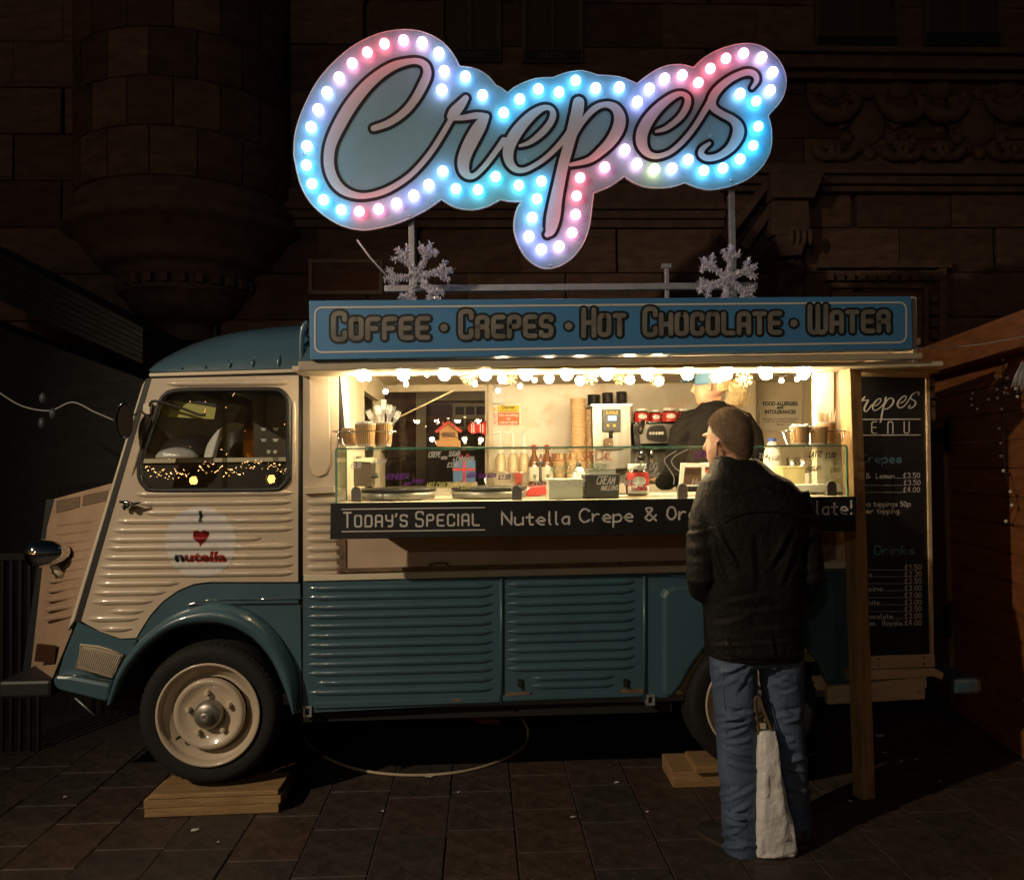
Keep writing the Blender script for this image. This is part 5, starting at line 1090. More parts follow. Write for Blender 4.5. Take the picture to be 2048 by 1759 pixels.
cup(1620, 852, 888, 34, 27, .02, 'kraft cup at the back of the right holder')
b = B()
for k in range(14): a = random.uniform(0, 6.28); e = rD*.8*math.sqrt(random.random()); b.box(tD+V((math.cos(a)*e, math.sin(a)*e, .003+random.random()*.006)), (.02, .011, .003), rz=random.random()*3, rx=random.uniform(-.7, .7), ry=random.uniform(-.5, .5))
tag(b.done('torn_sachets', M_white), 'torn white sachets heaped in a cup of the right holder', 'sachets')
for k in range(16):
    a = random.uniform(-1, 1); o = tF+V((a*rF*.6, random.uniform(-.6, .6)*rF, -.06)); d = V((a*.16+random.uniform(-.05, .05), random.uniform(-.1, .05), 1)).normalized()
    b = B(); s_ = V((.0035, .001, 0)); q = V((0, .0015, 0)); L = random.uniform(.105, .122); b.hexa([o-s_-q, o+s_-q, o+s_+q, o-s_+q], [o+d*L+p for p in (-s_-q, s_-q, s_+q, -s_+q)])
    tag(b.done('wooden_stirrer', mat('stirrer_wood', (.72, .60, .42), .7)), 'pale wooden stirrer standing in a kraft cup', 'stirrer', 'wooden stirrers in the right holder')
wire_rack(1572, 1682, 862, -.08, 889, 'wire cup holder on the glass shelf at the right end')

# ================================================================== things on the counters
zk = zc0-.004; zw = zc0+.02
def at(px, y, z): c = P(px, 900, y); return V((c.x, y, z))
def crepe(px, y, label):
    t = T('crepe_maker', at(px, y, zk), label, 'hot plate', 'round crepe hot plates'); c = at(px, y, zk); r = 77*S(y)
    b = B(); b.lathe([(0, 0), (r*.9, 0), (r*.96, .008), (r*.98, .035), (r*.92, .04), (0, .04)], c, n=40); b.done('base', mat('worn_steel', (.32, .30, .27), .4, .8, var=.2, vs=12), t)
    b = B(); b.lathe([(r*.93, .0405), (r*.99, .042), (r, .05), (r*.97, .056), (0, .056)], c, n=40); b.done('plate', mat('cast_iron', (.02, .019, .018), .4, .5, var=.3, vs=20), t)
crepe(795, .12, 'round crepe hot plate behind the screen nearer the cab'); crepe(977, .12, 'round crepe hot plate behind the screen below the mixing bowl')
c = at(1018, .52, zk); b = B(); k = S(.52); b.lathe([(0, .0), (.05, 0), (.055, .004), (.095, .06), (.105, .11), (.11, .115), (.108, .116), (.1, .11), (.09, .06), (.05, .01), (0, .01)], c+V((0, 0, .005)), n=32)
bo = b.done('bowl_shell', M_steel); tb = T('mixing_bowl', c, 'steel mixing bowl behind the second hot plate', 'bowl'); par(bo, tb)
b = B(); b.tube([c+V((-.105, 0, .1)), c+V((-.13, -.01, .085)), c+V((-.12, -.01, .05)), c+V((-.09, 0, .05))], .005, 6); b.done('handle', M_steel, tb)
def pump(px, y, ztop_px, dirx, label):
    t = T('syrup_pump', at(px, y, zw), label, 'bottle', 'white pump bottles'); c = at(px, y, zw); zt_ = P(px, ztop_px, y).z; hb_ = (zt_-zw)
    b = B(); b.lathe([(0, 0), (.032, 0), (.034, .01), (.034, hb_*.5), (.02, hb_*.58), (.016, hb_*.62), (0, hb_*.62)], c, n=18); b.done('bottle', mat('syrup_clear', (.55, .42, .25), .3), t)
    b = B(); b.lathe([(.021, hb_*.6), (.022, hb_*.68), (.014, hb_*.72), (.009, hb_*.76), (.007, hb_*.96), (0, hb_*.97)], c, n=14); b.tube([c+V((.008, 0, hb_*.965)), c+V((-.006, 0, hb_*.98)), c+V((dirx*.035, -.01, hb_*.97)), c+V((dirx*.055, -.012, hb_*.93))], [.008, .010, .008, .006], 8); b.done('pump_head', M_white, t)
pump(1001, 1.42, 862, -1, 'white pump bottle in the row, nearest the back window'); pump(1026, 1.42, 862, -1, 'middle white pump bottle of the three'); pump(1048, 1.42, 861, -.2, 'white pump bottle nearest the red-capped bottles')
def syrup(px, y, ptop, label):
    t = T('syrup_bottle', at(px, y, zw), label, 'bottle', 'red-capped syrup bottles'); c = at(px, y, zw); h = P(px, ptop, y).z-zw
    b = B(); b.lathe([(0, 0), (.036, 0), (.038, .008), (.038, h*.52), (.026, h*.66), (.013, h*.78), (.012, h*.93), (0, h*.93)], c, n=18); b.done('bottle', mat('amber_syrup', (.16, .06, .02), .12, coat=.6), t)
    b = B(); b.lathe([(.0385, h*.12), (.0388, h*.13), (.0388, h*.45), (.0385, h*.46)], c, n=18); b.done('label', M_cupw, t)
    b = B(); b.lathe([(.014, h*.90), (.015, h*.91), (.015, h*.995), (0, h)], c, n=12); b.done('cap', mat('cap_red', (.45, .04, .05), .4), t)
    st = Strokes(lambda x, y_, hh: c+V((x, -.0395-hh, y_)))
    for i in range(5):
        a = R(40+25*i); st.stroke([(0, h*.16), (math.cos(a)*.012, h*.2+math.sin(a)*.02), (math.cos(a)*.02, h*.2+math.sin(a)*.026)], [.004, .005, .001])
    st.b.done('palm_print', mat('palm_green', (.16, .18, .08), .7), t)
syrup(1068, 1.38, 889, 'amber syrup bottle with red cap nearer the pump bottles'); syrup(1094, 1.38, 889, 'amber syrup bottle with red cap nearer the cup stacks')
def cup_stack(px, y, ptop, w, label):
    t = T('cup_stack', at(px, y, zw), label, 'cup stack', 'nested stacks of takeaway cups'); c = at(px, y, zw); zt_ = P(px, ptop, y).z; r = w/2*S(y); n = max(4, int((zt_-zw-.06)/.0165)); pr = None
    for i in range(n):
        if pr is None:
            b = B(); b.lathe([(0, 0), (r*.74, 0), (r*.94, .075), (r*.985, .078), (r*1.0, .082), (r*.98, .086), (r*.9, .085), (r*.7, .01), (0, .01)], c, n=20); pr = b.done('cup', mat('kraft_cup', (.46, .27, .12), .7, col2=(.62, .45, .26), vs=3), t); o = pr
        else: o = pr.copy(); COL.objects.link(o)
        o.location = V(pr.location)+V((random.uniform(-.0012, .0012), 0, .0165*i if i else 0)); 
        if i: o.location.z = pr.location.z+.0165*i
    return t
cup_stack(1157, 1.40, 795, 31, 'tallest nested stack of kraft cups on the back worktop'); cup_stack(1180, 1.50, 818, 26, 'second tall cup stack pressed against the steel drinks machine')
cup_stack(1119, 1.42, 905, 30, 'short nested cup stack left of the tallest stack'); cup_stack(1143, 1.36, 905, 24, 'short nested cup stack in front of the tallest stack')
# steel drinks machine with black control panel
dm = T('drinks_machine', at(1223, 1.5, zw), 'steel hot drinks machine with black control panel and lids on top', 'drinks machine')
zt_ = P(1223, 812, 1.42).z; xa, xb = P(1185, 850, 1.40).x, P(1262, 850, 1.40).x
b = B(); b.bb((xa, 1.40, zw+.10), (xb, 1.80, zt_)); b.bb((xa, 1.55, zw), (xb, 1.80, zw+.10)); M_bst = mat('brushed_dark_steel', (.30, .28, .25), .34, .9, var=.2, vs=5, bump=.05, bs=40, stretch=(6, 1, .6)); b.done('body', M_bst, dm, bevel=.004)
b = B(); b.bb((xa-.008, 1.39, zt_), (xb+.008, 1.81, zt_+.012)); b.done('lid_plate', M_steel, dm)
b = B(); b.pp(rect_px(1205, 818, 1242, 863), 1.375, 1.399); b.done('control_panel', mat('panel_black', (.02, .019, .017), .35), dm, bevel=.004)
b = B(); b.pp(rect_px(1216, 831, 1233, 841), 1.371, 1.376); b.done('display', emat('lcd_glow', (.62, .82, 1), 1.6), dm)
font_text('brand_lettering', 'BUFFALO', P(1224, 828, 1.372), (1, 0, 0), (0, 0, 1), .028, mat('brand_yellow', (.75, .5, .03), .5), dm, bold=.0008, width=24*S(1.37))
for x in (1216, 1229): b = B(); b.pp(rect_px(x-2.5, 848, x+2.5, 853), 1.371, 1.376); b.done('button', mat('brand_yellow', (.75, .5, .03), .5), dm)
b = B(); b.tube([P(1222, 862, 1.38), P(1222, 876, 1.38)], .012, 8); b.done('spout', M_black, dm)
b = B(); c = P(1217, 892, 1.36); c.z = P(1217, 895, 1.36).z; b.lathe([(0, 0), (.028, 0), (.03, .01), (.03, .045), (.024, .052), (.024, .06), (0, .06)], c, n=16); b.done('cup_glass', glass('jar_clear', (.8, .75, .65), 1.45, body=.3, bodycol=(.4, .3, .2)), dm)
b = B(); b.pp(rect_px(1196, 893, 1250, 896), 1.34, 1.5); b.done('drip_tray', M_steel, dm)
M_lid = mat('black_lid', (.018, .017, .016), .35)
for (x, pt2, w, lb) in ((1189, 789, 26, 'stack of black lids in the pale sleeve, leftmost on the drinks machine'), (1217, 785, 23, 'middle stack of black lids on the drinks machine'), (1245, 783, 22, 'rightmost stack of black lids on the drinks machine')):
    t = T('lid_stack', at(x, 1.5, zt_+.012), lb, 'lid stack', 'stacks of black cup lids'); c = at(x, 1.5, zt_+.012); hh = P(x, pt2, 1.5).z-zt_-.012; n = 9; r = w/2*S(1.5)
    for i in range(n): b = B(); z0 = hh*i/n; b.lathe([(0, z0+.001), (r*.9, z0), (r, z0+hh/n*.35), (r*.97, z0+hh/n*.8), (r*.85, z0+hh/n*.98), (0, z0+hh/n*.98)], c+V((random.uniform(-.0015, .0015), 0, 0)), n=18); b.done('lid', M_lid, t)
# espresso machine
em = T('espresso_machine', at(1310, 1.5, zw), 'steel espresso machine with round black button panel', 'espresso machine')
xa, xb = P(1270, 860, 1.42).x, P(1400, 860, 1.42).x; zt2 = P(1310, 847, 1.42).z
b = B(); z1_ = P(1310, 888, 1.42).z; b.bb((xa, 1.42, z1_), (xb, 1.80, zt2)); b.bb((xa, 1.62, zw), (xb, 1.80, z1_)); b.done('body', M_bst, em, bevel=.004)
b = B(); b.bb((xa, 1.40, zt2), (xb, 1.80, zt2+.012)); b.bb((xa+.01, 1.40, z1_-.008), (xb, 1.46, z1_+.004)); b.done('rail', M_chrome, em)
b = B(); ov = [(1293, 870), (1296, 858), (1304, 852), (1322, 850), (1330, 855), (1333, 866), (1334, 880), (1328, 884), (1310, 882), (1296, 879)]; b.pp(cat(ov, 3, True), 1.41, 1.425); b.done('button_panel', M_lid, em)
for i in range(5): b = B(); b.ball(P(1301+6*i, 866, 1.408), .009, (1, .5, 1.2), 10, 6); b.done('button', M_white, em)
b = B(); b.tube([P(1287, 842, 1.33), P(1283, 853, 1.30), P(1280, 866, 1.28)], [.016, .02, .013], 8); b.done('handle', M_lid, em)
b = B(); b.pp([(1266, 850), (1276, 850), (1282, 892), (1270, 893)], 1.40, 1.44); b.done('side_panel', M_lid, em)
for x in (1283, 1303): b = B(); b.tube([P(x, 888, 1.45), P(x, 925, 1.45)], .012, 8); b.done('group_leg', M_chrome, em)
b = B(); b.lathe([(0, .004), (.022, .003), (.024, 0)], P(1283, 914, 1.44), (0, -1, 0), 14); b.done('gauge', M_lid, em)
# jars of spread
M_choc = mat('hazelnut_spread', (.075, .026, .012), .18, coat=.7); M_jred = mat('label_red', (.50, .03, .025), .4)
def jar(px, pbot, ptop, w, y, label, word=False):
    zb = P(px, pbot, y).z; c = V((P(px, pbot, y).x, y, zb)); h = P(px, ptop, y).z-zb; r = w/2*S(y); t = T('spread_jar', c, label, 'jar', 'jars of chocolate spread')
    b = B(); b.lathe([(0, 0), (r*.8, 0), (r*.97, h*.06), (r, h*.2), (r*.96, h*.45), (r*.98, h*.62), (r*.9, h*.74), (r*.72, h*.82), (r*.7, h*.84), (0, h*.84)], c, n=28); b.done('jar_glass', M_choc, t)
    b = B(); b.lathe([(r*.76, h*.83), (r*.78, h*.845), (r*.78, h*.985), (r*.74, h), (0, h)], c, n=24); b.done('lid', M_white, t)
    b = B(); pf = [(r*.985, h*.1), (r*1.012, h*.2), (r*.972, h*.45), (r*.992, h*.62), (r*.93, h*.72)]; b.lathe(pf, c, n=18, a0=math.pi*1.12, a1=math.pi*1.88); b.done('label', M_jred, t)
    def lab(a, f):
        rr = r*(1.03 if f < .3 else 1.0 if f < .55 else 1.01); return c+V((math.sin(a)*rr, -math.cos(a)*rr-.0015, h*f))
    b = B(); n = 20; b.add([lab(0, .46)]+[lab(math.cos(i*2*math.pi/n)*.6, .46+math.sin(i*2*math.pi/n)*.15) for i in range(n)], [(0, i+1, (i+1) % n+1) for i in range(n)]); b.done('label_roundel', M_white, t)
    if word:
        ux_ = V((1, 0, 0)); o = font_text('label_word', 'nutella', c+V((0, 0, h*.18)), ux_, (0, 0, 1), .034, M_jred, t, bold=.0012, width=r*1.35)
        for v in o.data.vertices: x = v.co.x-c.x; v.co.y = c.y-math.sqrt(max(1e-6, (r*1.03)**2-x*x))-.004
        b = B(); b.lathe([(r*1.0, h*.08), (r*1.02, h*.14), (r*1.02, h*.3), (r*.995, h*.31)], c+V((0, -.001, 0)), n=18, a0=math.pi*1.15, a1=math.pi*1.85); b.done('label_band', M_white, t)
    return t
jar(1283, 847, 817, 32, 1.5, 'spread jar with red label, leftmost on the espresso machine'); jar(1310, 847, 819, 27, 1.56, 'smaller-looking spread jar second on the espresso machine')
jar(1339, 847, 816, 33, 1.5, 'spread jar third along the espresso machine'); jar(1368, 847, 817, 30, 1.54, 'spread jar fourth along, partly behind the vendor sleeve')
jar(1275, 991, 927, 48, -.08, 'big spread jar with white lid standing at the front of the counter', True); jar(1412, 975, 925, 30, .1, 'spread jar peeking out beside the customer face')
# front counter boxes and bottles
def tub(px0, px1, pt2, y, dpt, m, name, label, ct, flare=.93, lid=None):
    z0 = zk+.001; z1_ = P((px0+px1)/2, pt2, y).z; a, c = P(px0, 980, y).x, P(px1, 980, y).x; mx_ = (a+c)/2; hw = (c-a)/2
    lo = [(mx_-hw*flare, y+.01), (mx_+hw*flare, y+.01), (mx_+hw*flare, y+dpt-.01), (mx_-hw*flare, y+dpt-.01)]; hi = [(a, y), (c, y), (c, y+dpt), (a, y+dpt)]; ins = [(a+.004, y+.004), (c-.004, y+.004), (c-.004, y+dpt-.004), (a+.004, y+dpt-.004)]
    b = B(); b.rings([[V((*p, z0)) for p in lo], [V((*p, z1_-.006)) for p in hi], [V((p[0]+(-.003 if i in (0, 3) else .003), p[1]+(-.003 if i < 2 else .003), z1_-.005)) for i, p in enumerate(hi)], [V((*p, z1_)) for p in hi], [V((*p, z1_)) for p in ins], [V((p[0], p[1], z0+.02)) for p in lo]])
    return tag(b.done(name, m, bevel=.003), label, ct)
tub(1097, 1166, 957, -.14, .14, mat('frosted_plastic', (.62, .62, .52), .35), 'plastic_tub', 'frosted white plastic tub on the counter beneath the squeezy bottle', 'tub', .96)
tub(1171, 1240, 948, -.13, .14, mat('black_caddy', (.025, .024, .022), .45), 'napkin_caddy', 'black caddy of white napkins beside the big spread jar', 'caddy', .95)
b = B(); a, c = P(1176, 950, -.1), P(1234, 950, -.1)
for i in range(7): b.box(((a.x+c.x)/2+random.uniform(-.004, .004), -.065+i*.006, zk+.085), (c.x-a.x, .004, .10+random.uniform(-.006, .004)), rx=random.uniform(-.04, .04))
tag(b.done('napkins', M_white), 'white paper napkins standing in the black caddy', 'napkins')
tub(1566, 1612, 932, .12, .12, mat('cream_plastic', (.60, .50, .26), .45), 'cream_tub', 'cream plastic tub behind the screen at the right', 'tub', .92)
tub(1618, 1690, 946, .28, .10, mat('pale_steel_tub', (.42, .40, .34), .4), 'pale_tub', 'pale grey tub behind the screen at the far right', 'tub', .98)
tq = T('squeezy_bottle', at(1157, .08, zk), 'white squeezy bottle with black cap behind the plastic tub', 'bottle'); c = at(1157, .08, zk); zt_ = P(1157, 922, .08).z-zk
b = B(); b.lathe([(0, 0), (.026, 0), (.028, .006), (.028, zt_*.68), (.022, zt_*.78), (.012, zt_*.84), (0, zt_*.85)], c, n=18); b.done('bottle', M_white, tq)
b = B(); b.lathe([(.013, zt_*.83), (.013, zt_*.93), (.006, zt_*.95), (.005, zt_), (0, zt_)], c, n=12); b.done('cap', M_black, tq)
b = B(); b.pp([(1050, 985), (1062, 974), (1098, 971), (1098, 988), (1052, 992)], .25, .45); tag(b.done('red_cloth', mat('red_cloth', (.38, .03, .025), .9, bump=.4, bs=30), bevel=.012), 'folded red cloth behind the screen beside the plastic tub', 'cloth')
b = B(); b.pp([(1570, 984), (1590, 970), (1680, 966), (1688, 984)], -.02, .12); tag(b.done('white_paper', M_white, bevel=.006), 'crumpled white paper sheets at the right end of the counter', 'paper')
ms = T('menu_stand', at(1385, .0, zk), 'small white framed card stand behind the screen by the customer', 'card stand')
b = B(); b.pph([(1358, 972), (1362, 925), (1410, 926), (1410, 972)], [[(1366, 972-3), (1370, 934), (1404, 934), (1404, 969)]], .02, .03); b.done('frame', M_white, ms); b = B(); b.pp([(1364, 971), (1368, 932), (1406, 932), (1406, 971)], .03, .034); b.done('card', mat('brown_card', (.10, .05, .03), .5), ms)
mk = T('milk_bottle', at(1544, .75, zk), 'plastic milk bottle with blue cap near the notice', 'bottle'); c = at(1544, .55, zk); zt_ = P(1544, 876, .55).z-zk
b = B(); k = S(.55)*19; b.rings([[c+V((math.cos(a*math.pi/8)*k*s_, math.sin(a*math.pi/8)*k*s_, zt_*f)) for a in range(16)] for s_, f in ((.95, 0), (1, .05), (1, .62), (.85, .75), (.5, .88), (.42, .92), (.42, .95))]); b.smooth = True; b.done('bottle', mat('milky_plastic', (.66, .63, .55), .4), mk, subs=1)
b = B(); b.lathe([(k*.46, zt_*.94), (k*.46, zt_), (0, zt_)], c, n=14); b.done('cap', mat('cap_blue', (.02, .06, .30), .4), mk); b = B(); b.lathe([(k*1.01, zt_*.22), (k*1.012, zt_*.34)], c, n=16); b.done('label', mat('cap_blue', (.02, .06, .30), .4), mk)
# back-left things
b = B(); zsh = P(900, 894, 1.62).z; b.bb((P(745, 890, 1.6).x, 1.58, zsh-.012), (P(975, 890, 1.6).x, 1.82, zsh)); b.done('window_shelf', M_creamw, van)
th = T('toy_house', P(897, 893, 1.6), 'small wooden toy house with red roof on the window shelf', 'ornament'); M_toy = mat('toy_wood', (.45, .25, .09), .6, col2=(.33, .17, .06), vs=8)
b = B(); b.pp([(873, 880), (921, 880), (921, 893), (873, 893)], 1.58, 1.68); b.done('base', M_toy, th, bevel=.002); b = B(); b.pp([(879, 880), (879, 858), (897, 846), (916, 858), (916, 880)], 1.60, 1.67); b.done('wall', M_toy, th)
for pl in ([(869, 862), (897, 841), (899, 845), (873, 866)], [(897, 841), (925, 860), (921, 865), (896, 845)]): b = B(); b.pp(pl, 1.57, 1.69); b.done('roof', mat('toy_red', (.45, .03, .02), .4), th)
b = B(); b.pp(rect_px(884, 864, 911, 874), 1.597, 1.6); b.done('window', mat('toy_dark', (.12, .05, .02), .5), th)
b = B(); b.pp([(884, 842), (888, 842), (888, 852), (884, 854)], 1.6, 1.63); b.done('chimney', mat('toy_red', (.45, .03, .02), .4), th)
sr = T('red_stocking', P(957, 868, 1.6), 'red knitted fish-shaped ornament with white stripes beside the toy house', 'ornament'); b = B(); b.pp([(936, 851), (942, 845), (956, 847), (963, 846), (973, 840), (972, 872), (960, 864), (944, 868), (937, 862)], 1.6, 1.63); b.done('body', mat('knit_red', (.42, .025, .03), .85), sr, bevel=.006)
b = B(); 
for x in (943, 947, 960, 965): b = B(); b.pp([(x, 848), (x+1.4, 848), (x+1.4, 865), (x, 865)], 1.597, 1.6); b.done('stripe', M_white, sr)
gb = T('gift_box', P(922, 965, 1.45), 'blue gift box with red ribbon and bow behind the screen', 'box'); b = B(); b.pp([(905, 921), (951, 919), (951, 963), (906, 964)], 1.40, 1.5); b.done('box', mat('gift_blue', (.05, .13, .30), .4), gb, bevel=.004)
b = B(); b.pp(rect_px(926, 920, 931, 964), 1.397, 1.4); b.pp(rect_px(905, 936, 951, 941), 1.3965, 1.3995); b.done('ribbon', mat('ribbon_red', (.45, .03, .03), .4), gb); b = B()
for s_ in (-1, 1): b.tube([P(928, 918, 1.42), P(928+s_*8, 907, 1.42), P(928+s_*11, 911, 1.42), P(928, 918, 1.42)], [.005, .009, .007, .004], 6, flat=.5)
b.done('bow', mat('ribbon_red', (.45, .03, .03), .4), gb); b = B(); zz = P(922, 964, 1.4).z; b.bb((P(895, 960, 1.4).x, 1.38, zw), (P(955, 960, 1.4).x, 1.52, zz)); tag(b.done('cardboard_box', mat('grey_carton', (.35, .29, .2), .7)), 'plain carton beneath the blue gift box', 'box')
hp_ = T('flour_hopper', P(728, 975, .3), 'dark tapered scoop bin with side handle at the left of the counter', 'bin'); b = B(); b.pp([(697, 921), (745, 922), (743, 972), (712, 972)], .30, .45); b.done('bin', mat('bin_dark', (.05, .04, .03), .35), hp_, bevel=.004); b = B(); b.pp([(693, 913), (748, 915), (746, 924), (694, 922)], .29, .46); b.done('lid', M_creamw, hp_, bevel=.003); b = B(); b.tube([P(743, 952, .31), P(756, 951, .31)], .012, 8); b.done('handle', M_black, hp_)
b = B(); b.tube([P(787, 839, .9), P(906, 781, .9)], .005, 8); tag(b.done('pull_pole', mat('pole_wood', (.55, .45, .28), .6)), 'thin pale pole slanting across the back window', 'pole')
# wall signs
M_txt = mat('print_black', (.015, .015, .015), .6)
sw_ = T('wall_switch', P(997, 806, 1.83), 'square white switch plate on the metal wall above the danger sign', 'switch'); b = B(); b.pp(rect_px(984, 781, 1010, 807), 1.795, 1.828); b.done('plate', M_white, sw_, bevel=.004)
for x in (987.5, 1006.5): b = B(); b.lathe([(0, .001), (.003, 0)], P(x, 794, 1.795), (0, -1, 0), 6); b.done('screw', M_galv, sw_)
b = B(); b.pp(rect_px(995, 791, 1000, 797), 1.791, 1.796); b.done('rocker', M_white, sw_, bevel=.001)
ds = T('danger_sign', P(1011, 852, 1.82), 'yellow and orange danger sign about smoking and naked lights', 'sign'); b = B(); b.pp([(982, 808), (1041, 807), (1042, 851), (982, 853)], 1.82, 1.828); b.done('panel', M_white, ds)
M_yel = mat('sign_yellow', (.80, .62, .02), .5); M_org = mat('sign_orange', (.75, .16, .03), .5)
b = B(); b.pp(rect_px(995.5, 810.5, 1038.5, 823.5), 1.817, 1.8195); b.done('yellow_field', M_yel, ds); b = B(); b.pp(rect_px(995.5, 824.5, 1038.5, 849.5), 1.817, 1.8195); b.done('orange_field', M_org, ds)
font_text('lettering', 'Danger', P(1017, 817, 1.8155), (1, 0, 0), (0, 0, 1), .03, M_txt, ds, bold=.0006); font_text('lettering', 'LPG highly flammable', P(1017, 822.6, 1.8155), (1, 0, 0), (0, 0, 1), .013, M_txt, ds)
for tx, y in (('No smoking', 832), ('or', 839), ('naked lights', 846.5)): font_text('lettering', tx, P(1017, y, 1.8155), (1, 0, 0), (0, 0, 1), .026, M_white, ds, bold=.0006)
b = B(); c = [(988.5, 813), (992.5, 821), (984.5, 821)]; b.pp(c, 1.817, 1.8195); b.done('warning_triangle', M_yel, ds)
for y in (831, 843): b = B(); b.tube([P(988.5+4*math.cos(a*.52), y+4*math.sin(a*.52), 1.818) for a in range(12)], .0018, 5, closed=True); b.tube([P(986, y-3, 1.818), P(991, y+3, 1.818)], .0016, 5); b.done('prohibition_ring', M_jred, ds)
nt_ = T('allergy_notice', P(1560, 862, 1.84), 'white paper notice about food allergies and intolerances on the back wall', 'notice'); b = B(); b.pp([(1518, 798), (1604, 801), (1603, 862), (1519, 860)], 1.838, 1.844); b.done('sheet', mat('notice_paper', (.66, .62, .52), .7), nt_)
for tx, x, y, s_, w in (('FOOD ALLERGIES', 1560.5, 810.5, .037, 72), ('and', 1560.5, 817, .03, 13), ('INTOLERANCES', 1560.5, 827, .037, 64)): font_text('lettering', tx, P(x, y, 1.8355), (1, 0, -.01), (0, 0, 1), s_, M_txt, nt_, bold=.0014, width=w*S(1.84))
for tx, y, w in (('Please speak to our staff about the ingredients', 839, 74), ('in your meal, when making your order.', 844, 62), ('Thank you.', 850, 18)): font_text('lettering', tx, P(1560.5, y, 1.8355), (1, 0, -.01), (0, 0, 1), .017, M_txt, nt_, width=w*S(1.84))
b = B(); b.tube([P(x, y, 1.80) for x, y in cat([(1515, 777), (1517, 790), (1516, 815), (1512, 840), (1513, 870)], 4)], .005, 6); b.ball(P(1515, 776, 1.83), .012, n=8, k=6); tag(b.done('wall_cable', M_white), 'white cable hanging from a wall grommet beside the allergy notice', 'cable')
# cab shelf things
M_bag = mat('black_bag', (.022, .02, .026), .55, bump=.5, bs=25); zs_ = zsf+.001
def lump(px0, px1, pt2, y, dpt, m, name, label, ct, sq=2.6, seed=1):
    rn = random.Random(seed); a, c = P(px0, 900, y).x, P(px1, 900, y).x; zt_ = P((px0+px1)/2, pt2, y).z; b = B(); b.smooth = True; rows = []; mx_, hw = (a+c)/2, (c-a)/2
    for j in range(9):
        f = j/8; s_ = (1-f**sq)**(1/sq) if f < 1 else .05; s_ = max(s_, .05)*(.9+.1*min(1, f*4)); rows.append([V((mx_+math.cos(i*math.pi/10)*hw*s_*(1+rn.uniform(-.04, .04)), y+dpt/2+math.sin(i*math.pi/10)*dpt/2*s_*(1+rn.uniform(-.05, .05)), zs_+(zt_-zs_)*f*(1+rn.uniform(-.03, .03)))) for i in range(20)])
    b.rings(rows); return tag(b.done(name, m, subs=1), label, ct)
lump(297, 432, 866, .45, .3, M_bag, 'bin_bag', 'black bin bag on the cab shelf behind the side window', 'bag', 2.2, 4)
lump(300, 392, 893, .36, .12, mat('silver_film', (.68, .67, .68), .25, .2, bump=.8, bs=30), 'plastic_film', 'crumpled clear plastic wrap at the front of the cab shelf', 'wrap', 2, 6)
lump(436, 492, 845, .5, .25, mat('dark_pack', (.07, .065, .06), .5), 'backpack', 'dark grey rounded backpack on the cab shelf', 'bag', 2.8, 8)
b = B(); b.pp(cat([(408, 914), (415, 888), (436, 860), (462, 845), (488, 849), (478, 858), (456, 866), (440, 884), (432, 914)], 3), .40, .403); tag(b.done('paper_roll', M_white), 'curled sheet of white paper over the backpack in the cab', 'paper')
ob = T('drink_bottle', P(497, 915, .42), 'half-full bottle of orange drink with blue cap on the cab shelf', 'bottle'); c = P(497, 916, .42); c.z = zs_; ht = P(497, 801, .42).z-zs_
b = B(); b.lathe([(0, 0), (.024, 0), (.027, .01), (.026, ht*.45), (.0255, ht*.52), (0, ht*.52)], c, n=16); b.done('drink', mat('orange_drink', (.75, .25, .02), .15), ob)
b = B(); b.lathe([(.0275, ht*.3), (.0275, ht*.6), (.024, ht*.72), (.012, ht*.86), (.012, ht*.93)], c, n=16); b.done('bottle', glass('bottle_clear', (.85, .85, .85), 1.4), ob); b = B(); b.lathe([(.016, ht*.92), (.016, ht), (0, ht)], c, n=12); b.done('cap', mat('cap_blue', (.02, .06, .30), .4), ob)
lump(318, 410, 872, .62, .2, mat('dust_cloth', (.34, .28, .2), .9, bump=.6, bs=20), 'cloth_heap', 'heap of beige cloths at the back of the cab shelf', 'cloth', 1.6, 11)

# small tools between the machines
c = at(1080, .45, zk); tl = T('crepe_spreader', c, 'dark T-shaped crepe spreader standing behind the plastic tub', 'utensil')
b = B(); zt_ = P(1080, 925, .45).z; b.tube([V((c.x, c.y, zk+.002)), V((c.x, c.y, zt_))], .007, 8); b.done('shaft', M_black, tl); b = B(); b.box((c.x, c.y, zt_), (.05, .014, .012)); b.done('grip', M_black, tl, bevel=.003)
for x, lb in ((1584, 'small steel jug nearer the milk bottle'), (1606, 'small steel jug nearer the right end post')):
    c = at(x, .62 if x < 1590 else .56, zk); b = B(); h = P(x, 914, .6).z-zk; b.lathe([(0, 0), (.030, 0), (.033, .01), (.028, h*.7), (.031, h), (.029, h), (.026, h*.7), (.028, .01), (0, .01)], c, n=20); b.tube([c+V((.03, 0, h*.85)), c+V((.052, 0, h*.75)), c+V((.05, 0, h*.4)), c+V((.031, 0, h*.25))], .004, 6); tag(b.done('steel_jug', M_steel), lb+' behind the screen', 'jug', 'steel milk jugs')
c = at(1010, .30, zk); b = B(); b.lathe([(0, .004), (.03, .002), (.055, .03), (.058, .045), (.056, .045), (.05, .03), (0, .01)], c+V((.06, -.02, 0)), n=22); tag(b.done('white_bowl', M_white), 'small white bowl beside the second hot plate', 'bowl')
tp = T('paper_plates', at(1225, .45, zk), 'stack of white paper plates behind the napkin caddy', 'plate stack'); c = at(1225, .45, zk)
for i in range(9): b = B(); b.lathe([(0, .002+i*.005), (.07, .002+i*.005), (.095, .010+i*.005), (.096, .012+i*.005), (.07, .005+i*.005), (0, .005+i*.005)], c+V((random.uniform(-.003, .003), 0, 0)), n=22); b.done('plate', M_cupw, tp)
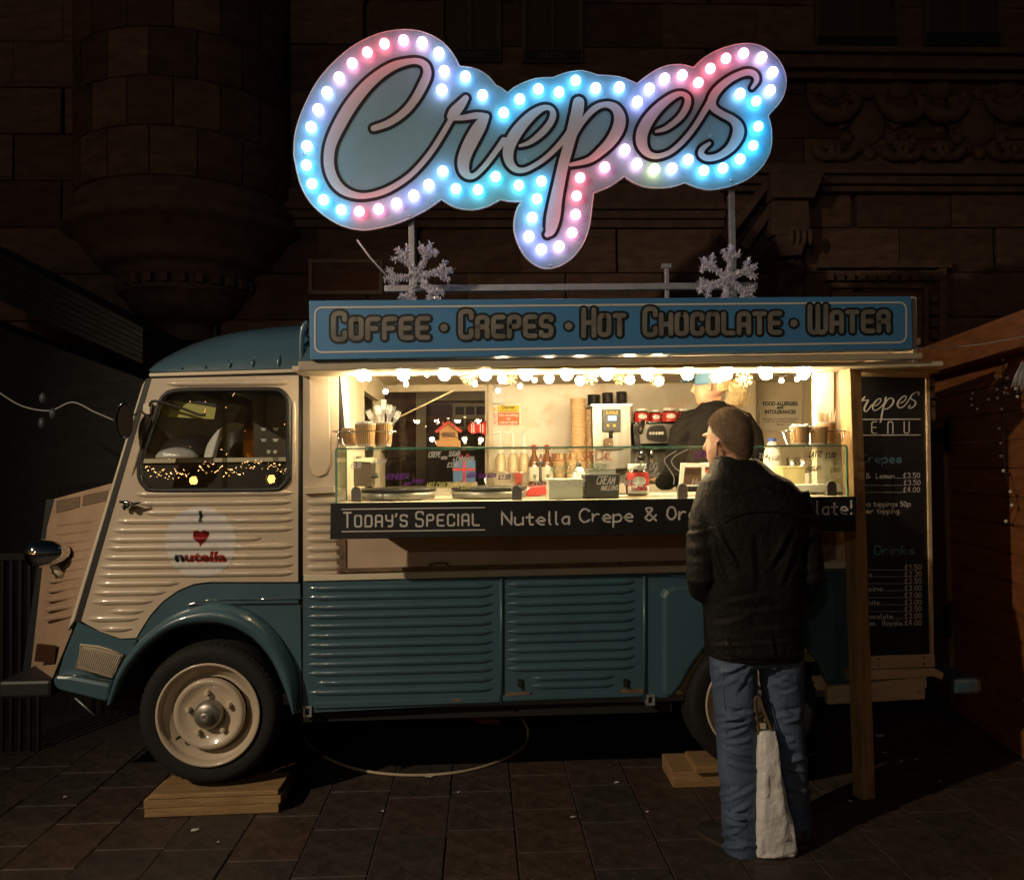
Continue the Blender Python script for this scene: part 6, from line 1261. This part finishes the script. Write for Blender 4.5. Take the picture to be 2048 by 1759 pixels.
# ================================================================== people
M_skin = mat('skin', (.46, .26, .17), .5, var=.08, vs=20, sss=.08); M_jack = mat('black_jacket', (.0075, .007, .0065), .7, var=.3, vs=14, bump=.5, bs=60, spec=.22)
M_jean = mat('blue_denim', (.055, .085, .15), .85, col2=(.10, .14, .22), vs=9, bump=.3, bs=90, stretch=(1, 1, .5)); M_hair2 = mat('short_fair_hair', (.30, .21, .13), .7, var=.3, vs=60); M_hair = mat('short_brown_hair', (.14, .092, .052), .8, col2=(.32, .23, .15), vs=13, bump=.5, bs=220)
def ell(c, rx, ry, n=20, ax=0.0, e=2.3):
    pts = []
    for i in range(n):
        a = 2*math.pi*i/n; ca, sa = math.cos(a), math.sin(a); x = rx*math.copysign(abs(ca)**(2/e), ca); y = ry*math.copysign(abs(sa)**(2/e), sa)
        pts.append(V(c)+V((x*math.cos(ax)-y*math.sin(ax), x*math.sin(ax)+y*math.cos(ax), 0)))
    return pts
def skin_up(o, vox, sm=4, f=.5, wr=0, wrs=.08, seed=0):
    md = o.modifiers.new('remesh', 'REMESH'); md.mode = 'VOXEL'; md.voxel_size = vox; md.use_smooth_shade = True
    md = o.modifiers.new('smooth', 'SMOOTH'); md.iterations = sm; md.factor = f
    if wr:
        tx = bpy.data.textures.new(o.name+'_folds', 'CLOUDS'); tx.noise_scale = wrs; tx.noise_depth = 2
        md = o.modifiers.new('folds', 'DISPLACE'); md.texture = tx; md.strength = wr; md.mid_level = .5; md.texture_coords = 'GLOBAL'
    return o
import numpy as np
def folds(o, segs):
    """bake the cloth surface and press creases into it; segs: x0, y0, x1, y1 (photo pixels), height, width"""
    dg = bpy.context.evaluated_depsgraph_get(); dg.update(); me = bpy.data.meshes.new_from_object(o.evaluated_get(dg)); o.modifiers.clear(); o.data = me
    n = len(me.vertices); co = np.empty(n*3); no = np.empty(n*3); me.vertices.foreach_get('co', co); me.vertex_normals.foreach_get('vector', no); co = co.reshape(-1, 3); no = no.reshape(-1, 3)
    d = co-np.array(CAM); dep = d@np.array(_f); px = 1024+FPX*(d@np.array(_r))/dep; py = 879.5-FPX*(d@np.array(_u))/dep; disp = np.zeros(n)
    for x0, y0, x1, y1, a, w in segs:
        L2 = (x1-x0)**2+(y1-y0)**2; t = ((px-x0)*(x1-x0)+(py-y0)*(y1-y0))/L2; bow = 6*np.sin(np.clip(t, 0, 1)*3.14)
        tc_ = np.clip(t, -.1, 1.1); dd = np.hypot(px-(x0+(x1-x0)*tc_), py-(y0+(y1-y0)*tc_)-bow*.5); side = np.sign((px-x0)*(y1-y0)-(py-y0)*(x1-x0))
        env = np.clip(np.sin(np.clip(t, 0, 1)*3.14), 0, 1)**.6; disp += a*env*(np.exp(-(dd/w)**2)-.75*np.exp(-((dd-1.7*w)/(w*.8))**2)*(side > 0))
    co += no*disp[:, None]; me.vertices.foreach_set('co', co.ravel()); me.update()
def jean_folds(cx, hw, rn):
    out = []
    for lo, hi, k, am in ((1325, 1400, 4, .007), (1425, 1540, 8, .011), (1560, 1620, 4, .008), (1622, 1692, 7, .012)):
        for _ in range(k):
            y = rn.uniform(lo, hi); c = cx(y); h = hw*rn.uniform(.5, 1.1); s_ = rn.choice((-1, 1))*rn.uniform(.1, .5); m_ = c+rn.uniform(-.5, .5)*hw; out.append((m_-h, y-s_*h, m_+h, y+s_*h, am*rn.uniform(.5, 1.1), rn.uniform(3.5, 6.5)))
    return out
FT = G(1480, 1688); YM = FT.y; KM = S(YM)
def pm(px, py, dy=0.0): p = P(px, py, YM); return V((p.x, YM+dy, p.z))
man = B()
# head turned to the left, away from the viewer
fw = V((-math.sin(R(33)), math.cos(R(33)), 0)); sd = V((fw.y, -fw.x, 0)); hc = pm(1458, 884, .02); UP = V((0, 0, 1))
def hp3(f, s, u): return hc+fw*f+sd*s+UP*u
def blob(b, c, rf, rs, ru, n=18, k=12):
    rs_ = []
    for j in range(k+1):
        a = math.pi*j/k; rs_.append([c+fw*(rf*math.sin(a)*math.cos(2*math.pi*i/n))+sd*(rs*math.sin(a)*math.sin(2*math.pi*i/n))+UP*ru*math.cos(a) for i in range(n)])
    b.rings(rs_, False)
blob(man, hp3(-.012, 0, .035), .098, .076, .098); blob(man, hp3(.03, 0, -.03), .066, .062, .092); blob(man, hp3(.058, 0, -.085), .034, .038, .03)
man.tube([hp3(.095, 0, .03), hp3(.106, 0, .0), hp3(.118, 0, -.022), hp3(.1, 0, -.034)], [.009, .012, .015, .008], 8)
blob(man, hp3(.085, .03, .032), .016, .022, .008); blob(man, hp3(.085, -.03, .032), .016, .022, .008); blob(man, hp3(.09, 0, -.062), .012, .026, .012)
for s_ in (-1, 1):
    e0 = hp3(-.002, s_*.072, -.034); man.tube([e0+UP*.028-fw*.004, e0+UP*.032-fw*.016+sd*s_*.016, e0-fw*.02+sd*s_*.018, e0-UP*.026-fw*.006+sd*s_*.007], [.009, .010, .009, .007], 7)
man.tube([hp3(-.03, 0, -.06), hp3(-.035, 0, -.12), pm(1478, 975, .0)], [.055, .056, .07], 14)
tor = [(940, 1478, 50, .08), (975, 1492, 84, .10), (1020, 1500, 92, .11), (1100, 1504, 88, .11), (1200, 1506, 78, .10), (1290, 1508, 80, .095), (1305, 1508, 74, .09)]
man.rings([ell(pm(cx, py, 0), hw*KM, d) for py, cx, hw, d in tor])
for pts, rr in (([pm(1428, 1000), pm(1402, 1145, -.04), pm(1440, 1200, .2)], (.05, .042, .03)), ([pm(1585, 998), pm(1608, 1140, -.04), pm(1580, 1205, .2)], (.05, .042, .03)), ([pm(1468, 1310), pm(1468, 1480, .02), pm(1474, 1690, .0)], (.085, .058, .04)), ([pm(1560, 1310), pm(1572, 1480, .03), pm(1598, 1680, .03)], (.08, .056, .04))): man.tube(pts, list(rr), 12)
mo = man.done('person', M_skin); skin_up(mo, .0065, 5)
tag(mo, 'person in black jacket and blue jeans standing back-turned at the counter', 'person')
b = B()   # jacket
jt = [(918, 1470, 44, .075), (945, 1480, 66, .10), (962, 1488, 90, .115), (985, 1496, 104, .13), (1020, 1501, 110, .14), (1080, 1503, 109, .145), (1140, 1505, 104, .145), (1200, 1506, 99, .14), (1250, 1508, 99, .14), (1295, 1508, 97, .145), (1312, 1507, 95, .14)]
b.rings([[p+V((0, 0, -(p.x-pm(cx, py).x)*.05 if py > 1280 else 0)) for p in ell(pm(cx, py, 0), hw*KM, d, 28, 0, 2.6)] for py, cx, hw, d in jt])
b.tube([pm(1424, 988, .0), pm(1410, 1040, -.01), pm(1399, 1100, -.03), pm(1397, 1150, -.045), pm(1406, 1176, .0), pm(1430, 1190, .11), pm(1462, 1196, .19)], [.060, .066, .064, .060, .058, .052, .046], 14)
b.tube([pm(1588, 988, .0), pm(1601, 1040, -.01), pm(1609, 1100, -.03), pm(1612, 1148, -.045), pm(1606, 1182, .0), pm(1586, 1205, .11), pm(1556, 1212, .19)], [.058, .064, .062, .059, .057, .052, .046], 14)
jk = b.done('jacket', M_jack, mo); skin_up(jk, .006, 3, .5, .012, .15); rn = random.Random(8); folds(jk, [(1430, 1050, 1475, 1135, .009, 6), (1420, 1075, 1450, 1160, .009, 6), (1582, 1050, 1535, 1140, .009, 6), (1590, 1080, 1560, 1170, .008, 6), (1440, 1205, 1540, 1188, .004, 6), (1470, 1228, 1590, 1210, .004, 6), (1425, 1250, 1500, 1232, .004, 6), (1500, 1262, 1600, 1250, .004, 6), (1450, 1280, 1475, 1310, .006, 5), (1540, 1270, 1550, 1310, .006, 5), (1440, 985, 1520, 970, .006, 6), (1520, 972, 1590, 1000, .006, 6), (1500, 1060, 1508, 1180, .005, 7), (1415, 1290, 1600, 1280, .006, 4)]+[(1366+rn.uniform(0, 8), y, 1424, y+rn.uniform(-22, 26), .006*rn.uniform(.2, 1.2), rn.uniform(4, 8)) for y in (1040, 1068, 1092, 1112, 1128, 1146, 1162)]+[(1644, y, 1588, y+rn.uniform(-22, 26), .006*rn.uniform(.2, 1.2), rn.uniform(4, 8)) for y in (1036, 1064, 1090, 1110, 1130, 1150, 1168)])
b = B()   # standing collar, open towards the left
col = []
for i in range(19):
    a = R(-160+i*17.5); d = V((math.sin(a)*.085, -math.cos(a)*.082, 0)); base = pm(1475, 950, .02); zt_ = .055-.02*math.sin(a)+(.015 if abs(a) < 1.2 else 0)
    col.append([base+d*1.18+V((0, 0, -.025)), base+d*1.08+V((-.008, 0, zt_*.6)), base+d*.98+V((-.014, 0, zt_)), base+d*.90+V((-.014, 0, zt_-.004)), base+d*.95+V((-.006, 0, zt_*.5)), base+d*1.0+V((0, 0, -.03))])
b.smooth = True; b.rings(col); b.done('collar', M_jack, mo, subs=1)
b = B()
for pts in ([(1412, 1032), (1470, 1020), (1540, 1018), (1596, 1030)],): b.tube([pm(x, y, -.148) for x, y in cat(pts, 4)], .0022, 5)
b.done('seam', M_jack, mo); b = B()
b.tube([pm(x, y, -.149) for x, y in cat([(1420, 1290), (1470, 1299), (1540, 1297), (1590, 1284)], 4)], .002, 5); b.done('seam', M_jack, mo)
b = B()   # jeans
for rows in ([(1290, 1466, 47, .11), (1340, 1466, 46, .105), (1400, 1468, 42, .095), (1450, 1470, 40, .088), (1500, 1470, 38, .085), (1560, 1472, 36, .08), (1620, 1474, 36, .078), (1670, 1475, 35, .075), (1696, 1475, 34, .072)], [(1290, 1558, 45, .11), (1340, 1562, 42, .105), (1400, 1567, 39, .095), (1450, 1572, 37, .088), (1500, 1577, 35, .082), (1560, 1584, 33, .078), (1620, 1591, 31, .075), (1665, 1596, 30, .072), (1684, 1597, 29, .07)]):
    off = -.05 if rows[0][1] < 1500 else .03; b.rings([ell(pm(cx, py, off*(py-1290)/400), hw*KM, d, 24, 0, 2.2) for py, cx, hw, d in rows])
b.rings([ell(pm(1510, py, 0), hw*KM, d, 24) for py, hw, d in ((1262, 92, .115), (1300, 92, .118), (1325, 84, .11))])
jn = b.done('jeans', M_jean, mo); skin_up(jn, .006, 3, .5, .012, .12); rn = random.Random(21); folds(jn, jean_folds(lambda y: 1466+(y-1300)*.025, 36, rn)+jean_folds(lambda y: 1558+(y-1290)*.1, 32, rn)+[(1500, 1318, 1440, 1345, .008, 5), (1522, 1318, 1585, 1350, .008, 5), (1504, 1325, 1470, 1385, .007, 5)])
b = B()   # hem and outer seams
b.tube([p for p in ell(pm(1475, 1692, -.05), 35.5*KM, .073, 24)], .004, 6, closed=True); b.tube([pm(x, y, -.083+.0*y) for x, y in cat([(1432, 1330), (1440, 1450), (1444, 1560), (1447, 1680)], 4)], .0016, 5); b.done('hem_stitching', mat('denim_pale', (.12, .15, .2), .9), mo)
M_shoe = mat('dark_shoe', (.02, .015, .012), .55, bump=.2, bs=60)
def shoe(heel, toe, w):
    heel, toe = V((heel.x, heel.y, 0)), V((toe.x, toe.y, 0)); d = (toe-heel); L = d.length; d.normalize(); s_ = V((-d.y, d.x, 0)); b = B()
    def ring(f, hw, h, lift=0.012): c = heel+d*(f*L); return [c+s_*(math.cos(a)*hw)+UP*(lift+(h-lift)*max(0, math.sin(a))**.8) if math.sin(a) > -.01 else c+s_*(math.cos(a)*hw)+UP*lift for a in [i*math.pi/8 for i in range(16)]]
    b.smooth = True; b.rings([ring(-.02, w*.45, .05), ring(.04, w*.8, .085), ring(.2, w*.85, .1), ring(.42, w*.85, .09), ring(.62, w, .065), ring(.82, w*.95, .05), ring(.95, w*.65, .04), ring(1.0, w*.25, .025)]); so2 = b.done('shoe', M_shoe, mo, subs=1)
    b = B(); pl = [heel+d*(f*L)+s_*x*w for f, x in ((-.03, -.5), (.1, -.9), (.4, -.85), (.65, -1.05), (.88, -.9), (1.02, -.2), (1.02, .2), (.88, .9), (.65, 1.05), (.4, .85), (.1, .9), (-.03, .5))]; b.hexa([p+UP*.0006 for p in pl], [p+UP*.016 for p in pl]); b.done('sole', mat('sole_brown', (.05, .032, .022), .7), so2)
h1, t1 = G(1494, 1712), G(1408, 1660); t1 = h1+(t1-h1).normalized()*.285; shoe(h1, t1, .048); h2 = G(1602, 1697); shoe(h2, h2+V((.05, .27, 0)), .047)
# hair: cropped short on the skull, receding at the front
def hlim(f_): return R(96-46*f_**1.2) if f_ > 0 else R(96+36*(-f_)**.7)
b = B(); b.smooth = True; rows = []
for j in range(13):
    a = j/12; row = []
    for i in range(28):
        t = 2*math.pi*i/28; f_ = math.cos(t); aa = a*hlim(f_)*(.97+.02*math.sin(t*7)); row.append(hp3(-.014+.1045*math.sin(aa)*math.cos(t), .081*math.sin(aa)*math.sin(t), .036+.1035*math.cos(aa)-(.045*max(0, -f_)*max(0, aa-1.3) if f_ < 0 else 0)))
    rows.append(row)
b.rings(rows, False); ha = b.done('hair', M_hair, mo); md = ha.modifiers.new('thick', 'SOLIDIFY'); md.thickness = .0015; md.offset = -1
b = B(); rn = random.Random(5)
for k in range(26000):
    t = rn.uniform(0, 2*math.pi); f_ = math.cos(t); aa = hlim(f_)*(min(1.06, math.sqrt(rn.random())*1.0+abs(rn.gauss(0, .025)))); b.mi = int(rn.random() < .3)
    nrm = fw*(math.sin(aa)*math.cos(t))+sd*(math.sin(aa)*math.sin(t))+UP*math.cos(aa); p = hp3(-.014+.1045*math.sin(aa)*math.cos(t), .081*math.sin(aa)*math.sin(t), .036+.1035*math.cos(aa)-(.045*max(0, -f_)*max(0, aa-1.3) if f_ < 0 else 0))
    d = (nrm+V((rn.gauss(0, .35), rn.gauss(0, .35), rn.gauss(0, .3)))+fw*.2).normalized(); s_ = d.cross(UP+V((.01, .02, 0))).normalized()*.0006; L = rn.uniform(.004, .010)
    b.add([p-s_, p+s_, p+d*L], [(0, 1, 2)])
tag(b.done('hair_stubble', [M_hair, M_hair2], ha), kind='stuff')
# carrier bag between the feet
YB = G(1548, 1704).y
def pbg(px, py, dy=0.0): p = P(px, py, YB); return V((p.x, YB+dy, p.z))
bag = T('carrier_bag', pbg(1548, 1700, 0), 'white plastic carrier bag standing between the feet of the customer', 'bag')
b = B(); rn = random.Random(2); rows = []
bg_ = [(1703, 1507, 1588, .055), (1690, 1505, 1591, .06), (1650, 1506, 1584, .062), (1600, 1508, 1572, .058), (1550, 1510, 1562, .05), (1500, 1511, 1556, .042), (1470, 1514, 1552, .03), (1460, 1516, 1550, .022)]
for py, x0, x1, d in cat(bg_, 4):
    c = pbg((x0+x1)/2, py, .0); hw = (x1-x0)/2*KM; n = 26; row = []
    for i in range(n):
        a = 2*math.pi*i/n; e = 3.2; ca, sa = math.cos(a), math.sin(a); wv = 1+.08*math.sin(a*7+py*.03)+.06*math.sin(a*11-py*.07)+rn.uniform(-.10, .10)
        row.append(c+V((hw*math.copysign(abs(ca)**(2/e), ca)*(1+.02*math.sin(py*.09+a*3)), d*math.copysign(abs(sa)**(2/e), sa)*wv, 0)))
    rows.append(row)
dz = min(p.z for p in rows[0]); 
for r_ in rows:
    for p in r_: p.z -= dz-.002
b.smooth = True; b.rings(rows); M_poly = mat('white_polythene', (.82, .81, .79), .3, var=.08, vs=8, bump=1.0, bs=26, coat=.6); bo = b.done('bag_body', M_poly, bag)
for s_ in (0, 1):
    b = B(); dy = -.115+.03*s_; hnd = cat([(1516, 1466), (1511, 1430), (1508, 1400), (1516, 1392), (1528, 1425), (1545, 1466)], 4); b.tube([pbg(x+4*s_, y, -.012+.024*s_) for x, y in hnd], .007, 6, flat=.25); b.done('handle', mat('brown_strap', (.13, .085, .05), .7), bag)

# ================================================================== vendor
YV = .82; KV = S(YV)
def pv(px, py, dy=0.0): p = P(px, py, YV); return V((p.x, YV+dy, p.z))
ve = B(); fw = V((-math.sin(R(62)), math.cos(R(62)), 0)); sd = V((fw.y, -fw.x, 0)); hc = pv(1421, 774, .0)
blob(ve, hp3(-.01, 0, .03), .092, .072, .092); blob(ve, hp3(.03, 0, -.03), .06, .056, .08); blob(ve, hp3(.055, 0, -.075), .03, .034, .026); ve.tube([hp3(.088, 0, .02), hp3(.106, 0, -.018), hp3(.09, 0, -.03)], [.009, .013, .007], 8)
for s_ in (-1, 1):
    e0 = hp3(-.004, s_*.07, -.01); ve.tube([e0+UP*.024, e0+UP*.026-fw*.012+sd*s_*.01, e0-fw*.016+sd*s_*.012, e0-UP*.02-fw*.004], [.007, .008, .007, .005], 7)
ve.tube([hp3(-.02, 0, -.06), pv(1428, 800), pv(1430, 830)], [.046, .046, .05], 14)
ve.rings([ell(pv(1430, py), hw*KV, d) for py, hw, d in ((832, 30, .06), (862, 52, .085), (930, 58, .095), (1060, 58, .1), (1120, 62, .11))])
for pts, rr in (([pv(1376, 862), pv(1352, 940, -.04), pv(1340, 965, .2), pv(1332, 960, .27)], (.036, .036, .028, .02)), ([pv(1488, 862), pv(1506, 945, -.02), pv(1460, 975, .2), pv(1445, 972, .26)], (.036, .036, .028, .02)), ([pv(1405, 1100), pv(1405, 1230), pv(1405, 1300)], (.08, .055, .04)), ([pv(1458, 1100), pv(1458, 1230), pv(1458, 1300)], (.08, .055, .04))): ve.tube(pts, list(rr), 10)
for q, sg_ in ((pv(1332, 960, .27), -1), (pv(1445, 972, .26), 1)):
    for i in range(4): o = q+V((-.024+.016*i, .0, .0)); ve.tube([o, o+V((-.004, .045-.006*abs(i-1.3), -.006)), o+V((-.006, .075-.008*abs(i-1.3), -.022))], [.009, .008, .006], 6)
    ve.tube([q+V((sg_*-.03, -.01, 0)), q+V((sg_*-.05, .025, -.01))], [.010, .007], 6)
vo = ve.done('person', M_skin); skin_up(vo, .007, 4); tag(vo, 'person in dark hoodie and blue cap working behind the counter', 'person')
M_hood = mat('charcoal_hoodie', (.009, .0085, .008), .85, var=.15, vs=10, bump=.25, bs=40, spec=.04)
b = B(); b.rings([ell(pv(cx, py, 0), hw*KV, d, 24) for py, cx, hw, d in ((803, 1427, 24, .07), (812, 1430, 36, .085), (824, 1432, 52, .10), (845, 1432, 70, .115), (880, 1432, 80, .125), (930, 1430, 80, .13), (1000, 1430, 78, .13), (1090, 1430, 76, .13))])
b.tube([pv(1398, 830), pv(1378, 838), pv(1360, 868, -.02), pv(1350, 905, -.04), pv(1347, 940, -.04), pv(1342, 965, .10), pv(1340, 965, .2)], [.045, .056, .066, .064, .058, .05, .044], 14)
b.tube([pv(1466, 830), pv(1486, 838), pv(1500, 868, -.02), pv(1506, 905, -.03), pv(1506, 945, -.02), pv(1475, 968, .12), pv(1462, 974, .2)], [.045, .054, .062, .06, .055, .05, .044], 14)
b.tube([pv(1402, 812, -.05), pv(1416, 819, -.08), pv(1435, 823, -.09), pv(1453, 819, -.075), pv(1464, 812, -.04)], [.018, .028, .034, .028, .018], 12)
hd_ = b.done('hoodie', M_hood, vo); skin_up(hd_, .008, 3, .5, .012, .12); folds(hd_, [(1340, 880, 1395, 850, .010, 5), (1335, 900, 1390, 885, .010, 5), (1362, 845, 1405, 822, .008, 5), (1400, 860, 1440, 830, .008, 6), (1470, 860, 1510, 885, .010, 5), (1480, 835, 1512, 862, .008, 5), (1420, 900, 1470, 880, .007, 5), (1400, 808, 1465, 816, .008, 4)])
b = B(); b.rings([ell(pv(1431, py), hw*KV, d, 20) for py, hw, d in ((1085, 74, .125), (1130, 74, .125))]);
for x in (1404, 1459): b.tube([pv(x, 1110), pv(x, 1230), pv(x, 1310)], [.095, .075, .06], 12)
b.done('trousers', mat('dark_trousers', (.02, .02, .022), .8), vo)
b = B(); b.smooth = True; rows = []
for j in range(9):
    a = math.pi*.5*j/8*1.16; rows.append([hp3(-.012+.101*math.sin(a)*math.cos(2*math.pi*i/24), .081*math.sin(a)*math.sin(2*math.pi*i/24), .036+.103*math.cos(a)) for i in range(24)])
b.rings(rows, False); cp = b.done('cap', mat('cap_cloth', (.10, .22, .36), .8), vo); cp.modifiers.new('thick', 'SOLIDIFY').thickness = .004
b = B(); b.hexa([hp3(.07, -.06, .05), hp3(.07, .06, .05), hp3(.16, .045, .035), hp3(.16, -.045, .035)], [hp3(.07, -.06, .055), hp3(.07, .06, .055), hp3(.16, .045, .04), hp3(.16, -.045, .04)]); b.done('peak', mat('cap_cloth', (.1, .2, .3), .8), cp, bevel=.003)
M_blond = mat('blond_hair', (.70, .53, .28), .45, var=.3, vs=40)
b = B(); rn = random.Random(9); r0 = hp3(-.1, .0, .012)
for k in range(420):
    u, w = rn.gauss(0, 1), rn.gauss(0, 1); o = r0+sd*u*.012+UP*w*.012; t1_ = r0+V((.035+u*.014, -.035+w*.012, -.02+w*.012)); t2 = r0+V((.042+u*.020, -.03+w*.016, -.07)); t3 = r0+V((.03+u*.024, -.02+w*.016, -.12+rn.uniform(-.02, .03)))
    b.tube(cat([o, t1_, t2, t3], 3), [.0016]*3+[.0016]*3+[.0014]*3+[.0005], 3)
b.done('ponytail', M_blond, vo)
b = B(); b.smooth = True; rows = []
for j in range(7):
    a = math.pi*(.42+.28*j/6); rows.append([hp3(-.016+.097*math.sin(a)*math.cos(t), .077*math.sin(a)*math.sin(t), .03+.098*math.cos(a)) for t in [math.pi*(.62+.76*i/16) for i in range(17)]])
b.add([p for r in rows for p in r], [(j*17+i, j*17+i+1, j*17+i+18, j*17+i+17) for j in range(6) for i in range(16)]); b.done('hair', M_blond, vo)
